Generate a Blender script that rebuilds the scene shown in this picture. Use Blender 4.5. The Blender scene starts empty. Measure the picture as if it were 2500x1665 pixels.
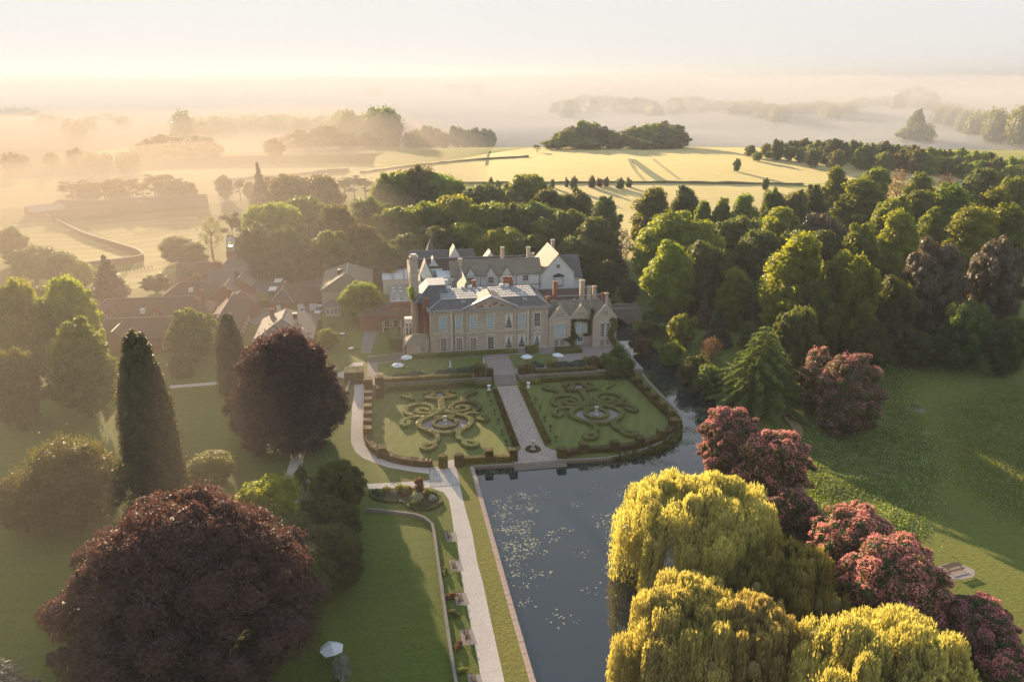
import bpy, math, random
import numpy as np
from mathutils import Vector, Matrix, noise
from mathutils.geometry import delaunay_2d_cdt

S = bpy.context.scene
C = S.collection
# ------------------------------------------------------------------ camera
FPX, PITCH, CAMH = 1944.0, math.radians(18.5), 70.0        # 28 mm lens on a 36 mm frame, drone at 70 m
cd = bpy.data.cameras.new('camera')
cd.lens = 28.0; cd.sensor_width = 36.0; cd.clip_start = 1.0; cd.clip_end = 40000.0
cam = bpy.data.objects.new('camera', cd); C.objects.link(cam)
cam.location = (0, 0, CAMH); cam.rotation_euler = (math.radians(90) - PITCH, 0, 0)
S.camera = cam
# ------------------------------------------------------------------ light
SUN_EL, SUN_AZ = math.radians(10.8), math.radians(-22.5)    # azimuth from +Y, negative = left of the view
w = bpy.data.worlds.new('World'); S.world = w; w.use_nodes = True
nt = w.node_tree; nt.nodes.clear()
sky = nt.nodes.new('ShaderNodeTexSky'); sky.sky_type = 'NISHITA'; sky.sun_disc = False
sky.sun_elevation = SUN_EL; sky.sun_rotation = SUN_AZ
sky.air_density = 1.0; sky.dust_density = 1.5; sky.ozone_density = 1.2; sky.altitude = 100
bgn = nt.nodes.new('ShaderNodeBackground'); bgn.inputs['Strength'].default_value = 0.141
out = nt.nodes.new('ShaderNodeOutputWorld')
gam = nt.nodes.new('ShaderNodeGamma'); gam.inputs['Gamma'].default_value = 0.22         # hazy morning: an even, washed-out sky
hue = nt.nodes.new('ShaderNodeHueSaturation'); hue.inputs['Saturation'].default_value = 0.9
nt.links.new(sky.outputs['Color'], gam.inputs['Color']); nt.links.new(gam.outputs[0], hue.inputs['Color']); mxs = nt.nodes.new('ShaderNodeMix'); mxs.data_type = 'RGBA'; mxs.inputs[0].default_value = 0.94
tcw = nt.nodes.new('ShaderNodeTexCoord'); sxyz = nt.nodes.new('ShaderNodeSeparateXYZ'); nt.links.new(tcw.outputs['Generated'], sxyz.inputs[0])
rmp = nt.nodes.new('ShaderNodeValToRGB'); nt.links.new(sxyz.outputs['Z'], rmp.inputs['Fac'])          # milky at the horizon, clear blue higher up
for q_, c_ in ((0.0, (.92, .90, .88)), (0.16, (.94, .94, .94)), (0.42, (.78, .87, .97)), (1.0, (.52, .68, .94))):
    e_ = rmp.color_ramp.elements[0] if q_ == 0 else (rmp.color_ramp.elements[-1] if q_ == 1.0 else rmp.color_ramp.elements.new(q_)); e_.position = q_; e_.color = (*c_, 1)
scw = nt.nodes.new('ShaderNodeVectorMath'); scw.operation = 'SCALE'; scw.inputs['Scale'].default_value = 2.0
nt.links.new(rmp.outputs['Color'], scw.inputs[0]); nt.links.new(scw.outputs[0], mxs.inputs[7])
nt.links.new(hue.outputs[0], mxs.inputs[6]); nt.links.new(mxs.outputs[2], bgn.inputs['Color'])
nt.links.new(bgn.outputs['Background'], out.inputs['Surface'])
sd = bpy.data.lights.new('sun', 'SUN'); sd.energy = 5.0; sd.angle = math.radians(0.5); sd.color = (1.0, 0.74, 0.46)
sun = bpy.data.objects.new('sun', sd); C.objects.link(sun)
_d = Vector((math.sin(SUN_AZ) * math.cos(SUN_EL), math.cos(SUN_AZ) * math.cos(SUN_EL), math.sin(SUN_EL)))
sun.rotation_euler = _d.to_track_quat('Z', 'Y').to_euler(); sun.location = _d * 200
S.view_settings.view_transform = 'Standard'; S.view_settings.look = 'None'
S.view_settings.gamma = 1.0; S.view_settings.use_curve_mapping = False
S.view_settings.exposure = 1.74
S.render.engine = 'CYCLES'
cy = S.cycles
cy.use_denoising = True; cy.max_bounces = 5; cy.diffuse_bounces = 2; cy.glossy_bounces = 2
cy.transmission_bounces = 3; cy.volume_bounces = 1; cy.transparent_max_bounces = 4
cy.sample_clamp_indirect = 4.0; cy.caustics_reflective = False; cy.caustics_refractive = False
HAZE_D, HAZE_G = 0.00020, 0.30

# ------------------------------------------------------------------ places
_f = np.array([0, math.cos(PITCH), -math.sin(PITCH)]); _u = np.array([0, math.sin(PITCH), math.cos(PITCH)])
def ray(px, py): return _f + np.array([1., 0, 0]) * (px - 1250) / FPX + _u * (832.5 - py) / FPX
def height(x, y):
    """terrain: level estate, a low swelling crop hill, then a valley"""
    x = np.asarray(x, float); y = np.asarray(y, float)
    hill = 11 * np.exp(-((y - 640) / 190) ** 2) * np.exp(-((x - 120) / 430) ** 2)
    t = np.clip((y - 700) / 420, 0, 1); t = t * t * (3 - 2 * t)
    fade = np.clip((y - 330) / 120, 0, 1)
    roll = 5 * np.sin(x / 700 + 1) * np.sin(y / 900) * np.clip((y - 1500) / 2000, 0, 1)
    return hill * fade - 22 * t + roll
def hz(x, y): return float(height(x, y))
def at(px, py, z=0.0):
    """where the sight line of a place in the photograph meets height z above the terrain"""
    d = ray(px, py)
    if d[2] > -1e-4: d[2] = -1e-4
    t = (z - CAMH) / d[2]
    if d[1] * t > 300:
        ts = np.concatenate([np.arange(250, 3000, 3.0), np.arange(3000, 14000, 20.0)])
        g = CAMH + d[2] * ts - z - height(d[0] * ts, d[1] * ts)
        k = np.argmax(g < 0) if (g < 0).any() else len(ts) - 1
        t = ts[k]
    return np.array([d[0] * t, d[1] * t])
def zat(px, py, y):
    d = ray(px, py); return CAMH + d[2] * y / d[1]
ANG = math.radians(9.2)
UA = np.array([math.cos(ANG), math.sin(ANG)]); VA = np.array([-math.sin(ANG), math.cos(ANG)])
TZ = 1.2                                                   # the terrace stands this much above the parterre
HO = at(1055, 863, TZ)                                     # south-west foot of the classical front
def HB(u, v): return HO + u * UA + v * VA
def uvof(p): q = np.asarray(p) - HO; return q @ UA, q @ VA

# ------------------------------------------------------------------ materials
MATS = {}
def nodes(name):
    m = bpy.data.materials.new(name); m.use_nodes = True; t = m.node_tree; t.nodes.clear()
    o = t.nodes.new('ShaderNodeOutputMaterial'); return m, t, o
def N(t, kind, **kw):
    n = t.nodes.new(kind)
    for k, v in kw.items():
        if k in n.inputs: n.inputs[k].default_value = v
        else: setattr(n, k, v)
    return n
def ramp(t, src, stops):
    r = t.nodes.new('ShaderNodeValToRGB'); e = r.color_ramp.elements
    while len(e) > len(stops): e.remove(e[-1])
    while len(e) < len(stops): e.new(0.5)
    for i, (p, c) in enumerate(stops):
        e[i].position = p; e[i].color = (*c, 1)
    t.links.new(src, r.inputs['Fac']); return r.outputs['Color']
def coord(t, obj=True):
    tc = t.nodes.new('ShaderNodeTexCoord'); return tc.outputs['Object' if obj else 'Generated']
def mixc(t, fac, a, b, mode='MIX'):
    m = t.nodes.new('ShaderNodeMix'); m.data_type = 'RGBA'; m.blend_type = mode
    if isinstance(fac, (int, float)): m.inputs[0].default_value = fac
    else: t.links.new(fac, m.inputs[0])
    for i, s in ((6, a), (7, b)):
        if isinstance(s, tuple): m.inputs[i].default_value = (*s, 1)
        else: t.links.new(s, m.inputs[i])
    return m.outputs[2]
def noisef(t, vec, scale, detail=4, rough=0.6):
    n = N(t, 'ShaderNodeTexNoise', Scale=scale, Detail=detail, Roughness=rough)
    t.links.new(vec, n.inputs['Vector']); return n.outputs['Fac']
def solid(name, c, rough=0.8, var=0.25, scale=0.6, spec=0.3, metal=0.0, bump=0.0, bscale=6, c2=None, fine=3.0):
    """painted/stone/earth surface: base colour with blotches and fine grain"""
    if name in MATS: return MATS[name]
    m, t, o = nodes(name); v = coord(t)
    a = tuple(x * (1 - var) for x in c); b = tuple(min(1, x * (1 + var)) for x in (c2 or c))
    col = ramp(t, noisef(t, v, scale), [(0.3, a), (0.7, b)])
    col = mixc(t, 0.5, col, ramp(t, noisef(t, v, scale * 8 * fine / 3), [(0.35, tuple(x * 0.75 for x in c)), (0.65, tuple(min(1, x * 1.2) for x in c))]))
    p = N(t, 'ShaderNodeBsdfPrincipled', Roughness=rough, Metallic=metal); p.inputs['Specular IOR Level'].default_value = spec
    t.links.new(col, p.inputs['Base Color'])
    if bump:
        bn = N(t, 'ShaderNodeBump', Strength=bump, Distance=0.1)
        t.links.new(noisef(t, v, bscale), bn.inputs['Height']); t.links.new(bn.outputs['Normal'], p.inputs['Normal'])
    t.links.new(p.outputs[0], o.inputs['Surface']); MATS[name] = m; return m
def leaf(name, c, tr, gloss=0.25, amt=0.45, var=0.35, rough=0.5, c2=None, stretch=1.0):
    """foliage: diffuse + light passing through the leaf, each clump and each tree a little different"""
    if name in MATS: return MATS[name]
    m, t, o = nodes(name); v = coord(t)
    info = t.nodes.new('ShaderNodeObjectInfo')
    k = N(t, 'ShaderNodeMath', operation='MULTIPLY_ADD'); t.links.new(info.outputs['Random'], k.inputs[0]); k.inputs[1].default_value = 0.5; k.inputs[2].default_value = 0.75
    if stretch != 1.0:
        mp = N(t, 'ShaderNodeMapping'); mp.inputs['Scale'].default_value = (1, 1, stretch); t.links.new(v, mp.inputs['Vector']); v = mp.outputs[0]
    n1 = noisef(t, v, 0.35, 3)
    n2 = noisef(t, v, 2.5, 2)
    d = ramp(t, n1, [(0.3, tuple(x * (1 - var) for x in c)), (0.7, tuple(x * (1 + var) for x in (c2 or c)))])
    d = mixc(t, 0.55, d, ramp(t, n2, [(0.35, tuple(x * 0.6 for x in c)), (0.65, tuple(x * 1.5 for x in c))]))
    hs = N(t, 'ShaderNodeHueSaturation'); t.links.new(k.outputs[0], hs.inputs['Value']); t.links.new(d, hs.inputs['Color'])
    hm = N(t, 'ShaderNodeMath', operation='MULTIPLY_ADD'); t.links.new(info.outputs['Random'], hm.inputs[0]); hm.inputs[1].default_value = 0.05; hm.inputs[2].default_value = 0.475
    t.links.new(hm.outputs[0], hs.inputs['Hue'])
    p = N(t, 'ShaderNodeBsdfPrincipled', Roughness=rough); p.inputs['Specular IOR Level'].default_value = gloss
    t.links.new(hs.outputs[0], p.inputs['Base Color'])
    tl = t.nodes.new('ShaderNodeBsdfTranslucent')
    tc = mixc(t, 1.0, hs.outputs[0], tr, 'MULTIPLY')
    t.links.new(tc, tl.inputs['Color'])
    mx = N(t, 'ShaderNodeMixShader'); mx.inputs[0].default_value = amt
    t.links.new(p.outputs[0], mx.inputs[1]); t.links.new(tl.outputs[0], mx.inputs[2]); t.links.new(mx.outputs[0], o.inputs['Surface'])
    MATS[name] = m; return m
TR = (4.2, 3.6, 1.0)
LEAF = {
    'mid':    leaf('leaf_mid_green', (0.084, 0.112, 0.020), TR, amt=0.5),
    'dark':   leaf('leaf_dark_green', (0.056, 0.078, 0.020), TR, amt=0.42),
    'bright': leaf('leaf_bright_green', (0.125, 0.155, 0.022), TR, amt=0.5),
    'olive':  leaf('leaf_olive', (0.075, 0.080, 0.028), TR, amt=0.4),
    'brown':  leaf('leaf_brown_twigs', (0.110, 0.070, 0.035), (2.5, 2.0, 1.3), amt=0.35),
    'pine':   leaf('needles_dark', (0.030, 0.042, 0.020), (2, 2, 1), amt=0.15),
    'cypress': leaf('cypress_scales', (0.068, 0.066, 0.024), (3, 2.6, 1), amt=0.25),
    'copper': leaf('leaf_copper', (0.088, 0.056, 0.048), (2.5, 1.8, 1.5), gloss=0.12, amt=0.28, rough=0.55),
    'willow': leaf('leaf_willow_gold', (0.370, 0.325, 0.135), (1.8, 1.7, 0.8), amt=0.45, var=0.3, stretch=0.12),
    'willowdull': leaf('leaf_willow_dull', (0.290, 0.270, 0.085), (1.8, 1.8, 0.8), amt=0.4, var=0.3, stretch=0.12),
    'cedar':  leaf('cedar_needles', (0.150, 0.190, 0.050), (2.4, 2.3, 1), amt=0.35),
    'hedge':  leaf('hedge_leaf', (0.135, 0.140, 0.036), (3.2, 2.8, 1), amt=0.3),
    'yewtop': leaf('yew_golden_leaf', (0.110, 0.082, 0.022), (3.0, 2.2, 0.8), amt=0.3),
    'rhodo':  leaf('rhododendron_leaf', (0.060, 0.075, 0.022), TR, amt=0.25),
    'bloom':  leaf('rhododendron_bloom', (0.560, 0.240, 0.230), (1.6, 1.3, 1.3), amt=0.4, var=0.3),
    'chestnut': leaf('chestnut_blossom', (0.090, 0.075, 0.048), (2.4, 2.2, 1.4), amt=0.3),
    'silver': leaf('silver_leaf', (0.200, 0.220, 0.180), (1.8, 1.8, 1.5), amt=0.3),
    'weed':   leaf('cow_parsley_leaf', (0.130, 0.160, 0.045), (3, 3, 1), amt=0.4),
    'blossomwhite': leaf('white_umbels', (0.330, 0.340, 0.200), (1.5, 1.5, 1.2), amt=0.4),
    'red':    leaf('red_climber', (0.150, 0.072, 0.040), (2.5, 2, 1), amt=0.35),
    'lavender': leaf('lavender_grey', (0.110, 0.125, 0.090), (2, 2, 1.5), amt=0.3),
}
BARK = solid('bark', (0.085, 0.060, 0.042), 0.9, 0.3, 2)

# ------------------------------------------------------------------ objects
def tag(o, label=None, cat=None, group=None, kind=None):
    if label: o['label'] = label
    if cat: o['category'] = cat
    if group: o['group'] = group
    if kind: o['kind'] = kind
    return o
def link(o, parent=None):
    C.objects.link(o)
    if parent is not None: o.parent = parent
    return o
def thing(name, label, cat, loc=(0, 0, 0), rz=0.0, group=None, scale=None):
    o = bpy.data.objects.new(name, None); o.empty_display_size = 0.5
    o.location = loc; o.rotation_euler = (0, 0, rz)
    if scale: o.scale = scale
    return tag(link(o), label, cat, group)
def mesh(name, V, Fc, mat=None, smooth=False):
    me = bpy.data.meshes.new(name)
    if isinstance(V, np.ndarray) and isinstance(Fc, np.ndarray):
        k = Fc.shape[1]
        me.vertices.add(len(V)); me.vertices.foreach_set('co', V.astype(np.float32).ravel())
        me.loops.add(Fc.size); me.loops.foreach_set('vertex_index', Fc.astype(np.int32).ravel())
        me.polygons.add(len(Fc)); me.polygons.foreach_set('loop_start', np.arange(0, Fc.size, k, dtype=np.int32))
        me.polygons.foreach_set('loop_total', np.full(len(Fc), k, dtype=np.int32))
        me.update(calc_edges=True)
    else:
        me.from_pydata([tuple(map(float, v)) for v in V], [], [list(map(int, f)) for f in Fc])
    if mat: me.materials.append(mat)
    if smooth: me.polygons.foreach_set('use_smooth', [True] * len(me.polygons))
    me.update(); return me
def ob(name, me, parent=None, loc=(0, 0, 0), rz=0.0):
    o = bpy.data.objects.new(name, me); o.location = loc; o.rotation_euler = (0, 0, rz)
    return link(o, parent)
class MB:
    """collects boxes, prisms and tubes into one mesh"""
    def __init__(s): s.v = []; s.f = []
    def add(s, V, F):
        n = len(s.v); s.v += [tuple(p) for p in V]; s.f += [tuple(i + n for i in f) for f in F]; return s
    def box(s, x0, x1, y0, y1, z0, z1):
        return s.add([(x0, y0, z0), (x1, y0, z0), (x1, y1, z0), (x0, y1, z0), (x0, y0, z1), (x1, y0, z1), (x1, y1, z1), (x0, y1, z1)],
                     [(0, 3, 2, 1), (4, 5, 6, 7), (0, 1, 5, 4), (1, 2, 6, 5), (2, 3, 7, 6), (3, 0, 4, 7)])
    def prism(s, pts, z0, z1, cap=True):
        n = len(pts); V = [(p[0], p[1], z0) for p in pts] + [(p[0], p[1], z1) for p in pts]
        F = [(i, (i + 1) % n, n + (i + 1) % n, n + i) for i in range(n)]
        if cap: F += [tuple(range(n, 2 * n)), tuple(range(n - 1, -1, -1))]
        return s.add(V, F)
    def tube(s, a, b, r0, r1=None, n=8, cap=True):
        r1 = r0 if r1 is None else r1; a = Vector(a); b = Vector(b); d = (b - a).normalized()
        x = d.orthogonal().normalized(); y = d.cross(x); V = []
        for c, r in ((a, r0), (b, r1)):
            for i in range(n):
                t = 2 * math.pi * i / n; V.append(c + (x * math.cos(t) + y * math.sin(t)) * r)
        F = [(i, (i + 1) % n, n + (i + 1) % n, n + i) for i in range(n)]
        if cap: F += [tuple(range(n, 2 * n)), tuple(range(n - 1, -1, -1))]
        return s.add(V, F)
    def lathe(s, prof, n=12, cx=0, cy=0):
        V = []; m = len(prof)
        for r, z in prof:
            for i in range(n):
                t = 2 * math.pi * i / n; V.append((cx + r * math.cos(t), cy + r * math.sin(t), z))
        F = [(j * n + i, j * n + (i + 1) % n, (j + 1) * n + (i + 1) % n, (j + 1) * n + i) for j in range(m - 1) for i in range(n)]
        F += [tuple(range(n - 1, -1, -1)), tuple((m - 1) * n + i for i in range(n))]
        return s.add(V, F)
    def me(s, name, mat, smooth=False): return mesh(name, s.v, s.f, mat, smooth)
    def ob(s, name, mat, parent=None, smooth=False, loc=(0, 0, 0), rz=0): return ob(name, s.me(name, mat, smooth), parent, loc, rz)
def copy_tree(o, parent=None):
    c = o.copy(); C.objects.link(c)
    if parent is not None: c.parent = parent
    for ch in KIDS.get(o.name, []): KIDS.setdefault(c.name, []).append(copy_tree(ch, c))
    return c
KIDS = {}
def remember(root):
    """notes a finished thing's parts so that copies can be made without searching the scene"""
    for ch in list(root.children): KIDS.setdefault(root.name, []).append(ch); remember(ch)

# ================================================================== the ground
def P(L, z=0.0): return np.array([at(x, y, z) for x, y in L])
def smooth_poly(pts, it=2):
    pts = np.asarray(pts)
    for _ in range(it):
        nx = np.roll(pts, -1, 0); q = np.empty((2 * len(pts), 2)); q[0::2] = .75 * pts + .25 * nx; q[1::2] = .25 * pts + .75 * nx; pts = q
    return pts
def inside(poly, x, y):
    c = np.zeros(len(x), bool); n = len(poly); j = n - 1
    for i in range(n):
        xi, yi = poly[i]; xj, yj = poly[j]
        m = ((yi > y) != (yj > y)) & (x < (xj - xi) * (y - yi) / (yj - yi + 1e-12) + xi); c ^= m; j = i
    return c
WATERZ = -0.75
# lines traced on the ground: moat and pond, paths, lawns, fields
kerb_out = P([(1147, 1139), (1180, 1260), (1191, 1300), (1243, 1488), (1291, 1657)])
kd = (kerb_out[-1] - kerb_out[-2]); kd = kd / np.linalg.norm(kd)
kerb_out = np.vstack([kerb_out, kerb_out[-1] + kd * 45])
kn = np.array([-kd[1], kd[0]]); kn = kn if kn[0] > 0 else -kn
kerb_in = kerb_out + kn * 0.75
front = [(1260, 1133), (1360, 1125), (1480, 1118), (1560, 1102), (1622, 1077), (1652, 1045), (1662, 1018), (1648, 998), (1612, 962), (1577, 925), (1549, 885), (1529, 852)]
frontw = P(front)
wall_r = [HB(51.0, 0), HB(50.8, 14), HB(50, 30), HB(49, 46)]
bank_r = [HB(62, 46), HB(62, 28), HB(59, 15)] + list(P([(1600, 850), (1655, 880), (1700, 920), (1745, 970), (1770, 1030), (1770, 1110), (1765, 1200), (1760, 1330), (1740, 1480), (1700, 1665)])) + [np.array([24., 34.])]
moat = np.vstack([kerb_in[::-1], frontw, np.array(wall_r), np.array(bank_r)])
pathL = P([(885, 900), (889, 950), (888, 1000), (886, 1056), (888, 1075), (902, 1097), (945, 1119), (998, 1131), (1047, 1141), (1087, 1138), (1094, 1124), (1112, 1121), (1115, 1142), (1121, 1178), (1136, 1242), (1153, 1300), (1165, 1371), (1179, 1422), (1199, 1517), (1232, 1665), (1262, 1790), (1200, 1790),
           (1176, 1665), (1166, 1606), (1151, 1533), (1133, 1443), (1121, 1366), (1117, 1327), (1108, 1295), (1102, 1252), (1096, 1220), (1083, 1201), (1051, 1190), (898, 1193), (896, 1181), (1040, 1173), (1048, 1171), (1047, 1156), (1013, 1152), (945, 1140), (888, 1119), (867, 1102), (857, 1079), (857, 1043), (860, 990), (865, 960), (864, 932), (845, 925), (818, 919), (819, 913), (840, 905), (852, 893), (862, 885), (888, 884)])
pathF = P([(200, 960), (264, 953), (541, 931), (700, 921), (822, 912), (822, 918), (700, 927), (541, 938), (264, 960), (200, 966)])
pathB = P([(691, 1178), (702, 1145), (714, 1112), (733, 1060), (755, 1010), (765, 1010), (752, 1070), (738, 1134), (722, 1165), (718, 1185), (728, 1225), (712, 1232), (695, 1205)])
slabs = P([(1047, 1141), (1115, 1142), (1124, 1185), (1050, 1190), (1048, 1171)])
SH = 16.3
parterre = np.array([HB(-16.6, -2.5), HB(-16.6, -50)] + [HB(-16.0 + 2.0, -54), HB(-9, -58.5), HB(-2.5, -61.3), HB(11.2, -62.2)])
pads = [[(1085, 1299), (1113, 1299), (1119, 1322), (1091, 1322)], [(1097, 1367), (1124, 1367), (1133, 1393), (1103, 1394)], [(1109, 1446), (1137, 1446), (1147, 1476), (1114, 1477)], [(1123, 1537), (1153, 1536), (1166, 1573), (1128, 1574)], [(1141, 1645), (1173, 1645), (1186, 1690), (1147, 1690)]]
drive = P([(905, 862), (925, 800), (935, 770), (970, 735), (900, 735), (880, 770), (890, 800), (880, 862)], 0)
yard = P([(612, 790), (618, 740), (615, 700), (622, 678), (680, 678), (672, 700), (665, 730), (760, 760), (790, 790), (760, 800), (650, 795)], 0)
crop_far = P([(860, 418), (1000, 402), (1110, 391), (1290, 380.5), (1450, 381.5), (1800, 386.5), (1990, 393), (2180, 402), (2330, 418), (2420, 432), (2330, 446), (1900, 451), (1480, 446), (1180, 449), (900, 449), (830, 440)])
for i_ in range(3, 9):
    if crop_far[i_][1] < 715: crop_far[i_] *= 715 / crop_far[i_][1]
crop_near = P([(1180, 452), (1480, 449), (1900, 454), (2330, 449), (2420, 438), (2500, 470), (2300, 500), (1900, 600), (1480, 640), (1300, 520), (1120, 470)])
strip_green = P([(1890, 454), (2100, 452), (2330, 449), (2330, 470), (2050, 474), (1940, 466)])
pale_l = P([(0, 560), (60, 545), (140, 548), (330, 630), (120, 650), (0, 620)])
pale_m = P([(205, 555), (480, 530), (540, 575), (440, 660), (330, 705), (290, 700), (345, 620)])
pale_b = P([(0, 470), (300, 470), (520, 440), (760, 425), (860, 432), (700, 470), (520, 500), (200, 520), (0, 510)])
pale_c = P([(0, 440), (300, 425), (640, 400), (950, 402), (860, 416), (620, 440), (300, 462), (0, 465)])
meadow = P([(2020, 1050), (2110, 905), (2180, 900), (2190, 960), (2250, 1070), (2270, 1150), (2200, 1290), (2110, 1300), (1980, 1230), (1960, 1110)])
meadow2 = P([(2330, 1000), (2420, 960), (2560, 940), (2560, 1300), (2470, 1260), (2380, 1200), (2340, 1100)])
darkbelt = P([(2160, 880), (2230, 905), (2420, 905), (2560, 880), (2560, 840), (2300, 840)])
track = P([(1535, 390), (1551, 390), (1600, 425), (1634, 446), (1605, 446), (1575, 425)])
bowling = P([(894, 1247), (955, 1252), (1013, 1260), (1034, 1268), (1056, 1286), (1066, 1356), (1077, 1424), (1090, 1518), (1107, 1633), (1130, 1790), (560, 1790), (700, 1500), (790, 1330), (860, 1250)])
grass_l = P([(60, 980), (560, 945), (640, 1010), (700, 1180), (520, 1230), (330, 1230), (230, 1420), (100, 1790), (-400, 1790), (-200, 1000)])
strip = P([(1115, 1142), (1148, 1140)]); strip = np.vstack([strip, kerb_out[1:], at(1262, 1790), P([(1232, 1665), (1199, 1517), (1179, 1422), (1165, 1371), (1153, 1300), (1136, 1242), (1121, 1178)])])
gpath = np.array([HB(13.8, -22.6), HB(18.6, -22.6), HB(18.6, -56), HB(21.2, -59), HB(21.3, -62.2), HB(11.3, -62.2), HB(11.4, -59), HB(13.8, -56)])
lawnL = np.array([HB(-15.2, -23.4), HB(13.2, -23.4), HB(13.2, -55.5), HB(11.0, -58), HB(10.8, -60.6), HB(-2.5, -60.2), HB(-8.5, -57.2), HB(-12.8, -53), HB(-15.2, -48)])
lawnR = np.array([HB(19.2, -23.4), HB(51.4, -23.4), HB(51.4, -38), HB(49.8, -47), HB(46, -53.5), HB(38, -58.8), HB(29, -61.4), HB(21.8, -61), HB(21.6, -58), HB(19.2, -55.5)])
REG = [('crop_field', crop_far, 'crop'), ('crop_field', crop_near, 'crop'), ('field_track', track, 'track'), ('green_field', strip_green, 'fieldgreen'),
       ('pale_pasture', pale_l, 'pasture'), ('pale_pasture', pale_m, 'pasture'), ('pale_pasture', pale_b, 'pasture'), ('pale_pasture', pale_c, 'pasture'),
       ('lawn', grass_l, 'lawn'), ('bowling_lawn', bowling, 'lawn'), 
       ('grass_verge', strip, 'verge'), ('parterre_lawn', lawnL, 'parterre'), ('parterre_lawn', lawnR, 'parterre'),
       ('gravel_path', pathF, 'path'), ('gravel_path', pathB, 'path'), ('gravel_path', pathL, 'path'), ('stone_path', gpath, 'flags'), ('stone_slabs', slabs, 'slab'),
       ('courtyard', yard, 'yard'), ('gravel_drive', drive, 'yard')]
for p in pads: REG.append(('bench_pad', P(p), 'pad'))
REG.append(('water', moat, None))

def grass(name, a, b, c, s=0.35, stripe=None, bump=0.6):
    m, t, o = nodes(name); v = coord(t)
    col = ramp(t, noisef(t, v, 0.045, 5), [(0.35, tuple(x * .8 for x in a)), (0.5, b), (0.68, (c[0] * 1.15, c[1] * .98, c[2]))])
    col = mixc(t, 0.45, col, ramp(t, noisef(t, v, s, 5, 0.7), [(0.35, a), (0.5, b), (0.68, c)]))
    col = mixc(t, 0.30, col, ramp(t, noisef(t, v, 0.9, 3, 0.8), [(0.38, tuple(x * .55 for x in a)), (0.62, (c[0] * 1.3, c[1] * 1.1, c[2] * 1.3))]))
    col = mixc(t, 0.42, col, ramp(t, noisef(t, v, 2.6, 4, 0.75), [(0.35, tuple(x * 0.5 for x in a)), (0.65, tuple(x * 1.3 for x in c))]))
    if stripe:
        w_ = N(t, 'ShaderNodeTexWave', Scale=stripe[0], Distortion=stripe[2], Detail=2.0); w_.bands_direction = 'X'
        mp = N(t, 'ShaderNodeMapping'); mp.inputs['Rotation'].default_value = (0, 0, stripe[1])
        t.links.new(v, mp.inputs['Vector']); t.links.new(mp.outputs[0], w_.inputs['Vector'])
        col = mixc(t, 0.28 if len(stripe) < 4 else stripe[3], col, ramp(t, w_.outputs['Fac'], [(0.3, tuple(x * 0.55 for x in a)), (0.7, tuple(x * 1.25 for x in c))]))
    p = N(t, 'ShaderNodeBsdfPrincipled', Roughness=0.85); p.inputs['Specular IOR Level'].default_value = 0.15
    t.links.new(col, p.inputs['Base Color'])
    p.inputs['Sheen Weight'].default_value = 0.25; p.inputs['Sheen Tint'].default_value = (0.8, 0.75, 0.3, 1)
    bn = N(t, 'ShaderNodeBump', Strength=bump, Distance=0.25); t.links.new(noisef(t, v, 1.6, 5, 0.75), bn.inputs['Height']); t.links.new(bn.outputs['Normal'], p.inputs['Normal'])
    t.links.new(p.outputs[0], o.inputs['Surface']); return m
def flags(name, a, b, gap, sc):
    m, t, o = nodes(name); v = coord(t)
    vo = N(t, 'ShaderNodeTexVoronoi', Scale=sc, feature='DISTANCE_TO_EDGE'); t.links.new(v, vo.inputs['Vector'])
    vc = N(t, 'ShaderNodeTexVoronoi', Scale=sc); t.links.new(v, vc.inputs['Vector'])
    col = mixc(t, vc.outputs['Color'], a, b)
    col = mixc(t, 0.4, col, ramp(t, noisef(t, v, 1.2, 5), [(0.3, a), (0.7, b)]))
    col = mixc(t, ramp(t, vo.outputs['Distance'], [(0.02, (1, 1, 1)), (0.07, (0, 0, 0))]), col, gap)
    p = N(t, 'ShaderNodeBsdfPrincipled', Roughness=0.8); t.links.new(col, p.inputs['Base Color'])
    bn = N(t, 'ShaderNodeBump', Strength=0.5, Distance=0.05); t.links.new(vo.outputs['Distance'], bn.inputs['Height']); t.links.new(bn.outputs['Normal'], p.inputs['Normal'])
    t.links.new(p.outputs[0], o.inputs['Surface']); return m
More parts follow.
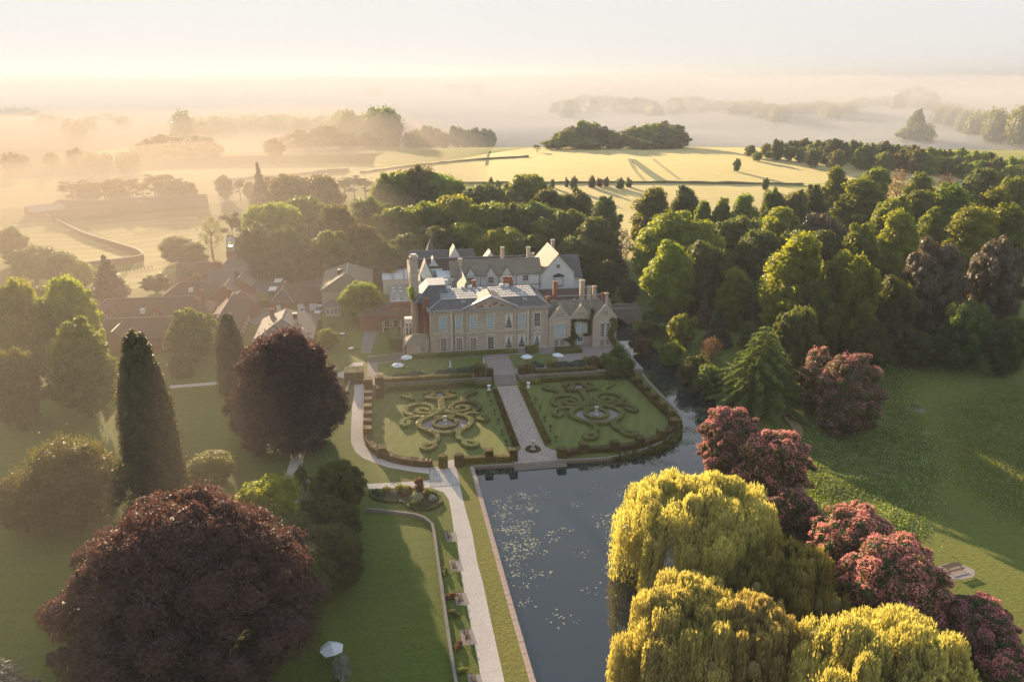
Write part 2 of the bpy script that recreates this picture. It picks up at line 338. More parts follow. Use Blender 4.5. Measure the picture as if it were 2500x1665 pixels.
GM = {
    'ground': grass('park_grass', (0.036, 0.068, 0.008), (0.064, 0.100, 0.011), (0.105, 0.130, 0.018)),
    'lawn': grass('lawn_grass', (0.036, 0.070, 0.007), (0.062, 0.100, 0.010), (0.092, 0.124, 0.014), 0.15, (0.11, 1.4, 4.0, 0.05)),
    'parterre': grass('parterre_grass', (0.064, 0.090, 0.020), (0.086, 0.116, 0.026), (0.108, 0.136, 0.030), 0.3, (0.13, 0.2, 0.5, 0.15), 0.3),
    'verge': grass('verge_grass', (0.095, 0.105, 0.016), (0.130, 0.135, 0.020), (0.170, 0.160, 0.030), 0.5),
    'meadow': grass('meadow_grass', (0.035, 0.060, 0.020), (0.060, 0.085, 0.024), (0.100, 0.120, 0.040), 0.5, None, 1.0),
    'crop': grass('ripening_crop', (0.340, 0.250, 0.100), (0.430, 0.330, 0.140), (0.520, 0.420, 0.200), 0.03, (0.055, 1.30, 4.0, 0.22), 0.3),
    'fieldgreen': grass('green_crop', (0.150, 0.170, 0.040), (0.200, 0.200, 0.055), (0.260, 0.250, 0.080), 0.03, (0.1, 1.45, 4.0)),
    'pasture': grass('pale_pasture_grass', (0.230, 0.210, 0.080), (0.300, 0.260, 0.100), (0.370, 0.310, 0.130), 0.05, (0.03, 1.2, 6.0)),
    'track': solid('worn_grass_track', (0.150, 0.165, 0.060), 0.9),
    'path': solid('pale_gravel', (0.520, 0.455, 0.395), 0.9, 0.12, 0.4, bump=0.3, bscale=9),
    'pad': solid('stone_pad', (0.300, 0.250, 0.220), 0.9, 0.15, 0.8),
    'yard': solid('yard_tarmac', (0.200, 0.180, 0.165), 0.9, 0.15, 0.3),
    'flags': flags('flagstones', (0.340, 0.265, 0.215), (0.400, 0.315, 0.260), (0.190, 0.150, 0.125), 1.4),
    'slab': solid('slab_joint_mortar', (0.26, 0.235, 0.22), 0.85),
}
# one sheet of ground, cut along all those outlines
np.random.seed(4)
pts = []; edges = []
def add_loop(poly):
    n0 = len(pts); poly = np.asarray(poly)
    seg = []
    for i in range(len(poly)):
        a = poly[i]; b = poly[(i + 1) % len(poly)]; L = np.linalg.norm(b - a)
        step = 4 if a[1] < 330 else 60
        k = max(1, int(L // step)); seg += [a + (b - a) * j / k for j in range(k)]
    pts.extend([Vector((float(q[0]), float(q[1]))) for q in seg]); m = len(seg)
    edges.extend([(n0 + i, n0 + (i + 1) % m) for i in range(m)])
for nme, poly, mt in REG: add_loop(poly)
EXT = 13500.0
gx = np.concatenate([-np.geomspace(EXT, 330, 16), np.arange(-320, 321, 16), np.geomspace(330, EXT, 16)])
gy = np.concatenate([[-60], np.arange(0, 420, 16), np.arange(430, 1000, 14), np.geomspace(1010, EXT, 34)])
for y in gy:
    for x in gx:
        jx, jy = (np.random.rand(2) - .5) * 0.01
        pts.append(Vector((float(x + (jx if abs(x) < EXT - 1 else 0)), float(y + (jy if -60 < y < EXT - 1 else 0)))))
vs, es, fs, *_ = delaunay_2d_cdt(pts, edges, [], 0, 1e-4)
vv = np.array([(p.x, p.y) for p in vs]); ff = np.array([f for f in fs if len(f) == 3])
cen = vv[ff].mean(1)
cls = np.zeros(len(ff), int)
for i, (nme, poly, mt) in enumerate(REG): cls[inside(poly, cen[:, 0], cen[:, 1])] = i + 1
zz = height(vv[:, 0], vv[:, 1])
for i in range(len(REG) + 1):
    sel = ff[cls == i]
    if not len(sel) or (i and REG[i - 1][2] is None): continue
    used = np.unique(sel); mp_ = -np.ones(len(vv), int); mp_[used] = np.arange(len(used))
    V = np.column_stack([vv[used], zz[used]])
    nm, mt = ('ground', 'ground') if i == 0 else (REG[i - 1][0], REG[i - 1][2])
    tri = mp_[sel]
    e1 = V[tri[:, 1]] - V[tri[:, 0]]; e2 = V[tri[:, 2]] - V[tri[:, 0]]
    flip = (e1[:, 0] * e2[:, 1] - e1[:, 1] * e2[:, 0]) < 0; tri[flip] = tri[flip][:, ::-1]
    tag(ob(nm, mesh(nm, V, tri, GM[mt], smooth=True)), kind='structure')
# water and its banks
m, t, o = nodes('water_surface'); v = coord(t)
p = N(t, 'ShaderNodeBsdfPrincipled', Roughness=0.02, IOR=1.75); p.inputs['Base Color'].default_value = (0.014, 0.020, 0.024, 1)
bn = N(t, 'ShaderNodeBump', Strength=0.05, Distance=0.05); t.links.new(noisef(t, v, 0.7, 3), bn.inputs['Height']); t.links.new(bn.outputs['Normal'], p.inputs['Normal'])
t.links.new(p.outputs[0], o.inputs['Surface']); WATER = m
mx0, mn0 = moat.max(0) + 3, moat.min(0) - 3
sel = ff[cls == len(REG)]; used = np.unique(sel); mp_ = -np.ones(len(vv), int); mp_[used] = np.arange(len(used))
tri = mp_[sel]; V = np.column_stack([vv[used], np.full(len(used), WATERZ)])
e1 = V[tri[:, 1]] - V[tri[:, 0]]; e2 = V[tri[:, 2]] - V[tri[:, 0]]
flip = (e1[:, 0] * e2[:, 1] - e1[:, 1] * e2[:, 0]) < 0; tri[flip] = tri[flip][:, ::-1]
tag(ob('water', mesh('water', V, tri, WATER)), kind='structure')
STONE = solid('moat_stone', (0.230, 0.185, 0.150), 0.9, 0.35, 0.8, bump=0.6, bscale=3)
EARTH = solid('bank_earth', (0.060, 0.050, 0.030), 0.95, 0.3, 0.5)
nk = len(kerb_in); nf = len(frontw)
def bankwall(name, pts, mat, z0=-1.6, z1=0.0):
    V = [(q[0], q[1], z) for q in pts for z in (z0, z1)]
    F = [(2 * i, 2 * i + 1, 2 * i + 3, 2 * i + 2) for i in range(len(pts) - 1)]
    return tag(ob(name, mesh(name, V, F, mat)), kind='structure')
bankwall('pond_wall', list(kerb_in[::-1]) + list(frontw) + wall_r, STONE)
bankwall('river_bank', wall_r[-1:] + bank_r, EARTH)
# haze: one closed box round everything
m, t, o = nodes('haze_air')
pv = N(t, 'ShaderNodeVolumePrincipled', Density=HAZE_D, Anisotropy=HAZE_G); pv.inputs['Color'].default_value = (0.33, 0.37, 0.43, 1)
t.links.new(pv.outputs[0], o.inputs['Volume']); HAZE = m
hb = MB().box(-EXT - 200, EXT + 200, -300, EXT + 300, -36, 118).ob('haze', HAZE); tag(hb, kind='stuff')

MC = (0.62, 0.62, 0.64, 1)
# low morning mist lying on the fields and in the valley: closed bodies of thin fog with rolling tops; one doubles as a glare veil
def mist(name, label, x0, x1, y0, y1, base, top, dens, seed, edge=160, nx=26, ny=22, col=None, g=0.1):
    m, t, o = nodes('ground_mist'); pv = N(t, 'ShaderNodeVolumePrincipled', Density=dens, Anisotropy=g); pv.inputs['Color'].default_value = col
    t.links.new(pv.outputs[0], o.inputs['Volume'])
    X = np.linspace(x0, x1, nx); Y = y0 + (y1 - y0) * np.linspace(0, 1, ny) ** 1.8; V = []
    for y in Y:
        for x in X:
            e = min(1, (x - x0) / edge, (x1 - x) / edge, (y - y0) / edge, (y1 - y) / edge); e = max(0, e) ** .7
            n = noise.noise(Vector((x / 420, y / 420, seed))) + .5 * noise.noise(Vector((x / 150, y / 150, seed)))
            V.append((x, y, base + .5 + (top - base) * e * (1 + .45 * n)))
    nv = len(V); V += [(v[0], v[1], base - 6) for v in V]; F = []
    for j in range(ny - 1):
        for i in range(nx - 1):
            a = j * nx + i; F += [(a, a + 1, a + nx + 1, a + nx), (nv + a, nv + a + nx, nv + a + nx + 1, nv + a + 1)]
    rim = [i for i in range(nx)] + [j * nx + nx - 1 for j in range(1, ny)] + [(ny - 1) * nx + i for i in range(nx - 2, -1, -1)] + [j * nx for j in range(ny - 2, 0, -1)]
    F += [(rim[(k + 1) % len(rim)], rim[k], nv + rim[k], nv + rim[(k + 1) % len(rim)]) for k in range(len(rim))]
    return tag(ob(name, mesh(name, V, F, m, True)), label, 'mist', kind='stuff')
mist('valley_mist', 'dense low mist lying in the valley beyond the crop field', -5200, 5200, 700, 9500, -22, 4, 0.020, 1.0, 200, 90, 46, MC, 0.0)
mist('high_mist', 'thin high mist veiling the far side of the valley', -6500, 6500, 640, 12500, -22, 52, 0.0014, 4.0, 110, 60, 40, MC, 0.0)
mist('field_mist', 'low mist over the hazy pastures on the left', -1100, -60, 330, 800, 0, 10, 0.0055, 2.0, 90, 50, 40, (0.62, 0.60, 0.62, 1), 0.0)
mist('sunlit_mist', 'warm sunlit mist drifting over the left side of the estate', -900, -6, -40, 830, 0, 48, 0.0030, 3.0, 125, 50, 40, (0.48, 0.415, 0.345, 1), 0.25)  # left mist enlarged and browned to stand in for sun glare

def drape(name, label, line, w_, h_, mat, cat=None, kind=None, lift=.06, step=6.0, rough=0.0):
    """strip that follows the terrain: a wheel track when flat, a field hedge when tall"""
    L = []; rg = random.Random(len(label or name))
    for a, b_ in zip(line, line[1:]):
        k = max(1, int(np.linalg.norm(b_ - a) / step)); L += [a + (b_ - a) * j / k for j in range(k)]
    L.append(line[-1]); V = []; F = []
    for i, p_ in enumerate(L):
        a = L[max(i - 1, 0)]; b_ = L[min(i + 1, len(L) - 1)]; t = (b_ - a) / (np.linalg.norm(b_ - a) + 1e-9); q = np.array([-t[1], t[0]]) * w_ / 2 * (1 + rg.uniform(-rough, rough)); g = max(hz(*(p_ + q)), hz(*(p_ - q)), hz(*p_)) + lift; hh = h_ * (1 + rg.uniform(-rough, rough))
        V += [(*(p_ + q), g - (.5 if h_ else 0)), (*(p_ + q * .8), g + hh), (*(p_ - q * .8), g + hh), (*(p_ - q), g - (.5 if h_ else 0))]
    for i in range(len(L) - 1):
        for k in range(3): F.append((4 * i + k, 4 * i + 4 + k, 4 * i + 5 + k, 4 * i + 1 + k))
    return tag(ob(name, mesh(name, V, F, mat)), label, cat, None, kind)
TRK = solid('tractor_track', (.21, .175, .075), .9, .2)
for off in (0, 5): 
    drape('tramline', None, P([(1533 + off, 389), (1541 + off, 404), (1551 + off, 420), (1572 + off, 443)]), .7, 0, TRK, None, 'structure')
    drape('tramline', None, P([(1592 + off, 389), (1606 + off, 401), (1622 + off, 414), (1658 + off, 441)]), .7, 0, TRK, None, 'structure')
FH = solid('field_hedge_leaf', (.100, .105, .040), .9, .4, .3)
drape('field_hedge', 'thin low hedge running right across the pale crop field', P([(1130, 450), (1300, 449), (1480, 448), (1640, 448), (1800, 450), (1960, 453)]), 2.2, 1.1, FH, 'hedge', rough=.3)
drape('field_hedge', 'dark hedge line along the upper left edge of the crop field', P([(880, 424), (960, 413), (1040, 404), (1120, 396), (1200, 389), (1290, 384)]), 2.0, 1.1, FH, 'hedge', rough=.3)
drape('field_hedge', 'faint hedge across the misty pasture above the barns', P([(520, 446), (640, 436), (760, 426), (850, 418)]), 3, 1.6, FH, 'hedge', rough=.4)

# ================================================================== trees
def ico(sub=1):
    t = (1 + 5 ** .5) / 2
    V = [(-1, t, 0), (1, t, 0), (-1, -t, 0), (1, -t, 0), (0, -1, t), (0, 1, t), (0, -1, -t), (0, 1, -t), (t, 0, -1), (t, 0, 1), (-t, 0, -1), (-t, 0, 1)]
    F = [(0, 11, 5), (0, 5, 1), (0, 1, 7), (0, 7, 10), (0, 10, 11), (1, 5, 9), (5, 11, 4), (11, 10, 2), (10, 7, 6), (7, 1, 8), (3, 9, 4), (3, 4, 2), (3, 2, 6), (3, 6, 8), (3, 8, 9), (4, 9, 5), (2, 4, 11), (6, 2, 10), (8, 6, 7), (9, 8, 1)]
    V = [np.array(v) / np.linalg.norm(v) for v in V]
    for _ in range(sub):
        c = {}; G = []
        def mid(a, b):
            k = (min(a, b), max(a, b))
            if k not in c: q = V[a] + V[b]; V.append(q / np.linalg.norm(q)); c[k] = len(V) - 1
            return c[k]
        for a, b, d in F:
            x, y, z = mid(a, b), mid(b, d), mid(d, a); G += [(a, x, z), (b, y, x), (d, z, y), (x, y, z)]
        F = G
    return np.array(V), np.array(F)
ICV, ICF = ico(1)
def unit(v): return v / (np.linalg.norm(v, axis=-1, keepdims=True) + 1e-9)
def cards(pos, nrm, size, rng, aspect=1.0, up=None):
    """one small leaf-spray face per point: a kite lying across nrm"""
    n = len(pos); r = unit(rng.normal(size=(n, 3)))
    t1 = unit(np.cross(nrm, r)) if up is None else unit(up + 0.35 * r)
    t2 = unit(np.cross(nrm, t1))
    s = (size * rng.uniform(.6, 1.35, n))[:, None]; bend = nrm * s * rng.uniform(-.25, .25, n)[:, None]
    q = np.stack([pos - t1 * s * .5 * aspect, pos + t2 * s * .38 + bend, pos + t1 * s * .55 * aspect, pos - t2 * s * .38 + bend], 1)
    return q.reshape(-1, 3)
def clump_mesh(name, lobes, n, size, mat, seed, core=0.80, zmin=-1e9, spread=0.5, fuzz=0.10, aspect=1.0, corestub=True):
    """leaf faces over the skin of many overlapping lobes (cx, cy, cz, rx, ry, rz), with an opaque core added to stop light leaking through"""
    rng = np.random.default_rng(seed); L = np.array(lobes, float)
    wgt = (L[:, 3] * L[:, 5]) ** .85; k = rng.choice(len(L), n * 2, p=wgt / wgt.sum())
    d = unit(rng.normal(size=(n * 2, 3))); d[:, 2] = np.where((d[:, 2] < -0.3) & (rng.random(n * 2) < .6), -d[:, 2], d[:, 2])
    lump = 1 + 0.13 * np.sin(d[:, 0] * 9 + k) * np.sin(d[:, 1] * 8 + 2 * k) * np.cos(d[:, 2] * 7)
    rr = L[k, 3:6] * (lump * (1 + fuzz * rng.normal(size=n * 2)))[:, None]
    pos = L[k, :3] + d * rr
    a_ = pos * (2.1 / (1.0 + size)) + seed; f_ = np.sin(a_[:, 0] + 1.7 * np.sin(a_[:, 1] * .8)) * np.sin(a_[:, 1] * 1.1 + 1.3 * np.sin(a_[:, 2])) + .6 * np.sin(a_[:, 2] * 1.9 + a_[:, 0] * 1.3) * np.sin(a_[:, 1] * 2.3 - a_[:, 2])
    pos = pos + d * (f_ * L[k, 3] * .13)[:, None]
    keep = (pos[:, 2] > zmin) & ((f_ > -.55) | (rng.random(n * 2) < .25))
    for j in range(len(L)):
        q = ((pos - L[j, :3]) / L[j, 3:6]); keep &= ~(((q * q).sum(1) < .72) & (k != j))
    pos, d = pos[keep][:n], d[keep][:n]
    nrm = unit(d * spread + (1 - spread) * unit(rng.normal(size=d.shape)) + np.array([0, 0, .15]))
    V = cards(pos, nrm, size, rng, aspect); F = np.arange(len(V)).reshape(-1, 4)
    if core:
        cv = []; cf = []; off = len(V)
        for j in range(len(L)):
            b = ICV * (1 + .12 * np.sin(ICV[:, :1] * 7 + j) * np.cos(ICV[:, 2:] * 6 + j))
            q = L[j, :3] + b * L[j, 3:6] * core; q[:, 2] = np.maximum(q[:, 2], max(zmin, 0.05) if zmin > -1e8 else -1e9)
            cv.append(q); cf.append(np.column_stack([ICF, ICF[:, 2]]) + off); off += len(ICV)
        V = np.vstack([V] + cv)
        tri = np.vstack(cf)[:, :3]
        me = bpy.data.meshes.new(name)
        me.vertices.add(len(V)); me.vertices.foreach_set('co', V.astype(np.float32).ravel())
        lv = np.concatenate([F.ravel(), tri.ravel()]).astype(np.int32)
        me.loops.add(len(lv)); me.loops.foreach_set('vertex_index', lv)
        ls = np.concatenate([np.arange(0, F.size, 4), F.size + np.arange(0, tri.size, 3)]).astype(np.int32)
        me.polygons.add(len(ls)); me.polygons.foreach_set('loop_start', ls)
        me.polygons.foreach_set('loop_total', np.concatenate([np.full(len(F), 4), np.full(len(tri), 3)]).astype(np.int32))
        me.update(calc_edges=True); me.materials.append(mat); return me
    return mesh(name, V, F, mat)
def lobes_broad(rng, R=8, H=16, z0=3.0, n=24, top=0.0, lump=.34):
    """lobes on the shell of an egg; top>0 narrows the upper part"""
    L = []; h = H - z0
    for i in range(n):
        f = (i + .5) / n; z = 1 - 2 * f; a = i * 2.399963 + rng.uniform(-.4, .4); r = math.sqrt(max(0, 1 - z * z))
        rr = R * (1 - top * max(0, z)) * rng.uniform(.55, .84); lr = R * rng.uniform(lump * .5, lump * 1.15)
        L.append((math.cos(a) * r * rr, math.sin(a) * r * rr, z0 + h * .5 + z * h * .40 * rng.uniform(.9, 1.08), lr, lr, lr * rng.uniform(.75, 1.0)))
    for i in range(n):
        z = rng.uniform(-.7, 1); a = rng.uniform(0, 6.28); r = math.sqrt(max(0, 1 - z * z)); q = R * (1 - top * max(0, z)) * rng.uniform(.86, 1.12); lr = R * rng.uniform(.07, .16)
        L.append((math.cos(a) * r * q, math.sin(a) * r * q, z0 + h * .5 + z * h * .46 * rng.uniform(.92, 1.12), lr * 1.3, lr * 1.3, lr))
    L.append((0, 0, z0 + h * .48, R * .60, R * .60, h * .38)); L.append((0, 0, z0 + h * .25, R * .5, R * .5, h * .25)); return L
def lobes_cone(rng, R, H, z0, rows, per, taper=1.0, lr=.42, flat=.9):
    L = []
    for i in range(rows):
        f = (i + .5) / rows; z = z0 + (H - z0) * f; r = R * (1 - f ** taper) + R * .06
        k = max(1, int(per * (1 - f) + 1.5))
        for j in range(k):
            a = 2 * math.pi * j / k + i * .9 + rng.uniform(-.3, .3); q = r * lr * rng.uniform(.85, 1.2) + .25
            L.append((math.cos(a) * r * .55, math.sin(a) * r * .55, z, q, q, max(q * flat, (H - z0) / rows * .75)))
    return L
def trunk_me(name, H, r, limbs, rng, spread=.35):
    b = MB(); p = Vector((0, 0, -.3)); top = H
    pts_ = [p] + [Vector((rng.uniform(-.25, .25), rng.uniform(-.25, .25), top * f)) for f in (.33, .66, 1)]
    for i in range(3): b.tube(pts_[i], pts_[i + 1], r * (1 - i * .28), r * (1 - (i + 1) * .28), 8)
    for i in range(limbs):
        a = i * 2.4; s = pts_[1].lerp(pts_[3], rng.uniform(0, .7)); e = s + Vector((math.cos(a) * H * spread, math.sin(a) * H * spread, H * rng.uniform(.15, .4)))
        b.tube(s, e, r * .4, r * .12, 6)
    return b.me(name, BARK, True)
rs = np.random.default_rng(11)
KIND = {}   # kind -> list of (crown mesh, trunk mesh, reference width, reference height)
def kind(name, lobes, n, size, H, W, seed, thin=.55, **kw):
    zmin = kw.pop('zmin', 0.2); cr = clump_mesh(name, lobes, n, size, LEAF['mid'], seed, zmin=zmin, **kw)
    KIND.setdefault(name, []).append((cr, trunk_me('trunk', H * thin, W * .032 + .12, 7, random.Random(seed)), W, H))
for s_ in range(5): kind('broad', lobes_broad(random.Random(s_), 7.2, 16, .4, 40), 14000, .46, 16, 16, s_)
for s_ in range(4): kind('tall', lobes_broad(random.Random(20 + s_), 5.2, 20, .5, 44, .35, .42), 14000, .44, 20, 12, 20 + s_)
for s_ in range(2): kind('round', lobes_broad(random.Random(40 + s_), 5.0, 10, 0.6, 30, .1, .30), 7000, .40, 10, 11.2, 40 + s_, fuzz=.05, spread=.65)
for s_ in range(2): kind('cone', lobes_cone(random.Random(60 + s_), 3.4, 14, .8, 9, 6), 5500, .42, 14, 6.4, 60 + s_, spread=.4)
for s_ in range(2): kind('column', lobes_broad(random.Random(70 + s_), 2.3, 12, 0.2, 34, .35, .48), 6500, .34, 12, 5.2, 70 + s_, fuzz=.06)
for s_ in range(2):
    r_ = random.Random(80 + s_); L_ = [(r_.uniform(-2.6, 2.6), r_.uniform(-2.6, 2.6), 9 + r_.uniform(0, 5.5), r_.uniform(1.2, 2.0), r_.uniform(1.2, 2.0), .75) for _ in range(13)] + [(r_.uniform(-3.2, 3.2), r_.uniform(-1, 1), 6.5 + r_.uniform(-1, 1), 1.0, 1.0, .5) for _ in range(3)]
    kind('pine', L_, 3200, .42, 15, 9, 80 + s_, thin=.86, core=.6, fuzz=.2)
for s_ in range(2): kind('sparse', lobes_broad(random.Random(90 + s_), 5.5, 13, 2, 16, .1, .26), 3000, .36, 13, 13, 90 + s_, core=0, fuzz=.4, thin=.75)
for s_ in range(2): kind('bush', lobes_broad(random.Random(95 + s_), 2.6, 3.6, -.6, 14, 0, .42), 2600, .28, 3.6, 6, 95 + s_, zmin=.02, thin=.3)
for s_ in range(2): kind('fartree', lobes_broad(random.Random(98 + s_), 7.2, 13, .5, 16, 0, .4), 1700, .95, 13, 16, 98 + s_)
ORD = ['first', 'second', 'third', 'fourth', 'fifth', 'sixth', 'seventh', 'eighth', 'ninth', 'tenth', 'eleventh', 'twelfth', 'thirteenth', 'fourteenth', 'fifteenth', 'sixteenth', 'seventeenth', 'eighteenth', 'nineteenth', 'twentieth', 'twenty-first', 'twenty-second', 'twenty-third', 'twenty-fourth', 'twenty-fifth', 'twenty-sixth', 'twenty-seventh', 'twenty-eighth', 'twenty-ninth', 'thirtieth'] + ['%d' % i for i in range(31, 40)]
tcount = 0
NM = {'broad': 'broadleaf_tree', 'tall': 'lime_tree', 'round': 'round_tree', 'cone': 'conifer_tree', 'column': 'columnar_conifer', 'pine': 'pine_tree', 'sparse': 'thin_tree', 'bush': 'garden_bush', 'fartree': 'distant_tree'}
def place_tree(kd, x, y, wid, hgt, leafm, label, group=None, cat='tree', name=None, z=None):
    global tcount
    cr, tr, W, H = KIND[kd][tcount % len(KIND[kd])]; tcount += 1
    root = thing(name or NM[kd], label, cat, (x, y, hz(x, y) if z is None else z), (tcount * 2.1) % 6.28, group, (wid / W, wid / W, hgt / H))
    c = ob('crown', cr, root); c.material_slots[0].link = 'OBJECT'; c.material_slots[0].material = LEAF[leafm]
    if kd not in ('bush', 'fartree'): ob('trunk', tr, root)
    return root
D_ = 1.062
def tree_top(px, py, wpx, H, kd, leafm, label, group=None, **kw):
    """a tree whose top shows at (px, py) of the photograph and that stands H metres tall"""
    px *= D_; py *= D_; g = 0.0
    if H < 0:                                # distance given instead of height
        d = ray(px, py); y = -H; x = d[0] * y / d[1]; g = hz(x, y); H = max(5.0, zat(px, py, y) - g)
    else: d = None
    for _ in range(4 if d is None else 0):
        d = ray(px, py); t = (H + g - CAMH) / min(d[2], -1e-3); x, y = d[0] * t, d[1] * t; g = hz(x, y)
    wid = kw.pop('mul', 1.0) * wpx * D_ / FPX * (y * math.cos(PITCH) + (CAMH - H * .6) * math.sin(PITCH))
    return place_tree(kd, x, y, wid, H, leafm, label, group, z=g, **kw)
def row(items, where, group, cat='tree'):
    items = sorted(items, key=lambda q: q[0])
    for i, it in enumerate(items):
        px, py, wpx, H, kd, lf = it[:6]
        look = {'mid': 'green', 'dark': 'dark green', 'bright': 'bright green', 'olive': 'olive green', 'brown': 'brownish', 'pine': 'dark', 'cypress': 'dark olive', 'chestnut': 'blossom-flecked', 'copper': 'copper', 'silver': 'silvery'}.get(lf, '')
        kw = {'broad': 'broadleaf tree', 'tall': 'tall tree', 'round': 'round-crowned tree', 'cone': 'pointed conifer', 'column': 'columnar conifer', 'pine': 'pine', 'sparse': 'thin-crowned tree', 'bush': 'bush', 'fartree': 'tree'}[kd]
        lab = it[6] if len(it) > 6 else ('%s %s, %s from left in %s' % (look, kw, ORD[i], where)).strip()
        wood = 'wood' in where and kd in ('broad', 'tall', 'round')
        tree_top(px, py, wpx, H * (1.08 if wood else 1), kd, lf, lab, group, mul=1.22 if wood else 1.05)
row([(592, 378, 44, 25.6, 'cone', 'pine'), (618, 404, 40, 20.7, 'pine', 'pine'), (660, 398, 95, 23.2, 'broad', 'olive'), (735, 405, 90, 22, 'broad', 'olive'), (905, 398, 100, 24.4, 'broad', 'mid'), (962, 389, 85, 25.6, 'broad', 'olive'), (1015, 402, 110, 23.2, 'broad', 'mid'), (1112, 420, 85, 20.7, 'broad', 'dark'), (1208, 402, 100, 23.2, 'broad', 'mid'), (1262, 436, 70, 22, 'broad', 'dark'), (1325, 442, 85, 22, 'broad', 'dark'), (1393, 452, 72, 23.2, 'tall', 'dark')],
    'the wood behind the house, back row', 'back row of the central wood')
row([(622, 462, 120, 22, 'broad', 'bright'), (700, 452, 100, 20.7, 'broad', 'dark'), (775, 475, 90, 20.7, 'broad', 'olive'), (850, 462, 100, 19.5, 'broad', 'dark'), (910, 478, 110, 19.5, 'broad', 'mid'), (985, 462, 105, 20.7, 'broad', 'mid'), (1050, 452, 110, 22, 'broad', 'bright'), (1118, 470, 120, 20.7, 'broad', 'mid'), (1180, 476, 90, 20.7, 'broad', 'dark'), (1240, 468, 100, 20.7, 'broad', 'dark'), (1305, 480, 100, 20.7, 'broad', 'dark'), (1366, 500, 80, 20.7, 'broad', 'dark'), (1430, 528, 60, 14.6, 'sparse', 'brown')],
    'the wood behind the house, middle row', 'middle row of the central wood')
row([(590, 520, 90, 17.2, 'broad', 'dark'), (650, 525, 90, 17.2, 'broad', 'dark'), (765, 530, 105, 17.2, 'round', 'mid'), (835, 520, 90, 17.2, 'broad', 'olive'), (935, 538, 80, 14.9, 'broad', 'dark'), (880, 560, 80, 13.8, 'broad', 'dark'), (1008, 520, 95, 16.1, 'broad', 'dark'), (1075, 515, 95, 16.1, 'broad', 'mid'), (1155, 528, 112, 16.1, 'broad', 'bright'), (1222, 548, 85, 14.9, 'broad', 'dark'), (1262, 505, 100, 17.2, 'broad', 'mid'), (1330, 540, 90, 16.1, 'broad', 'dark'), (1368, 560, 80, 13.8, 'broad', 'dark'), (700, 572, 72, 11.5, 'round', 'olive', 'drooping olive tree beside the red brick stable range'), (1395, 600, 60, 11.5, 'broad', 'dark')],
    'the wood behind the house, front row', 'front row of the central wood')
row([(1505, 432, 90, 25, 'tall', 'mid'), (1577, 428, 72, 25, 'tall', 'dark'), (1618, 458, 45, 22.5, 'tall', 'mid'), (1662, 455, 48, 22.5, 'tall', 'mid'), (1715, 448, 70, 23.8, 'tall', 'mid'), (1780, 442, 55, 23.8, 'broad', 'dark'), (1832, 440, 70, 23.8, 'broad', 'olive'), (1925, 385, 62, 28.8, 'tall', 'mid'), (1875, 425, 60, 25, 'tall', 'dark'), (2015, 390, 70, 26.2, 'broad', 'mid'), (2070, 393, 60, 25, 'sparse', 'brown'), (2120, 396, 70, 26.2, 'tall', 'mid'), (2180, 403, 60, 25, 'sparse', 'brown'), (2262, 388, 75, 26.2, 'broad', 'dark'), (2330, 410, 80, 26.2, 'broad', 'mid')],
    'the right-hand wood, back row', 'back row of the right-hand wood')
row([(1545, 485, 150, 25.1, 'tall', 'bright'), (1618, 510, 110, 22.4, 'tall', 'bright'), (1700, 492, 110, 23.8, 'broad', 'dark'), (1800, 472, 95, 25.1, 'tall', 'bright'), (1890, 490, 100, 23.8, 'round', 'chestnut'), (1985, 412, 125, 29, 'tall', 'mid'), (2060, 455, 90, 26.4, 'broad', 'mid'), (2120, 432, 90, 27.7, 'tall', 'mid'), (2190, 422, 110, 29, 'tall', 'mid'), (2290, 435, 110, 29, 'tall', 'mid')],
    'the right-hand wood, second row', 'second row of the right-hand wood')
row([(1545, 555, 105, 22.1, 'tall', 'bright'), (1625, 560, 110, 20.7, 'broad', 'dark'), (1685, 575, 70, 15.2, 'broad', 'dark'), (1745, 530, 95, 22.1, 'broad', 'dark'), (1820, 535, 80, 22.1, 'broad', 'dark'), (1900, 525, 95, 24.8, 'tall', 'dark'), (1985, 515, 95, 26.2, 'tall', 'mid'), (2070, 485, 100, 27.6, 'tall', 'bright'), (2150, 480, 85, 26.2, 'tall', 'mid'), (2245, 470, 130, 29, 'tall', 'bright'), (2325, 468, 110, 29, 'tall', 'mid')],
    'the right-hand wood, third row', 'third row of the right-hand wood')
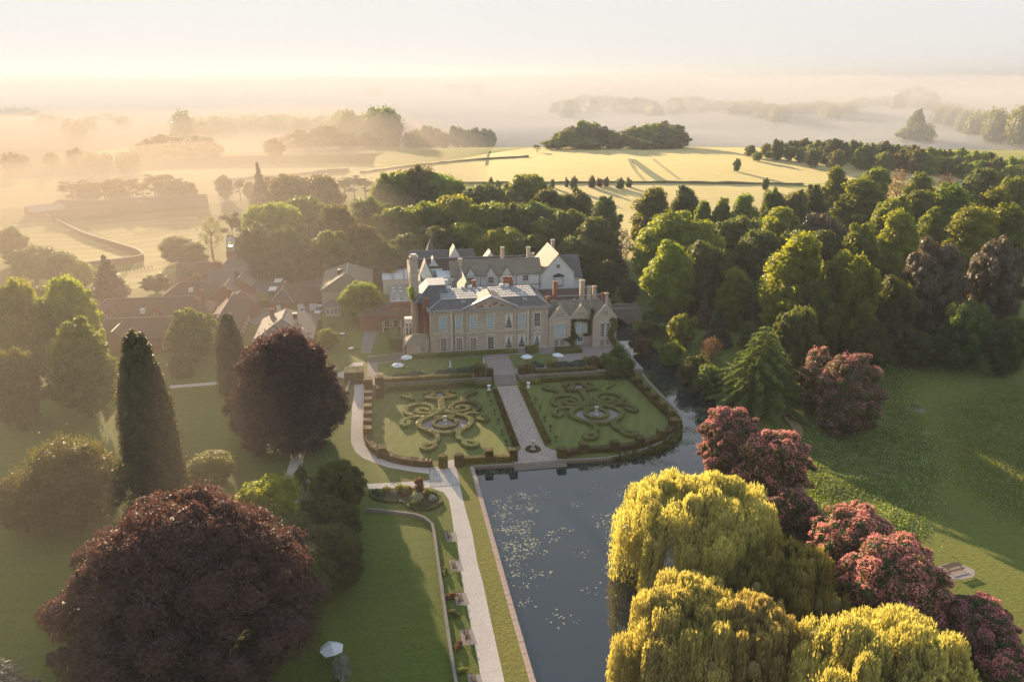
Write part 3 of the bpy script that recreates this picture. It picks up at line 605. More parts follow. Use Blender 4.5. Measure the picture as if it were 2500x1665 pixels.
for it in [(1845, 538, 170, 31, 'tall', 'bright', 'huge bright green tree towering over the dark cedar at the water'), (1962, 572, 150, 30, 'broad', 'mid', 'wide drooping green tree right of the huge bright tree'), (2165, 555, 165, 29, 'round', 'chestnut', 'dark chestnut flecked with pale blossom above the shaded lawn'), (2310, 545, 150, 29, 'round', 'chestnut', 'dark chestnut with pale blossom at the right edge of the picture'),
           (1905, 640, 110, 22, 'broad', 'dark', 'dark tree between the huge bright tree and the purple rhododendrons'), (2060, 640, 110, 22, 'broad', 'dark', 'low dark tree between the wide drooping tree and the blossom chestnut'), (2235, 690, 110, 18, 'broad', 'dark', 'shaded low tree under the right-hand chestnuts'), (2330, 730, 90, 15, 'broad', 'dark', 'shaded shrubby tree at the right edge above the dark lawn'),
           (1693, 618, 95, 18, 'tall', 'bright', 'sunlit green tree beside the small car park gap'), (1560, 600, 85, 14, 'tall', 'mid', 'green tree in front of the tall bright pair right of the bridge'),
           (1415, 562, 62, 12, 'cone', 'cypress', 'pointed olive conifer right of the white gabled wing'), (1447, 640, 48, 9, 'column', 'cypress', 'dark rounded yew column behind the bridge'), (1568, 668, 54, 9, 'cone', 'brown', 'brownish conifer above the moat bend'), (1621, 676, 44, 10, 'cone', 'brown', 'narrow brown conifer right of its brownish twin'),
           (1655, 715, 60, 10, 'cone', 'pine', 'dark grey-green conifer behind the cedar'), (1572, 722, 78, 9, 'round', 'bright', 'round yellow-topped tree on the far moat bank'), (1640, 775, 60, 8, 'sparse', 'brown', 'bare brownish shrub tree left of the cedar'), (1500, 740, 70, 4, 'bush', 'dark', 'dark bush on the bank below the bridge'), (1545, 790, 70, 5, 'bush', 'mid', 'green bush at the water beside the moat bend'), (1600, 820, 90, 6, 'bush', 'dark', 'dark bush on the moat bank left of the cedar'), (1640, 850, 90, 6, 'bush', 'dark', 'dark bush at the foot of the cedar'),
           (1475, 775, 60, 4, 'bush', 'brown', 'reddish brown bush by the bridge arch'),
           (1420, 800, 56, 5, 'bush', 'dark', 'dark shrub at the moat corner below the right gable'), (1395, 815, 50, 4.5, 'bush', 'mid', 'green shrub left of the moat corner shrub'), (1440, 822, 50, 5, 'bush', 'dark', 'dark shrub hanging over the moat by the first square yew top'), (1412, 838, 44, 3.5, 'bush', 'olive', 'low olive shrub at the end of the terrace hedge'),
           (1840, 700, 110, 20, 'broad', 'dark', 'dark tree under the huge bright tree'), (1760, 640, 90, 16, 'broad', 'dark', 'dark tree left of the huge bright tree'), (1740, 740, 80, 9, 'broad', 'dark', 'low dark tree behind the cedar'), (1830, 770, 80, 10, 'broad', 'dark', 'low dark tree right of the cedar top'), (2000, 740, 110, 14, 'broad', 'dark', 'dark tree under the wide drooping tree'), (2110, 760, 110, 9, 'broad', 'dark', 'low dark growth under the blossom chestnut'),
           (150, 640, 125, 24, 'broad', 'bright', 'sunlit green tree at the left behind the dark rounded tree'), (168, 735, 160, 22, 'tall', 'mid', 'big dark rounded tree left of the cypress'), (30, 655, 120, 23, 'broad', 'bright', 'hazy sunlit tree at the left edge'), (85, 690, 80, 20, 'tall', 'mid', 'slim hazy tree between the two sunlit trees at the left edge'), (20, 800, 120, 18, 'broad', 'olive', 'hazy olive tree in front of the left edge tree'),
           (432, 712, 122, 14, 'round', 'mid', 'rounded green tree in front of the red brick range'), (415, 820, 70, 5, 'bush', 'olive', 'low hazy bush beneath the rounded tree'), (300, 762, 60, 9, 'round', 'olive', 'olive tree half hidden behind the cypress'),
           (20, 525, 80, 14, 'broad', 'dark', 'dark hazy tree at the left edge beside the walled paddock'), (70, 565, 110, 13, 'broad', 'dark', 'dark hazy tree left of the walled paddock'), (135, 580, 90, 12, 'broad', 'dark', 'hazy broad tree below the paddock wall'), (178, 602, 80, 9, 'broad', 'bright', 'yellowish low tree below the paddock wall'), (240, 590, 75, 14, 'cone', 'pine', 'dark broad conifer in front of the paddock wall'), (115, 655, 130, 10, 'broad', 'dark', 'flat dark spreading tree behind the sunlit left tree'), (355, 632, 76, 6, 'round', 'dark', 'small dark round tree beside the brick roofs'),
           (405, 545, 85, 10, 'broad', 'olive', 'hazy olive tree left of the two thin pines'), (440, 560, 70, 9, 'broad', 'dark', 'hazy dark tree under the two thin pines'), (478, 495, 62, 17, 'sparse', 'dark', 'tall thin hazy tree left of the dark pine'), (530, 492, 52, 17, 'pine', 'pine', 'tall dark flat-topped pine behind the clock tower'), (445, 610, 62, 7, 'round', 'bright', 'small sunlit weeping tree behind the brick roofs'), (560, 540, 70, 12, 'broad', 'olive', 'hazy tree right of the clock tower'),
           (825, 650, 104, 12, 'broad', 'bright', 'sunlit yellow-green tree standing in the hotel garden'), (752, 755, 56, 6, 'round', 'bright', 'rounded sunlit shrub beside the garden tables'), (730, 735, 26, 3.2, 'round', 'bright', 'clipped ball bush by the parked cars'),
           (612, 1095, 165, 13, 'broad', 'bright', 'lime green tree behind the big copper beech'), (482, 1044, 118, 5.0, 'broad', 'bright', 'low spreading golden-olive tree on the left lawn'), (690, 1075, 34, 3, 'bush', 'dark', 'dark shrub beside the curved path'), (708, 1095, 30, 3, 'bush', 'dark', 'dark shrub close behind the stone column')]:
    tree_top(*it[:6], it[6])
# pines in front of the far barns, small hedge shrubs in the crop field, the dense line of trees on the right
row([(160, 418, 60, 13, 'pine', 'pine'), (195, 412, 60, 13, 'broad', 'dark'), (235, 415, 50, 13, 'pine', 'pine'), (265, 412, 55, 13, 'broad', 'dark'), (300, 412, 40, 13, 'pine', 'pine'), (325, 418, 40, 12, 'pine', 'pine'), (350, 402, 46, 14, 'pine', 'pine'), (378, 402, 50, 14, 'broad', 'dark'), (405, 412, 44, 13, 'pine', 'pine'), (428, 420, 50, 11, 'broad', 'dark'), (512, 405, 40, 13, 'broad', 'pine'), (548, 412, 30, 12, 'pine', 'pine'), (572, 418, 28, 10, 'broad', 'dark'),
     (790, 408, 50, 13, 'pine', 'dark'), (812, 405, 44, 13, 'pine', 'pine'), (838, 408, 44, 12, 'pine', 'pine')], 'the line behind the barns', 'hazy pines beyond the barns')
row([(1128, 410, 16, 6, 'bush', 'dark'), (1145, 414, 14, 5, 'bush', 'dark'), (1244, 408, 15, 6, 'bush', 'dark'), (1270, 411, 14, 5, 'bush', 'dark'), (1303, 409, 10, 5, 'bush', 'dark'), (1320, 404, 18, 8, 'bush', 'dark'), (1361, 406, 20, 6, 'bush', 'brown'), (1378, 408, 16, 5, 'bush', 'brown'), (1394, 408, 15, 5, 'bush', 'brown'), (1426, 408, 24, 6, 'bush', 'dark'), (1446, 409, 15, 5, 'bush', 'dark'), (1762, 408, 16, 7, 'bush', 'dark')],
    'the crop field hedge line', 'shrubs along the crop field hedge')
rr = random.Random(5); it_ = []
def lerp_line(pl, x):
    for (x0, y0), (x1, y1) in zip(pl, pl[1:]):
        if x0 <= x <= x1: return y0 + (y1 - y0) * (x - x0) / (x1 - x0)
    return pl[-1][1]
fr = [(1730, 347), (1850, 336), (2000, 344), (2150, 356), (2360, 378)]
row([(x + rr.uniform(-5, 5), lerp_line(fr, x) + rr.uniform(-3, 5), rr.uniform(40, 56) * min(1, .45 + (x - 1740) / 300), (12 + rr.uniform(-2, 2)) * min(1, .5 + (x - 1740) / 300), 'fartree', rr.choice(['mid', 'dark', 'mid', 'olive'])) for x in range(1740, 2362, 27)], 'the far right tree line, front', 'front rank of the far tree line')
row([(x + rr.uniform(-6, 6), lerp_line(fr, x) - 15 + rr.uniform(-4, 4), rr.uniform(36, 58) * min(1, .45 + (x - 1700) / 300), (15 + rr.uniform(-2, 3)) * min(1, .5 + (x - 1700) / 300), 'fartree', rr.choice(['mid', 'dark', 'dark', 'olive'])) for x in range(1700, 2362, 30)], 'the far right tree line, rear', 'rear rank of the far tree line')
row([(1235, 333, 22, -660, 'pine', 'olive'), (1275, 320, 60, -690, 'fartree', 'mid'), (1300, 302, 64, -700, 'fartree', 'mid'), (1322, 292, 60, -715, 'fartree', 'olive'), (1350, 281, 76, -720, 'fartree', 'mid'), (1385, 295, 70, -700, 'fartree', 'olive'), (1415, 306, 66, -690, 'fartree', 'olive'), (1440, 302, 66, -715, 'fartree', 'olive'), (1465, 292, 60, -715, 'fartree', 'mid'), (1493, 286, 70, -720, 'fartree', 'mid'), (1525, 283, 70, -730, 'fartree', 'olive'), (1552, 290, 62, -715, 'fartree', 'olive'), (1568, 306, 44, -700, 'fartree', 'olive'), (1470, 318, 90, -690, 'fartree', 'olive'), (1350, 318, 90, -690, 'fartree', 'mid'), (1530, 318, 80, -695, 'fartree', 'olive')],
    'the copse on the crest of the crop field', 'copse on the crest')
row([(940, 308, 34, -800, 'fartree', 'olive'), (955, 300, 36, -810, 'fartree', 'mid'), (978, 290, 44, -820, 'fartree', 'mid'), (1000, 298, 40, -820, 'fartree', 'olive'), (1022, 306, 36, -800, 'fartree', 'olive'), (1048, 293, 42, -820, 'fartree', 'dark'), (1070, 300, 40, -810, 'fartree', 'dark'), (1092, 297, 42, -820, 'fartree', 'dark'), (1114, 297, 44, -820, 'fartree', 'dark'), (1130, 306, 26, -810, 'fartree', 'dark'), (950, 320, 50, -790, 'fartree', 'mid')],
    'the misty copse left of the crest', 'misty copse left of the crest')
row([(25, 352, 44, 14, 'fartree', 'dark'), (45, 358, 40, 13, 'fartree', 'dark'), (115, 352, 34, 14, 'fartree', 'dark'), (170, 344, 44, 15, 'fartree', 'dark'), (205, 350, 44, 14, 'fartree', 'dark'), (240, 354, 40, 13, 'fartree', 'dark'), (285, 350, 44, 14, 'fartree', 'dark'), (305, 350, 30, 13, 'fartree', 'dark')], 'the misty tree line at the far left', 'misty trees at the far left')
row([(325, 330, 56, -660, 'fartree', 'dark'), (350, 318, 60, -670, 'fartree', 'dark'), (375, 310, 70, -680, 'fartree', 'dark'), (405, 318, 56, -670, 'fartree', 'dark'), (435, 322, 60, -660, 'fartree', 'dark'), (462, 316, 70, -670, 'fartree', 'dark'), (488, 328, 44, -660, 'fartree', 'dark'), (628, 321, 50, -660, 'fartree', 'dark'), (690, 300, 90, -760, 'fartree', 'dark'), (745, 292, 90, -770, 'fartree', 'dark'), (800, 304, 80, -760, 'fartree', 'dark'), (855, 303, 80, -760, 'fartree', 'dark'), (890, 318, 60, -750, 'fartree', 'dark')],
    'the misty copse above the walled paddock', 'misty copse above the paddock')
row([(2112, 252, 46, -940, 'tall', 'mid', 'single tall tree with a round head rising out of the mist on the right'), (2108, 284, 84, -930, 'fartree', 'mid', 'wide misty tree at the foot of the tall round-headed tree'), (1825, 262, 60, 18, 'fartree', 'mid', 'pale misty tree in front of the far right-hand wood')], '', None)
# woods so far off that they read as one mass
def far_wood(name, label, line, H, dep, seed, lf='dark', step=14):
    r = random.Random(seed); L = []
    x = line[0][0]
    while x < line[-1][0]:
        py = lerp_line(line, x) + r.uniform(-3, 3); d = ray(x * D_, py * D_); h = H * r.uniform(.9, 1.1)
        t = (h - 21 - CAMH) / min(d[2], -.004); X, Y = d[0] * t, d[1] * t
        sc = Y / 1600.0
        for k in range(dep):
            q = Y + k * 22 * sc * r.uniform(.6, 1.2); z0 = hz(X, q); rad = 13 * sc ** .5 * r.uniform(.8, 1.3)
            L.append((X * q / Y + r.uniform(-4, 4), q, z0 + h * .55, rad, rad, h * .46))
        x += step
    me = clump_mesh(name, L, len(L) * 260, 2.6, LEAF[lf], seed, core=.92)
    tag(ob(name, me), label, 'wood', kind='stuff')
far_wood('far_wood', 'misty wood across the valley on the right', [(1550, 232), (1590, 226), (1640, 234), (1720, 238), (1800, 246), (1880, 240), (1940, 244), (1975, 232), (2060, 224), (2120, 228), (2160, 244), (2240, 262), (2360, 290)], 40, 5, 1, 'mid')
far_wood('far_wood', 'misty wood across the valley in the centre left', [(420, 295), (470, 284), (560, 276), (640, 270), (700, 280), (760, 276), (800, 300), (860, 304), (905, 318)], 34, 5, 2)
far_wood('far_wood', 'pale misty wood at the far left', [(-20, 245), (60, 252), (110, 270), (180, 290), (240, 262), (300, 280)], 34, 3, 3, 'dark', 20)
far_wood('far_wood', 'faint wood on the right of the valley beyond the mist', [(1280, 238), (1340, 224), (1420, 228), (1480, 230), (1520, 240)], 42, 3, 4, 'dark', 12)
far_wood('far_wood', 'faint blue-grey wood on the horizon behind the house', [(850, 196), (930, 188), (1020, 190), (1120, 196)], 55, 2, 5, 'dark', 20)
far_wood('far_wood', 'faint wood on the horizon at the right', [(2070, 212), (2110, 205), (2160, 212)], 55, 2, 6, 'dark', 16)

# ================================================================== great trees built one by one
def crown_thing(name, label, cat, base, parts, trunk=None, z=0.0, group=None):
    root = thing(name, label, cat, (base[0], base[1], z), 0, group)
    for nm, me in parts: ob(nm, me, root)
    if trunk: ob('trunk', trunk, root)
    return root
def base_top(bx, by, ty, wpx):
    """ground point under (bx, by) of the photo, height of the top at row ty, metres per wpx pixels"""
    b = at(bx, by); hgt = zat(bx, ty, b[1]); return b, hgt, wpx / FPX * (b[1] * math.cos(PITCH) + (CAMH - hgt * .5) * math.sin(PITCH))
def dome_lobes(seed, R, H, z0, n, lump=.26, top=.15, squash=.36):
    r = random.Random(seed); L = []
    for i in range(n):
        z = 1 - 1.75 * (i + .5) / n; a = i * 2.399963 + r.uniform(-.3, .3); q = math.sqrt(max(0, 1 - z * z)); rr = R * (1 - top * max(0, z)) * r.uniform(.66, .88); lr = R * r.uniform(lump * .55, lump * 1.25)
        L.append((math.cos(a) * q * rr, math.sin(a) * q * rr, z0 + (H - z0) * (.46 + z * .40 * r.uniform(.94, 1.05)), lr, lr, lr * .85))
    for i in range(int(n * 1.3)):
        z = r.uniform(-.8, 1); a = r.uniform(0, 6.28); q = math.sqrt(max(0, 1 - z * z)); rr = R * (1 - top * max(0, z)) * r.uniform(.88, 1.06); lr = R * r.uniform(.04, .10)
        L.append((math.cos(a) * q * rr, math.sin(a) * q * rr, z0 + (H - z0) * (.46 + z * .46 * r.uniform(.94, 1.07)), lr * 1.5, lr * 1.5, lr))
    L.append((0, 0, z0 + (H - z0) * .45, R * .72, R * .72, (H - z0) * .42)); return L
# big copper beech, front left
cb = at(500, 1650); cb = np.array([cb[0], cb[1]])
H_ = zat(455, 1205, cb[1]); W_ = 612 / FPX * (cb[1] * math.cos(PITCH) + (CAMH - 12) * math.sin(PITCH))
R_ = W_ / 2
me = clump_mesh('crown', dome_lobes(3, R_, H_, .6, 70, .20, .36), 210000, .25, LEAF['copper'], 3, core=.72, zmin=.1, fuzz=.07, spread=.35)
crown_thing('copper_beech', 'huge domed copper beech filling the lower left', 'tree', cb, [('crown', me)], trunk_me('trunk', 14, .9, 9, random.Random(3)))
# drooping copper beech at the curved path
b2, h2, w2 = base_top(712, 1085, 795, 270)
L = dome_lobes(5, w2 / 2, h2, -2.5, 60, .24, .18)
me = clump_mesh('crown', L, 90000, .28, LEAF['copper'], 5, core=.72, zmin=.6, fuzz=.12, spread=.35, aspect=1.4)
crown_thing('copper_beech', 'drooping copper beech between the dark column conifer and the parterre', 'tree', b2, [('crown', me)], trunk_me('trunk', 12, .7, 9, random.Random(5)))
# columnar cypress and its dark neighbour
def column_tree(bx, by, ty, wpx, label, seed, n, leafm='cypress', taper=.62):
    b, h, w_ = base_top(bx, by, ty, wpx); r = random.Random(seed); L = []
    for i in range(58):
        f = (i + .5) / 58; rad = w_ / 2 * min(1, (1.12 - f) * 1.9) ** .6 * (1 - .28 * f) ; a = i * 2.4
        L.append((math.cos(a) * rad * taper, math.sin(a) * rad * taper, .6 + f * (h - 1.6), rad * .46, rad * .46, rad * .9))
    for i in range(8): L.append((0, 0, h * (i + .5) / 9, w_ * .30 * (1.1 - i / 9), w_ * .30 * (1.1 - i / 9), h * .12))
    me = clump_mesh('crown', L, n, .27, LEAF[leafm], seed, core=.9, zmin=.05, fuzz=.07, spread=.5, aspect=1.3)
    crown_thing('cypress', label, 'tree', b, [('crown', me)], trunk_me('trunk', h * .6, .4, 2, r))
column_tree(385, 1188, 806, 140, 'tall tapering cypress standing alone on the left lawn', 7, 42000)
column_tree(575, 960, 760, 78, 'dark column conifer tucked behind the drooping copper beech', 8, 16000)
# hazy fine-twigged tree and its neighbour, left foreground
for bx, by, ty, wp, lab, sd_ in [(195, 1290, 1078, 250, 'hazy fine-twigged round tree left of the cypress', 21), (70, 1300, 1155, 130, 'small hazy tree at the left edge below the fine-twigged tree', 22)]:
    b, h, w_ = base_top(bx, by, ty, wp)
    me = clump_mesh('crown', dome_lobes(sd_, w_ / 2, h, .8, 34, .26, .1), int(w_ * 1500), .26, LEAF['olive'], sd_, core=.7, zmin=.3, fuzz=.22, spread=.3)
    crown_thing('hazy_tree', lab, 'tree', b, [('crown', me)], trunk_me('trunk', h * .7, .3, 9, random.Random(sd_)))
# dense group of trees left of the bowling lawn
for bx, by, ty, wp, lf, lab, sd_ in [(832, 1255, 1120, 125, 'mid', 'tree hung with yellow-green leaves right of the stone column', 31), (800, 1340, 1215, 150, 'dark', 'dark green rounded tree at the corner of the bowling lawn', 32), (715, 1400, 1255, 150, 'dark', 'dark tree between the lime green tree and the bowling lawn', 33),
                                (800, 1430, 1290, 170, 'olive', 'olive brown tree leaning over the bowling lawn', 34), (850, 1370, 1290, 70, 'dark', 'small dark tree at the edge of the bowling lawn', 35), (740, 1480, 1330, 140, 'dark', 'lowest dark tree beside the big copper beech', 36), (668, 1330, 1200, 110, 'dark', 'dark shady tree below the lime green tree', 37)]:
    b, h, w_ = base_top(bx, by, ty, wp)
    me = clump_mesh('crown', dome_lobes(sd_, w_ / 2, h, .2, 30, .28, .05), int(w_ * 1900), .27, LEAF[lf], sd_, core=.85, zmin=.1, fuzz=.09)
    crown_thing('garden_tree', lab, 'tree', b, [('crown', me)], trunk_me('trunk', h * .6, .25, 5, random.Random(sd_)))
# willows over the pond
def willow(bx, by, ty, wpx, label, seed, n, leafm='willow', droop=1.0, hgt=None):
    b = at(bx, by); h = zat(bx, ty, b[1]) if hgt is None else hgt
    R = wpx / 2 / FPX * (b[1] * math.cos(PITCH) + (CAMH - h * .5) * math.sin(PITCH)); rng = np.random.default_rng(seed); r = random.Random(seed)
    m_ = 40; heads = []
    for i in range(m_):
        a = i * 2.4; f = math.sqrt((i + .5) / m_) * r.uniform(.78, 1.02); rad = R * r.uniform(.10, .25)
        heads.append((math.cos(a) * f * R, math.sin(a) * f * R, h * (1.0 - .38 * f ** 2.4) - rad * .8 + r.uniform(-2.4, .9), rad))
    heads = np.array(heads); k = rng.integers(0, m_, n); nb = n // 14; bd = unit(rng.normal(size=(nb, 3))); bk = rng.integers(0, m_, nb); bi = rng.integers(0, nb, n); k = bk[bi]; d = unit(bd[bi] + rng.normal(size=(n, 3)) * .13); d[:, 2] = np.abs(d[:, 2]) * .9 - .12; d = unit(d)
    p0 = heads[k, :3] + d * heads[k, 3:4] * np.array([1, 1, .8]) * rng.uniform(.8, 1.07, (n, 1))
    out_ = np.clip(np.hypot(p0[:, 0], p0[:, 1]) / R, 0, 1.2)
    ln = rng.uniform(1.6, 4.8, n) + out_ ** 3 * rng.uniform(2.0, 11.0, n) * droop
    far_ = (out_ > .72) & (np.sin(bi * 1.7) > -.2); ln = np.where(far_, np.maximum(ln, p0[:, 2] * rng.uniform(.35, 1.0, n) * droop), ln)
    ln = np.minimum(ln, p0[:, 2] + .3); segs = 8; P_ = []
    drift = unit(np.column_stack([p0[:, 0], p0[:, 1], np.zeros(n)])) * rng.uniform(.0, .10, (n, 1))
    for s_ in range(segs):
        t = (s_ + rng.random(n)) / segs
        q = p0 + drift * (t * ln)[:, None] + rng.normal(size=(n, 3)) * .08; q[:, 2] -= t * ln; P_.append(q)
    pos = np.vstack(P_); nr = unit(rng.normal(size=pos.shape) + np.array([0, 0, .2]))
    up = np.tile(np.array([0., 0., -1.]), (len(pos), 1))
    V = cards(pos, nr, .17, rng, 3.6, up); F = np.arange(len(V)).reshape(-1, 4)
    root = thing('weeping_willow', label, 'tree', (b[0], b[1], 0))
    ob('crown', mesh('crown', V, F, LEAF[leafm]), root)
    core = MB()  # opaque blobs added inside the crown to block light
    for j in range(m_):
        c = heads[j]; core.add([tuple(c[:3] - np.array([0, 0, c[3] * .8]) + q * np.array([c[3] * .52, c[3] * .52, c[3] * .8])) for q in ICV], [tuple(f) for f in ICF])
    core.ob('inner_foliage', LEAF[leafm], root)
    ob('trunk', trunk_me('trunk', h * .8, .6, 9, r), root)
willow(1700, 1385, 1165, 390, 'golden weeping willow nearest the parterre, leaning over the pond', 41, 23000)
willow(1690, 1650, 1432, 350, 'lower golden willow trailing into the pond below the first', 42, 19000)
willow(1900, 1500, 1330, 270, 'duller green-gold willow between the first willow and the pink rhododendrons', 45, 9000, 'willowdull', .8)
willow(1830, 1700, 1480, 260, 'small golden willow at the bottom edge between two larger ones', 43, 12000)
willow(2150, 1830, 1535, 470, 'broad golden willow at the lower right in front of the rhododendrons', 44, 23000, 'willow', .8)
# rhododendrons in flower
def rhodo(bx, by, ty, wpx, label, seed, bloom=.5, sq=1.0, extra=()):
    b, h, w_ = base_top(bx, by, ty, wpx)
    L = dome_lobes(seed, w_ / 2, h, -1.0, 28, .27, .0) + [tuple(e) for e in extra]
    n = int(w_ * w_ * 120 + 5000)
    me = clump_mesh('foliage', L, n, .30, LEAF['rhodo'], seed, core=.9, zmin=.05, fuzz=.05, spread=.5)
    mf = clump_mesh('flowers', [tuple(np.array(l) * np.array([1.01, 1.01, 1.01, 1.05, 1.05, 1.06])) for l in L], int(n * bloom), .26, LEAF['bloom'], seed + 100, core=0, aspect=.8, zmin=.5, fuzz=.03, spread=.3)
    crown_thing('rhododendron', label, 'shrub', b, [('foliage', me), ('flowers', mf)], trunk_me('trunk', h * .4, .25, 4, random.Random(seed)))
rhodo(1985, 1010, 835, 88, 'dark purple rhododendron half hidden beside the cedar', 51, .35)
rhodo(2060, 1062, 850, 150, 'tall dark red rhododendron above the shaded lawn', 52, .45)
rhodo(1775, 1165, 985, 150, 'pink rhododendron standing at the bend of the moat', 53, .7)
rhodo(1880, 1215, 1045, 180, 'dark pink rhododendron behind the first willow', 54, .65)
rhodo(1925, 1300, 1190, 130, 'shaded red rhododendron behind the willow crown', 55, .35)
rhodo(2070, 1400, 1228, 195, 'bright pink rhododendron in the middle of the bank', 56, .8)
rhodo(2170, 1515, 1325, 260, 'largest pink rhododendron beside the long picnic table', 57, .85)
rhodo(2375, 1590, 1462, 180, 'pink rhododendron below the long picnic table', 58, .8)
rhodo(2470, 1665, 1590, 150, 'pink rhododendron in the bottom right corner', 59, .8)
# cedar: tiers of drooping fans
def cedar(bx, by, ty, wpx, label, seed, leafm, n_per=20, tiers=12, name='cedar', size=.42):
    b, h, w_ = base_top(bx, by, ty, wpx); rng = np.random.default_rng(seed); r = random.Random(seed); R = w_ / 2
    root = thing(name, label, 'tree', (b[0], b[1], 0)); P_ = []; NR = []; UP = []; tb = MB()
    tb.tube((0, 0, -.3), (0, 0, h * .97), .55, .06, 8)
    for i in range(tiers):
        f = (i + .5) / tiers; z = .12 * h + f * h * .84; rad = R * (1 - f) ** .8 + .5; k = int(7 + 7 * (1 - f))
        for j in range(k):
            a = 2 * math.pi * j / k + i * 1.1 + r.uniform(-.15, .15); rj = rad * r.uniform(.78, 1.12); d = np.array([math.cos(a), math.sin(a), 0]); side = np.array([-d[1], d[0], 0])
            m_ = int(n_per * rj * 3.2); s = rng.random(m_) ** .7; lat = rng.normal(size=m_) * .19 * rj * (1.05 - s) + rng.normal(size=m_) * .12
            zz_ = z + rj * .20 * s - rj * .38 * s * s - np.abs(lat) * .35 + rng.normal(size=m_) * .09
            P_.append(d * (s * rj)[:, None] + side * lat[:, None] + np.array([0, 0, 1]) * zz_[:, None])
            NR.append(np.tile(np.array([0, 0, 1.]) + d * .3, (m_, 1)) + rng.normal(size=(m_, 3)) * .35); UP.append(np.tile(d, (m_, 1)) + side * np.sign(lat)[:, None] * .5)
            tb.tube((0, 0, z), tuple(d * rj * .7 + np.array([0, 0, z - .02 * rj])), .10, .03, 4)
    pos = np.vstack(P_); V = cards(pos, unit(np.vstack(NR)), size, rng, 1.5, unit(np.vstack(UP)))
    ob('foliage', mesh('foliage', V, np.arange(len(V)).reshape(-1, 4), LEAF[leafm]), root); tb.ob('trunk', BARK, root)
cedar(1850, 990, 785, 250, 'green cedar with drooping fan branches above the moat', 61, 'cedar')
cedar(20, 1760, 1600, 190, 'pale silvery cedar poking into the bottom left corner', 62, 'silver', 22, 8, size=.26)

# ================================================================== clipped hedges, parterre, borders
def stroke(pts, closed=False):
    """smoothed centre line with even steps"""
    pts = [np.array(p, float) for p in pts]; n = len(pts); out_ = []
    for i in range(n if closed else n - 1):
        p0, p1, p2, p3 = (pts[(i + k) % n] if closed else pts[min(max(i + k, 0), n - 1)] for k in (-1, 0, 1, 2))
        m_ = max(2, int(np.linalg.norm(p2 - p1) / .5))
        for j in range(m_):
            t = j / m_; out_.append(.5 * (2 * p1 + (p2 - p0) * t + (2 * p0 - 5 * p1 + 4 * p2 - p3) * t * t + (3 * p1 - p0 - 3 * p2 + p3) * t ** 3))
    if not closed: out_.append(pts[-1])
    return np.array(out_)
def band(line, w_, z0, z1, closed=False, rough=.05, rng=random.Random(2)):
    """solid strip with a slightly uneven clipped top"""
    n = len(line); V = []; F = []
    for i in range(n):
        a = line[(i - 1) % n] if closed else line[max(i - 1, 0)]; b = line[(i + 1) % n] if closed else line[min(i + 1, n - 1)]
        t = unit(b - a); q = np.array([-t[1], t[0]]) * w_ / 2; p_ = line[i]
        for s_, z in ((1, z0), (1, z1 - .12), (.82, z1), (-.82, z1), (-1, z1 - .12), (-1, z0)):
            V.append((p_[0] + q[0] * s_ + rng.uniform(-rough, rough), p_[1] + q[1] * s_ + rng.uniform(-rough, rough), z + (rng.uniform(-rough, rough) if z > z0 else 0)))
    m_ = n if closed else n - 1
    for i in range(m_):
        a = 6 * i; b = 6 * ((i + 1) % n)
        for k in range(5): F.append((a + k, b + k, b + k + 1, a + k + 1))
    if not closed: F += [tuple(range(6)), tuple(6 * (n - 1) + k for k in range(5, -1, -1))]
    return V, F
def leafy(V, F, n_m2, size, seed, zmin=-9):
    """leaf faces over a clipped surface"""
    rng = np.random.default_rng(seed); V = np.array(V); A = []; B = []; Cc = []
    for f in F:
        for k in range(1, len(f) - 1): A.append(V[f[0]]); B.append(V[f[k]]); Cc.append(V[f[k + 1]])
    A, B, Cc = map(np.array, (A, B, Cc)); nr = np.cross(B - A, Cc - A); ar = np.linalg.norm(nr, axis=1) / 2
    n = int(ar.sum() * n_m2); k = rng.choice(len(A), n, p=ar / ar.sum()); u_, v_ = rng.random(n), rng.random(n); s = u_ + v_ > 1; u_[s] = 1 - u_[s]; v_[s] = 1 - v_[s]
    pos = A[k] + (B[k] - A[k]) * u_[:, None] + (Cc[k] - A[k]) * v_[:, None]; nn = unit(nr[k])
    pos = pos + nn * rng.normal(size=n)[:, None] * .025; nn = unit(nn + rng.normal(size=nn.shape) * .6)
    return cards(pos, nn, size, rng)
def hedge_mesh(name, pieces, leafm, n_m2=45, size=.17, seed=1):
    b = MB()
    for V, F in pieces: b.add(V, F)
    K = leafy(b.v, b.f, n_m2, size, seed); n0 = len(b.v)
    b.v += [tuple(q) for q in K]; b.f += [tuple(range(n0 + 4 * i, n0 + 4 * i + 4)) for i in range(len(K) // 4)]
    return b.me(name, LEAF[leafm])
def boxv(x0, x1, y0, y1, z0, z1, rng=random.Random(3), r=.05):
    b = MB().box(x0, x1, y0, y1, z0, z1); n = 3
    return [tuple(c + rng.uniform(-r, r) for c in p) for p in b.v], b.f
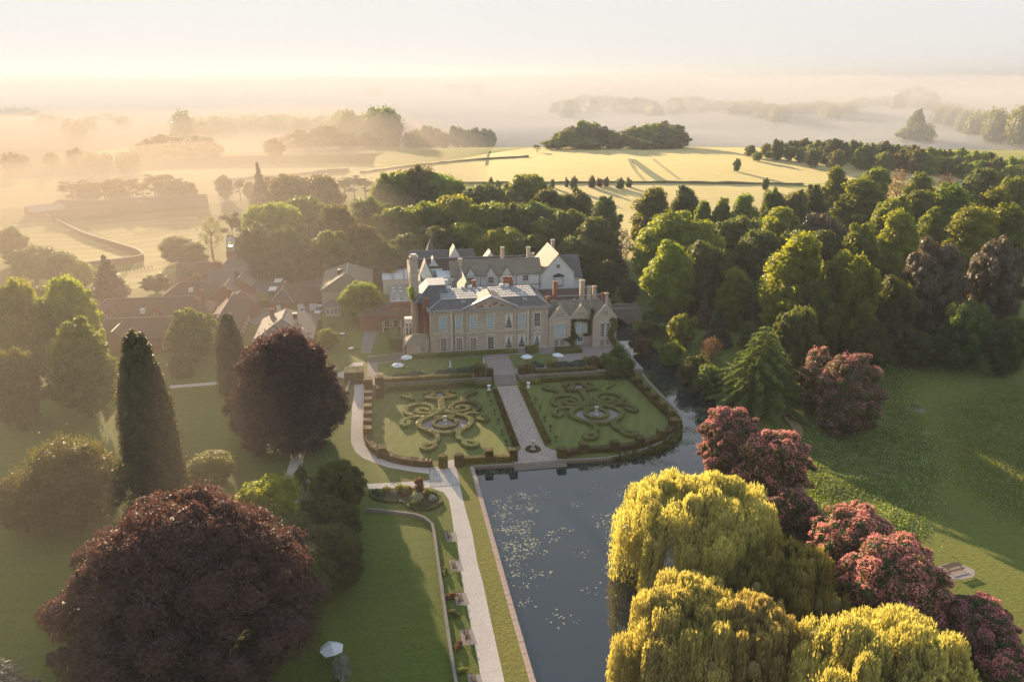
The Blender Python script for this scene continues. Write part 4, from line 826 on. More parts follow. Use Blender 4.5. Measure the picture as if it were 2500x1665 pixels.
ST = {
 'neck': [(0, 13.4), (0, 10), (0, 6.9)],
 'body': [(0, 6.9), (-2.0, 4.6), (-4.0, 3.0), (-5.3, 1.2), (-5.5, -.8), (-4.7, -2.5), (-3.3, -4.0), (-1.5, -4.9), (0, -5.1)],
 'leg': [(-3.3, -4.0), (-2.2, -5.8), (-2.1, -7.8), (-2.9, -9.3), (-4.5, -10.1), (-5.4, -11.0), (-4.8, -12.1), (-3.3, -11.6), (-2.8, -9.8)],
 'arm': [(-4.0, 3.2), (-5.8, 4.1), (-7.2, 3.6), (-8.5, 2.6), (-9.1, 1.1), (-8.6, -.3), (-7.7, .5), (-7.4, 2.0)],
 'spiral': [(-6.4, 5.0), (-7.7, 5.8), (-8.1, 7.9), (-7.2, 9.8), (-5.3, 10.7), (-3.1, 10.1), (-1.9, 8.1), (-2.4, 5.9), (-3.9, 5.3), (-5.3, 5.9), (-5.6, 7.2), (-4.4, 8.2), (-3.3, 7.5), (-3.6, 6.6)],
 'upper': [(-5.3, 10.8), (-5.0, 12.5), (-5.8, 14.2), (-7.1, 14.9), (-8.2, 15.9), (-7.9, 17.0), (-6.9, 16.7), (-6.4, 15.4)],
 'cup': [(0, 13.3), (-1.6, 13.5), (-3.2, 14.1), (-1.8, 15.3), (-1.4, 16.9), (-2.3, 17.9), (-3.3, 17.3), (-2.9, 16.2)],
}
ST1 = {'bar': [(-1.3, 17.8), (1.4, 17.8)], 'tri': [(-2.3, 3.0), (0, 5.4), (2.3, 3.0)], 'tri2': [(-2.3, 2.9), (0, 3.4), (2.3, 2.9)]}
def parterre_knot(gu, gv, label, seed):
    c = HB(gu, gv); root = thing('box_parterre', label, 'hedge', (c[0], c[1], 0), ANG); pc = {}
    for k, L in ST.items():
        pc[k] = []
        for s_ in ((1, -1)):
            if k == 'neck' and s_ < 0: continue
            pc[k].append(band(stroke([(x * s_, y) for x, y in L]), 1.15 if k not in ('neck',) else 1.5, 0, .72))
    for k, L in ST1.items(): pc.setdefault('cup' if k == 'bar' else 'body', []).append(band(stroke(L), .55, 0, .60))
    names = {'neck': 'hedge_neck', 'body': 'hedge_ring', 'leg': 'hedge_foot', 'arm': 'hedge_arm', 'spiral': 'hedge_spiral', 'upper': 'hedge_scroll', 'cup': 'hedge_cup'}
    for k, L in pc.items():
        if k in ('leg', 'arm', 'spiral', 'upper'):
            for q in L: ob(names[k], hedge_mesh(names[k], [q], 'hedge', seed=seed), root)
        else: ob(names[k], hedge_mesh(names[k], L, 'hedge', seed=seed + 1), root)
    ring = stroke([(2.45 * math.cos(t), 2.45 * math.sin(t)) for t in np.linspace(0, 2 * math.pi, 13)[:-1]], True)
    ob('inner_ring_hedge', hedge_mesh('inner_ring_hedge', [band(ring, .8, 0, .62, True)], 'hedge', seed=seed + 2), root)
    b = MB(); out_ = stroke([(x, y) for x, y in [(0, 5.0), (-2.2, 3.0), (-4.6, 1.0), (-4.9, -.8), (-3.6, -3.2), (-1.5, -4.5), (0, -4.7), (1.5, -4.5), (3.6, -3.2), (4.9, -.8), (4.6, 1.0), (2.2, 3.0)]], True)
    n = len(out_); b.add([(q[0], q[1], .016) for q in out_], [tuple(range(n))]); b.add([(-1.5, 14.2, .016), (1.5, 14.2, .016), (1.3, 17.4, .016), (-1.3, 17.4, .016)], [(0, 1, 2, 3)])
    b.ob('gravel_bed', solid('mauve_gravel', (.24, .20, .19), .9), root)
    st = thing('garden_urn', label.replace('box parterre', 'stone urn') if False else 'stone urn on a pedestal in the centre of the ' + ('left' if gu < 5 else 'right') + ' parterre', 'urn', (c[0], c[1], 0), ANG)
    MB().lathe([(.55, 0), (.55, .18), (.4, .25), (.32, .4), (.3, 1.0), (.42, 1.1)], 8).ob('pedestal', PALE, st); MB().lathe([(.14, 1.1), (.16, 1.25), (.38, 1.55), (.46, 1.9), (.34, 2.0), (.1, 2.02)], 10).ob('bowl', PALE, st)
PALE = solid('pale_stone', (.42, .40, .36), .8, .2, 1.5)
parterre_knot(-.05, -42.2, 'left scrolling box parterre on the lawn before the house', 71)
parterre_knot(32.7, -42.4, 'right scrolling box parterre on the lawn before the house', 73)
# boundary hedges: low run with cubes standing on it
def crenel(name, label, line, w_, h_, cubes, cs, ch, leafm, seed, z=0.0, cubem=None, cubename='hedge_cube'):
    root = thing(name, label, 'hedge', (line[0][0], line[0][1], z)); o_ = np.array(line[0]); sm = stroke([np.array(p) - o_ for p in line])
    ob('hedge_run', hedge_mesh('hedge_run', [band(sm, w_, 0, h_)], leafm, seed=seed), root)
    for i, cpt in enumerate(cubes):
        q = np.array(cpt) - o_; V, F = boxv(-cs / 2, cs / 2, -cs / 2, cs / 2, 0, ch)
        ob(cubename, hedge_mesh(cubename, [(V, F)], cubem or leafm, seed=seed + i), root, (q[0], q[1], 0), ANG)
    return root
Z3 = lambda x, y, z=0: at(850 + x / 5.8875, 840 + y / 5.8875, z); Z4 = lambda x, y, z=0: at(1230 + x / 5.227, 840 + y / 5.227, z); Z5 = lambda x, y, z=0: at(860 + x / 4.708, 1040 + y / 4.708, z)
lft = [HB(-16.1, -26 - 3.9 * i) for i in range(6)] + [Z5(335, 245, 1.9)]
crenel('yew_hedge', 'crenellated yew hedge between the curved gravel path and the left parterre', [HB(-16.1, -23.0), HB(-16.1, -40), HB(-15.8, -49), HB(-13.6, -54.5), HB(-9.5, -58.4), HB(-4.2, -60.6)], 1.5, 1.25, lft, 1.75, 2.1, 'yewtop', 80)
fr_ = [Z5(1570, 275, 2.2), Z5(1850, 262, 2.3)]
crenel('yew_hedge', 'yew hedge at the water front left of the stone steps', [Z5(1215, 420), Z5(1560, 405), Z5(1870, 392)], 1.2, 1.1, fr_, 1.5, 2.3, 'yewtop', 90)
rt = [Z4(x, y, 2.0) for x, y in [(740, 1320), (1020, 1262), (1415, 1237), (1745, 1185), (2015, 1090), (2165, 955), (2145, 845), (2035, 745), (1925, 640), (1820, 535), (1720, 437), (1620, 345), (1520, 245)]]
crenel('yew_hedge', 'long yew hedge with square tops round the right parterre beside the moat', rt, 1.4, 1.0, rt, 1.6, 2.0, 'yewtop', 95)
for q, lab in ((Z5(1045, 470), 'round golden yew pillar left of the path gap'), (Z5(1228, 455), 'round golden yew pillar right of the path gap')):
    b = MB().lathe([(.85, 0), (.9, 1.0), (.9, 2.2), (.7, 2.45)], 14)
    tag(ob('yew_pillar', hedge_mesh('yew_pillar', [(b.v, b.f)], 'yewtop', 60, .16, 5), None, (q[0], q[1], 0)), lab, 'topiary')
# terrace slab, its hedges, borders and steps
TERR = np.array([HB(-16.5, -19.6), HB(12.9, -19.6), HB(12.9, -18.2), HB(19.4, -18.2), HB(19.4, -19.6), HB(50.7, -19.6), HB(50.7, 45), HB(-7.5, 45), HB(-7.5, -1.8), HB(-16.5, -3.6)])
TST = solid('terrace_stone', (.24, .20, .165), .9, .3, .9, bump=.5, bscale=4)
b = MB(); n = len(TERR)
b.add([(p[0], p[1], z) for z in (-.3, TZ - .02) for p in TERR], [(i, (i + 1) % n, n + (i + 1) % n, n + i) for i in range(n)])
tag(b.ob('terrace_wall', TST), kind='structure')
def sheet(name, poly, z, mat): return tag(ob(name, mesh(name, [(p[0], p[1], z) for p in poly], [tuple(range(len(poly)))], mat)), kind='structure')
sheet('terrace', TERR, TZ - .02, solid('terrace_gravel', (.26, .215, .185), .9, .15, .5))
sheet('terrace_lawn', [HB(-14, -14.6), HB(13.0, -14.6), HB(13.0, -3.8), HB(-3, -3.4), HB(-14, -5.5)], TZ - .005, GM['parterre'])
sheet('terrace_lawn', [HB(19.4, -14.2), HB(31, -14.0), HB(31, -5), HB(19.4, -4)], TZ - .005, GM['parterre'])
def strip_hedge(name, label, u0, v0, u1, v1, w_, h_, z, leafm, seed, cat='hedge'):
    a, b_ = HB(u0, v0), HB(u1, v1); ln = [a + (b_ - a) * t for t in np.linspace(0, 1, 4)]
    V, F = band(stroke([q - a for q in ln]), w_, 0, h_)
    return tag(ob(name, hedge_mesh(name, [(V, F)], leafm, seed=seed), None, (a[0], a[1], z)), label, cat)
strip_hedge('box_hedge', 'long clipped box hedge in front of the left part of the terrace wall', -11.6, -21.3, 8.8, -21.3, 1.5, 1.35, 0, 'hedge', 1)
strip_hedge('box_hedge', 'short step in the box hedge left of the garden steps', 8.8, -22.2, 12.6, -22.2, 1.4, 1.0, 0, 'hedge', 2)
strip_hedge('box_hedge', 'short box hedge end with a square shoulder beside the left stairs', -13.8, -21.8, -11.7, -21.8, 1.6, 1.2, 0, 'hedge', 3)
strip_hedge('box_hedge', 'short step in the box hedge right of the garden steps', 19.9, -22.2, 24.2, -22.2, 1.4, 1.0, 0, 'hedge', 4)
strip_hedge('box_hedge', 'long clipped box hedge in front of the right part of the terrace wall', 24.3, -21.3, 43.0, -21.3, 1.4, 1.2, 0, 'hedge', 5)
strip_hedge('box_hedge', 'box hedge end turning back beside the moat corner', 43.1, -21.4, 43.0, -17.0, 1.4, 1.2, 0, 'hedge', 6)
strip_hedge('brown_hedge', 'reddish brown hedge along the terrace edge on the left', -13.2, -18.4, 8.4, -18.4, 1.4, .95, TZ, 'yewtop', 7)
strip_hedge('brown_hedge', 'reddish brown hedge along the terrace edge on the right', 23.8, -18.4, 39.0, -18.4, 1.3, .9, TZ, 'yewtop', 8)
for u_, v_, sw, hh, lab in [(10.3, -17.9, 2.4, 2.7, 'big square orange topped yew block left of the garden steps'), (12.7, -18.2, 1.5, 1.7, 'smaller yew block close to the left of the steps'), (22.6, -17.6, 2.2, 2.5, 'domed orange topped yew block right of the garden steps'), (20.6, -18.0, 1.7, 1.8, 'smaller square yew block close to the right of the steps'),
                             (40.6, -17.0, 2.2, 2.3, 'square orange yew block at the right end of the terrace'), (39.4, -15.0, 2.6, 2.3, 'domed orange yew block behind the right end block'), (-13.6, -20.9, 1.9, 3.6, 'tall square orange topped yew at the left stairs'), (-13.6, -24.8, 1.6, 2.6, 'square orange topped yew at the foot of the left stairs'), (-16.2, -20.2, 1.9, 3.0, 'tall sunlit yew block on the outer side of the left stairs'),
                             (-19.6, -13.6, 4.4, 3.0, 'large square clipped hedge block behind the gravel path'), (-28.2, -11.6, 9.0, 2.8, 'long dark clipped hedge left of the terrace')]:
    q = HB(u_, v_); base_ = TZ if v_ > -19.4 and u_ > -14 else 0
    dy = sw / 2 if sw < 5 else 1.4
    V, F = boxv(-sw / 2, sw / 2, -dy, dy, 0, hh, r=.04)
    if 'domed' in lab: V, F = (lambda m_: (m_.v, m_.f))(MB().lathe([(sw * .55, 0), (sw * .56, hh * .6), (sw * .42, hh * .88), (sw * .15, hh)], 12))
    tag(ob('yew_block', hedge_mesh('yew_block', [(V, F)], 'yewtop' if sw < 3 else 'dark', 55, .17, int(u_ * 10) % 50 + 60), None, (q[0], q[1], base_), ANG), lab, 'topiary')
for u_, v_, rr_, hh, lab in [(28.2, -14.6, .8, 1.9, 'green dome topiary near the open parasol on the right lawn'), (37.6, -13.6, .8, 2.0, 'green dome topiary beside the right end yew blocks')]:
    q = HB(u_, v_); m_ = MB().lathe([(rr_, 0), (rr_ * 1.05, hh * .5), (rr_ * .7, hh * .85), (rr_ * .15, hh)], 12)
    tag(ob('dome_topiary', hedge_mesh('dome_topiary', [(m_.v, m_.f)], 'hedge', 60, .14, 3), None, (q[0], q[1], TZ), 0), lab, 'topiary')
strip_hedge('house_hedge', 'long low hedge under the windows of the classical front', -5.5, -3.0, 22.0, -2.6, 1.2, 1.0, TZ, 'hedge', 11)
strip_hedge('house_hedge', 'wide low hedge below the ivy gables', 32.0, -4.4, 38.6, -4.2, 3.0, 1.1, TZ, 'hedge', 12)
strip_hedge('house_hedge', 'block hedge beside the right corner door of the classical front', 24.2, -3.2, 27.4, -3.1, 2.0, 1.6, TZ, 'hedge', 13)
# lavender cushions along the terrace border
lm_ = clump_mesh('lavender_cushion', [(0, 0, .25, 1.3, 1.0, .8), (1.0, .2, .2, .9, .8, .7), (-1.0, -.1, .2, .9, .8, .7)], 2200, .20, LEAF['lavender'], 77, core=.92, zmin=.02)
for i, (u_, v_) in enumerate([(-8.6, -16.2), (-5.6, -16.0), (-3.4, -15.8), (1.2, -15.6), (3.6, -15.4), (6.6, -15.0), (9.0, -14.4), (24.9, -13.6), (29.9, -14.8), (32.3, -14.8), (34.6, -14.7), (36.2, -14.6)]):
    q = HB(u_, v_); o_ = ob('lavender_cushion', lm_, None, (q[0], q[1], TZ), i * 1.3)
    tag(o_, '%s grey-green lavender mound from the left along the terrace border' % ORD[i], 'shrub', 'lavender mounds along the terrace')
# flower borders on either side of the stone path, as stuff
def border(name, label, line, w_, h_, leafs, n, seed, size=.22, z=0):
    rng = np.random.default_rng(seed); line = stroke(line); k = rng.integers(0, len(line) - 1, n)
    t = unit(line[k + 1] - line[k]); nr = np.column_stack([-t[:, 1], t[:, 0]]); q = line[k] + nr * (rng.uniform(-.5, .5, n) * w_)[:, None] + t * rng.uniform(-.3, .3, (n, 1))
    hh = h_ * (.35 + .65 * np.abs(np.sin(q[:, 0] * 1.9) * np.cos(q[:, 1] * 1.3))); pos = np.column_stack([q, z + rng.random(n) ** .6 * hh])
    o_ = tag(ob(name, mesh(name, cards(pos, unit(rng.normal(size=pos.shape) + [0, 0, .5]), size, rng), np.arange(4 * n).reshape(-1, 4), None)), label, 'border', kind='stuff')
    for l in leafs: o_.data.materials.append(LEAF[l])
    o_.data.polygons.foreach_set('material_index', rng.integers(0, len(leafs), n).astype(np.int32)); return o_
border('flower_border', 'reddish flower border on the left side of the stone path', [HB(12.9, -25), HB(12.9, -40), HB(12.9, -55)], 1.3, .9, ['hedge', 'yewtop', 'red'], 5200, 1)
border('flower_border', 'reddish flower border on the right side of the stone path', [HB(19.5, -25), HB(19.5, -40), HB(19.5, -55)], 1.3, .9, ['hedge', 'yewtop', 'red'], 5200, 2)
border('reed_fringe', 'dark reeds between the yew hedge and the moat on the right', [Z4(1400, 1440), Z4(1745, 1385), Z4(2040, 1290), Z4(2215, 1150), Z4(2225, 1010), Z4(2170, 930)], 1.6, 1.5, ['dark', 'hedge'], 7000, 3, .3, -.7)
# little ball trees along the path edges of the lawns
bt = []
for side, L in (('left', [(2010, 695), (2058, 820), (2108, 955), (2155, 1085), (2213, 1240), (2270, 1395)]), ('right', [(405, 697), (465, 805), (525, 930), (595, 1055), (668, 1188)])):
    for i, (x, y) in enumerate(L):
        q = Z3(x, y, .9) if side == 'left' else Z4(x, y, .9)
        r_ = thing('ball_tree', '%s little clipped ball tree, counted from the house, on the %s lawn' % (ORD[i], side), 'topiary', (q[0], q[1], 0), 0, 'ball trees beside the stone path')
        ob('ball', clump_mesh('ball', [(0, 0, 1.0, .36, .36, .36)], 120, .16, LEAF['hedge'], i, core=.95), r_); MB().tube((0, 0, 0), (0, 0, .8), .04, n=5).ob('stem', BARK, r_)
        MB().lathe([(.34, 0), (.34, .05), (.1, .06)], 8).ob('soil_disc', EARTH, r_)
# the round bed and urn at the end of the stone path
q = at(1301, 1097); r_ = thing('garden_urn', 'stone urn standing in a round flower ring at the end of the stone path', 'urn', (q[0], q[1], 0), ANG)
MB().lathe([(.45, 0), (.45, .2), (.3, .3), (.28, 1.1), (.38, 1.2)], 8).ob('pedestal', PALE, r_); MB().lathe([(.14, 1.2), (.2, 1.4), (.42, 1.7), (.48, 1.95), (.1, 1.98)], 10).ob('bowl', PALE, r_)
ring = stroke([(1.15 * math.cos(t), 1.15 * math.sin(t)) for t in np.linspace(0, 2 * math.pi, 9)[:-1]], True); tag(ob('flower_ring', hedge_mesh('flower_ring', [band(ring, .7, 0, .3, True)], 'yewtop', 80, .14, 3), None, (q[0], q[1], 0)), 'low ring of orange green flowers round the stone urn', 'flower bed')
for (u_, v_), lab in (((11.6, -24.6), 'small white stone pedestal on the left lawn near the steps'), ((21.0, -24.4), 'small white stone pedestal on the right lawn near the steps')):
    q = HB(u_, v_); tag(MB().lathe([(.45, 0), (.42, .15), (.26, .3), (.26, .9), (.46, 1.1), (.46, 1.25), (.2, 1.25)], 8).ob('white_pedestal', solid('white_stone', (.7, .7, .67), .7, .08), None, False, (q[0], q[1], 0)), lab, 'pedestal')
# stone stairs (each step a part)
def stairs(name, label, u0, u1, v0, dv, n, z0, z1, mat):
    c = HB((u0 + u1) / 2, v0); r_ = thing(name, label, 'steps', (c[0], c[1], 0), ANG); hw = (u1 - u0) / 2
    for i in range(n): MB().box(-hw, hw, i * dv, n * dv + .05, z0 + (z1 - z0) * i / n - (.02 if i else .1), z0 + (z1 - z0) * (i + 1) / n).ob('step', TST, r_)
    return r_
stairs('stone_steps', 'stone steps from the garden path up to the terrace', 13.4, 18.9, -22.2, .55, 7, 0, TZ, TST)
stairs('stone_steps', 'narrow stone stairs at the left end of the terrace', -15.3, -14.3, -24.6, .7, 7, 0, TZ, TST)
c = HB(16.3, -62.4); r_ = thing('water_steps', 'broad stone steps going down into the pond', 'steps', (c[0], c[1], 0), math.atan2(*(frontw[1] - frontw[0])[::-1]))
for i in range(3): MB().box(-5.1, 5.1, -.35 - .4 * i, .1, -1.3, -.12 - .22 * i).ob('step', TST, r_)
# kerb stones along the pond and wall coping along the water front
KERB = solid('kerb_sandstone', (.36, .27, .22), .85, .2, .7, bump=.4, bscale=4)
def blocks(name, label, cat, line, L_, w_, z0, z1, mat, pname='stone', seed=1, most=300):
    r_ = thing(name, label, cat, (line[0][0], line[0][1], 0)); o_ = np.array(line[0]); rg = random.Random(seed); rz0 = 0; cache = []
    for k in range(6): cache.append(MB().box(-.5 + .008, .5 - .008, -w_ / 2 * rg.uniform(.94, 1.04), w_ / 2 * rg.uniform(.94, 1.04), z0, z1 + rg.uniform(-.015, .02)).me(pname, mat))
    c_ = 0
    for a, b_ in zip(line, line[1:]):
        a = np.array(a) - o_; b_ = np.array(b_) - o_; D = np.linalg.norm(b_ - a); m_ = max(1, round(D / L_)); t = (b_ - a) / D
        for i in range(m_):
            if c_ >= most: break
            q = a + t * D * (i + .5) / m_; oo = ob(pname, cache[rg.randrange(6)], r_, (q[0], q[1], 0), math.atan2(t[1], t[0])); oo.scale = (D / m_, 1, 1); c_ += 1
    return r_
mid_ = [(a + b_) / 2 for a, b_ in zip(kerb_out, kerb_in)]
blocks('pond_kerb', 'sandstone kerb along the left side of the pond', 'kerb', mid_, 1.1, .75, -.5, .09, KERB, 'kerb_stone', 2)
blocks('water_wall_coping', 'stone coping on the moat wall below the right parterre', 'wall', list(frontw[1:]), 1.1, .55, -.3, .14, TST, 'coping_stone', 3)
blocks('water_wall_coping', 'stone coping on the pond wall left of the water steps', 'wall', [kerb_in[0], frontw[0]], 1.0, .55, -.3, .12, TST, 'coping_stone', 4)
WALLST = solid('garden_wall_stone', (.22, .20, .17), .9, .35, 1.2, bump=.5, bscale=5)
bl = P([(894, 1244), (930, 1246), (955, 1249), (1013, 1256), (1036, 1264), (1055, 1279), (1060, 1300), (1067, 1353), (1077, 1422), (1090, 1517), (1107, 1631), (1120, 1700)], .4)
blocks('low_garden_wall', 'low stone wall curving round the bowling lawn', 'wall', list(bl), 1.3, .42, -.1, .62, WALLST, 'wall_stone', 5)
# slabs of the path crossing
ca, cb_, cc_, cdd = P([(1050, 1143), (1114, 1143), (1123, 1184), (1052, 1188)])
r_ = thing('paved_crossing', 'pale square slabs where the gravel paths meet', 'paving', (ca[0], ca[1], 0)); SL = [solid('slab_%d' % i, c_, .85, .1) for i, c_ in enumerate([(.42, .38, .35), (.38, .35, .33), (.45, .41, .37)])]
rg = random.Random(8)
for i in range(9):
    for j in range(8):
        f0, f1, g0, g1 = i / 9, (i + 1) / 9, j / 8, (j + 1) / 8
        def bl_(f, g): return (ca * (1 - f) + cb_ * f) * (1 - g) + (cdd * (1 - f) + cc_ * f) * g - ca
        e = .03; qs = [bl_(f0 + e * .12, g0 + e * .12), bl_(f1 - e * .12, g0 + e * .12), bl_(f1 - e * .12, g1 - e * .12), bl_(f0 + e * .12, g1 - e * .12)]
        MB().prism(qs[::-1], -.05, .03 + rg.uniform(0, .012)).ob('slab', rg.choice(SL), r_)
# benches
WOOD = solid('weathered_teak', (.085, .055, .040), .8, .2, 3)
def bench():
    r_ = thing('garden_bench', 'x', 'bench', (0, 0, 0), 0, 'benches along the gravel path')
    for i in range(5): MB().box(-.9, .9, -.28 + i * .115, -.19 + i * .115, .42, .45).ob('seat_slat', WOOD, r_)
    for i in range(9): MB().box(-.82 + i * .2, -.74 + i * .2, .30, .33, .48, .88).ob('back_slat', WOOD, r_)
    MB().box(-.9, .9, .29, .345, .88, .96).ob('top_rail', WOOD, r_)
    for x in (-.9, .84):
        MB().box(x, x + .06, -.30, -.24, 0, .64).ob('leg', WOOD, r_); MB().box(x, x + .06, .285, .345, 0, .90).ob('leg', WOOD, r_)
        MB().box(x - .01, x + .07, -.33, .30, .64, .68).ob('armrest', WOOD, r_)
    MB().box(-.84, .84, -.25, -.22, .34, .42).ob('front_rail', WOOD, r_); return r_
b0 = bench(); remember(b0)
dirp = unit(at(1139, 1546) - at(1107, 1378)); bz = math.atan2(dirp[1], dirp[0])
for i, (x, y) in enumerate([(1097, 1311), (1109, 1386), (1124, 1465), (1141, 1556), (1158, 1668)]):
    o_ = b0 if i == 0 else copy_tree(b0); q = at(x, y); o_.location = (q[0], q[1], 0.01); o_.rotation_euler.z = bz + math.pi
    o_['label'] = ['wooden bench farthest up the path, nearest the round flower bed', 'second wooden bench from the flower bed beside the path', 'middle wooden bench of the five beside the path', 'fourth wooden bench from the flower bed, before the last', 'nearest wooden bench, cut by the bottom of the picture'][i]
# picnic tables on the right lawn
def picnic(name, label, q, rz, L_=1.9, tables=1):
    r_ = thing(name, label, 'picnic table', (q[0], q[1], 0.02), rz, None)
    for i in range(5): MB().box(-L_ / 2, L_ / 2, -.38 + i * .155, -.24 + i * .155, .72, .76).ob('top_plank', WOOD, r_)
    for s_ in (-1, 1):
        for k in range(2): MB().box(-L_ / 2, L_ / 2, s_ * .72 - .13 + k * .14, s_ * .72 + k * .14, .43, .47).ob('seat_plank', WOOD, r_)
    n = max(2, int(L_ / 1.1))
    for i in range(n):
        x = -L_ / 2 + .25 + (L_ - .5) * i / (n - 1)
        for s_ in (-1, 1): MB().tube((x, s_ * .28, .72), (x, s_ * .68, 0), .05, n=4).ob('leg', WOOD, r_)
        MB().box(x - .04, x + .04, -.80, .80, .36, .43).ob('cross_beam', WOOD, r_)
    return r_
def disc(name, q, rx, ry, rz, mat, z=.012, n=18, rough=.08):
    rg = random.Random(int(rx * 100)); V = [(rx * math.cos(t) * rg.uniform(1 - rough, 1 + rough), ry * math.sin(t) * rg.uniform(1 - rough, 1 + rough), 0) for t in np.linspace(0, 2 * math.pi, n + 1)[:-1]]
    return tag(ob(name, mesh(name, V, [tuple(range(n))], mat), None, (q[0], q[1], z), rz), kind='structure')
q1 = at(2234, 1000); disc('table_pad', q1, 2.2, 1.5, -.4, GM['pad']); picnic('picnic_table', 'single picnic table on the shaded lawn at the right', q1 + [0, .2], 1.25)
q2 = at(2325, 1390); disc('table_pad', q2 + [.3, -.4], 2.9, 2.0, .1, GM['pad']); picnic('picnic_table', 'long picnic table casting a long shadow on the sunlit lawn', q2, .35, 2.9)
# flower bed by the path
fb = P([(905, 1203), (935, 1199), (975, 1196), (1020, 1198), (1060, 1205), (1076, 1222), (1070, 1236), (1040, 1246), (1005, 1243), (985, 1228), (950, 1226), (915, 1219)])
disc_c = fb.mean(0)
tag(ob('bed_soil', mesh('bed_soil', [(p_[0], p_[1], .02) for p_ in fb], [tuple(range(len(fb)))][::1], EARTH)), kind='structure')
V, F = band(stroke([p_ - disc_c for p_ in fb], True), .5, 0, .45, True); tag(ob('bed_edging', hedge_mesh('bed_edging', [(V, F)], 'dark', 60, .14, 4), None, (disc_c[0], disc_c[1], 0)), 'low clipped edging round the mixed flower bed', 'hedge')
rg = random.Random(9); FM = {k_: clump_mesh('bed_plant', [(0, 0, .4, .8, .8, .6), (.5, .3, .3, .5, .5, .45), (-.4, .35, .35, .5, .5, .5)], 500, .2, LEAF['mid'], 300 + k_, core=.85, zmin=.05) for k_ in range(3)}
for i, (x, y, sc, lf, lab) in enumerate([(925, 1208, .9, 'dark', 'dark shrub at the left tip of the flower bed'), (945, 1203, 1.0, 'mid', 'leafy plant second from the left in the flower bed'), (962, 1210, .8, 'silver', 'greyish plant at the front left of the flower bed'), (978, 1199, 1.1, 'bright', 'bright green shrub in the middle of the flower bed'), (992, 1203, 1.1, 'bright', 'bright rounded shrub left of the red climber'), (1042, 1207, .9, 'bright', 'light green plant right of the red climber'),
                          (1055, 1222, .8, 'silver', 'pale plant at the right end of the flower bed'), (1012, 1236, .9, 'dark', 'dark plant at the front of the flower bed'), (1035, 1238, .8, 'dark', 'dark green plant at the front right of the flower bed'), (1020, 1219, 1.2, 'blossomwhite', 'white flowering bush below the red climber')]):
    q = at(x, y); o_ = ob('bed_plant', FM[i % 3], None, (q[0], q[1], 0), i); o_.scale = (sc, sc, sc * 1.2); o_.material_slots[0].link = 'OBJECT'; o_.material_slots[0].material = LEAF[lf]; tag(o_, lab, 'plant')
q = at(1024, 1213); r_ = thing('rose_pillar', 'tall pillar of reddish climbing leaves in the flower bed', 'climber', (q[0], q[1], 0))
ob('foliage', clump_mesh('foliage', [(math.cos(i * 2) * .3, math.sin(i * 2) * .3, .5 + i * .32, .62, .62, .5) for i in range(10)], 1300, .2, LEAF['red'], 90, core=.8), r_); MB().tube((0, 0, 0), (0, 0, 3.3), .07, n=5).ob('post', BARK, r_)
for (x, y), lab in (((757, 1205), 'weathered stone column beside the curved path'),):
    q = at(x, y + 15); r_ = thing('stone_column', lab, 'column', (q[0], q[1], 0)); MB().lathe([(.5, 0), (.5, .3), (.34, .4), (.3, 3.2), (.42, 3.3), (.42, 3.5), (.2, 3.9)], 10).ob('shaft', WALLST, r_)
# roses behind the benches
for i, (x, y, h_) in enumerate([(1086, 1400, 1.0), (1100, 1460, 1.0), (1108, 1500, .9), (1118, 1580, .9), (1128, 1640, .8)]):
    q = at(x, y); o_ = ob('rose_bush', FM[i % 3], None, (q[0], q[1], 0), i * 2.0); o_.scale = (.45, 1.1, h_ * .8); o_.material_slots[0].link = 'OBJECT'; o_.material_slots[0].material = LEAF['red' if i in (1, 3) else 'hedge']
    tag(o_, '%s rose bush from the flower bed end along the low wall' % ORD[i], 'shrub', 'rose bushes along the low wall')
# parasols
WHITE = solid('white_canvas', (.60, .62, .64), .8, .04)
def parasol_open(q, label, rz, tilt=0):
    r_ = thing('parasol', label, 'parasol', (q[0], q[1], TZ), rz); r_.rotation_euler.y = tilt
    V = [(0, 0, 3.1)] + [(1.55 * math.cos(t), 1.55 * math.sin(t), 2.45) for t in np.linspace(0, 2 * math.pi, 7)[:-1]] + [(1.5 * math.cos(t), 1.5 * math.sin(t), 2.3) for t in np.linspace(0, 2 * math.pi, 7)[:-1]]
    F = [(0, i + 1, (i + 1) % 6 + 1) for i in range(6)] + [(i + 1, i + 7, (i + 1) % 6 + 7, (i + 1) % 6 + 1) for i in range(6)]
    ob('canopy', mesh('canopy', V, F, WHITE), r_); MB().tube((0, 0, 0), (0, 0, 3.25), .035, n=6).ob('pole', WOOD, r_); MB().box(-.35, .35, -.35, .35, 0, .08).ob('base', PALE, r_)
def parasol_shut(q, label):
    r_ = thing('parasol', label, 'parasol', (q[0], q[1], TZ)); MB().lathe([(.30, 1.0), (.24, 1.5), (.16, 2.1), (.12, 2.3), (.17, 2.5), (.04, 2.9)], 8).ob('canopy', WHITE, r_); MB().tube((0, 0, 0), (0, 0, 1.1), .035, n=6).ob('pole', WOOD, r_); MB().box(-.35, .35, -.35, .35, 0, .08).ob('base', PALE, r_)
parasol_open(at(971, 890, TZ + 2.6), 'open white parasol nearest the left end of the terrace', .3); parasol_open(at(992.5, 871, TZ + 2.6), 'open white parasol behind the nearest left one, by the hipped annexe', .6)
parasol_open(at(1286, 869.5, TZ + 2.6), 'open white parasol on the right terrace lawn near the steps', .1); parasol_open(at(1360, 866, TZ + 2.6), 'open white parasol farthest right on the terrace', .5, .12)
parasol_shut(at(1099, 887, TZ + 2), 'furled white parasol left of centre on the terrace lawn'); parasol_shut(at(1181, 881, TZ + 2), 'furled white parasol just left of the garden steps')
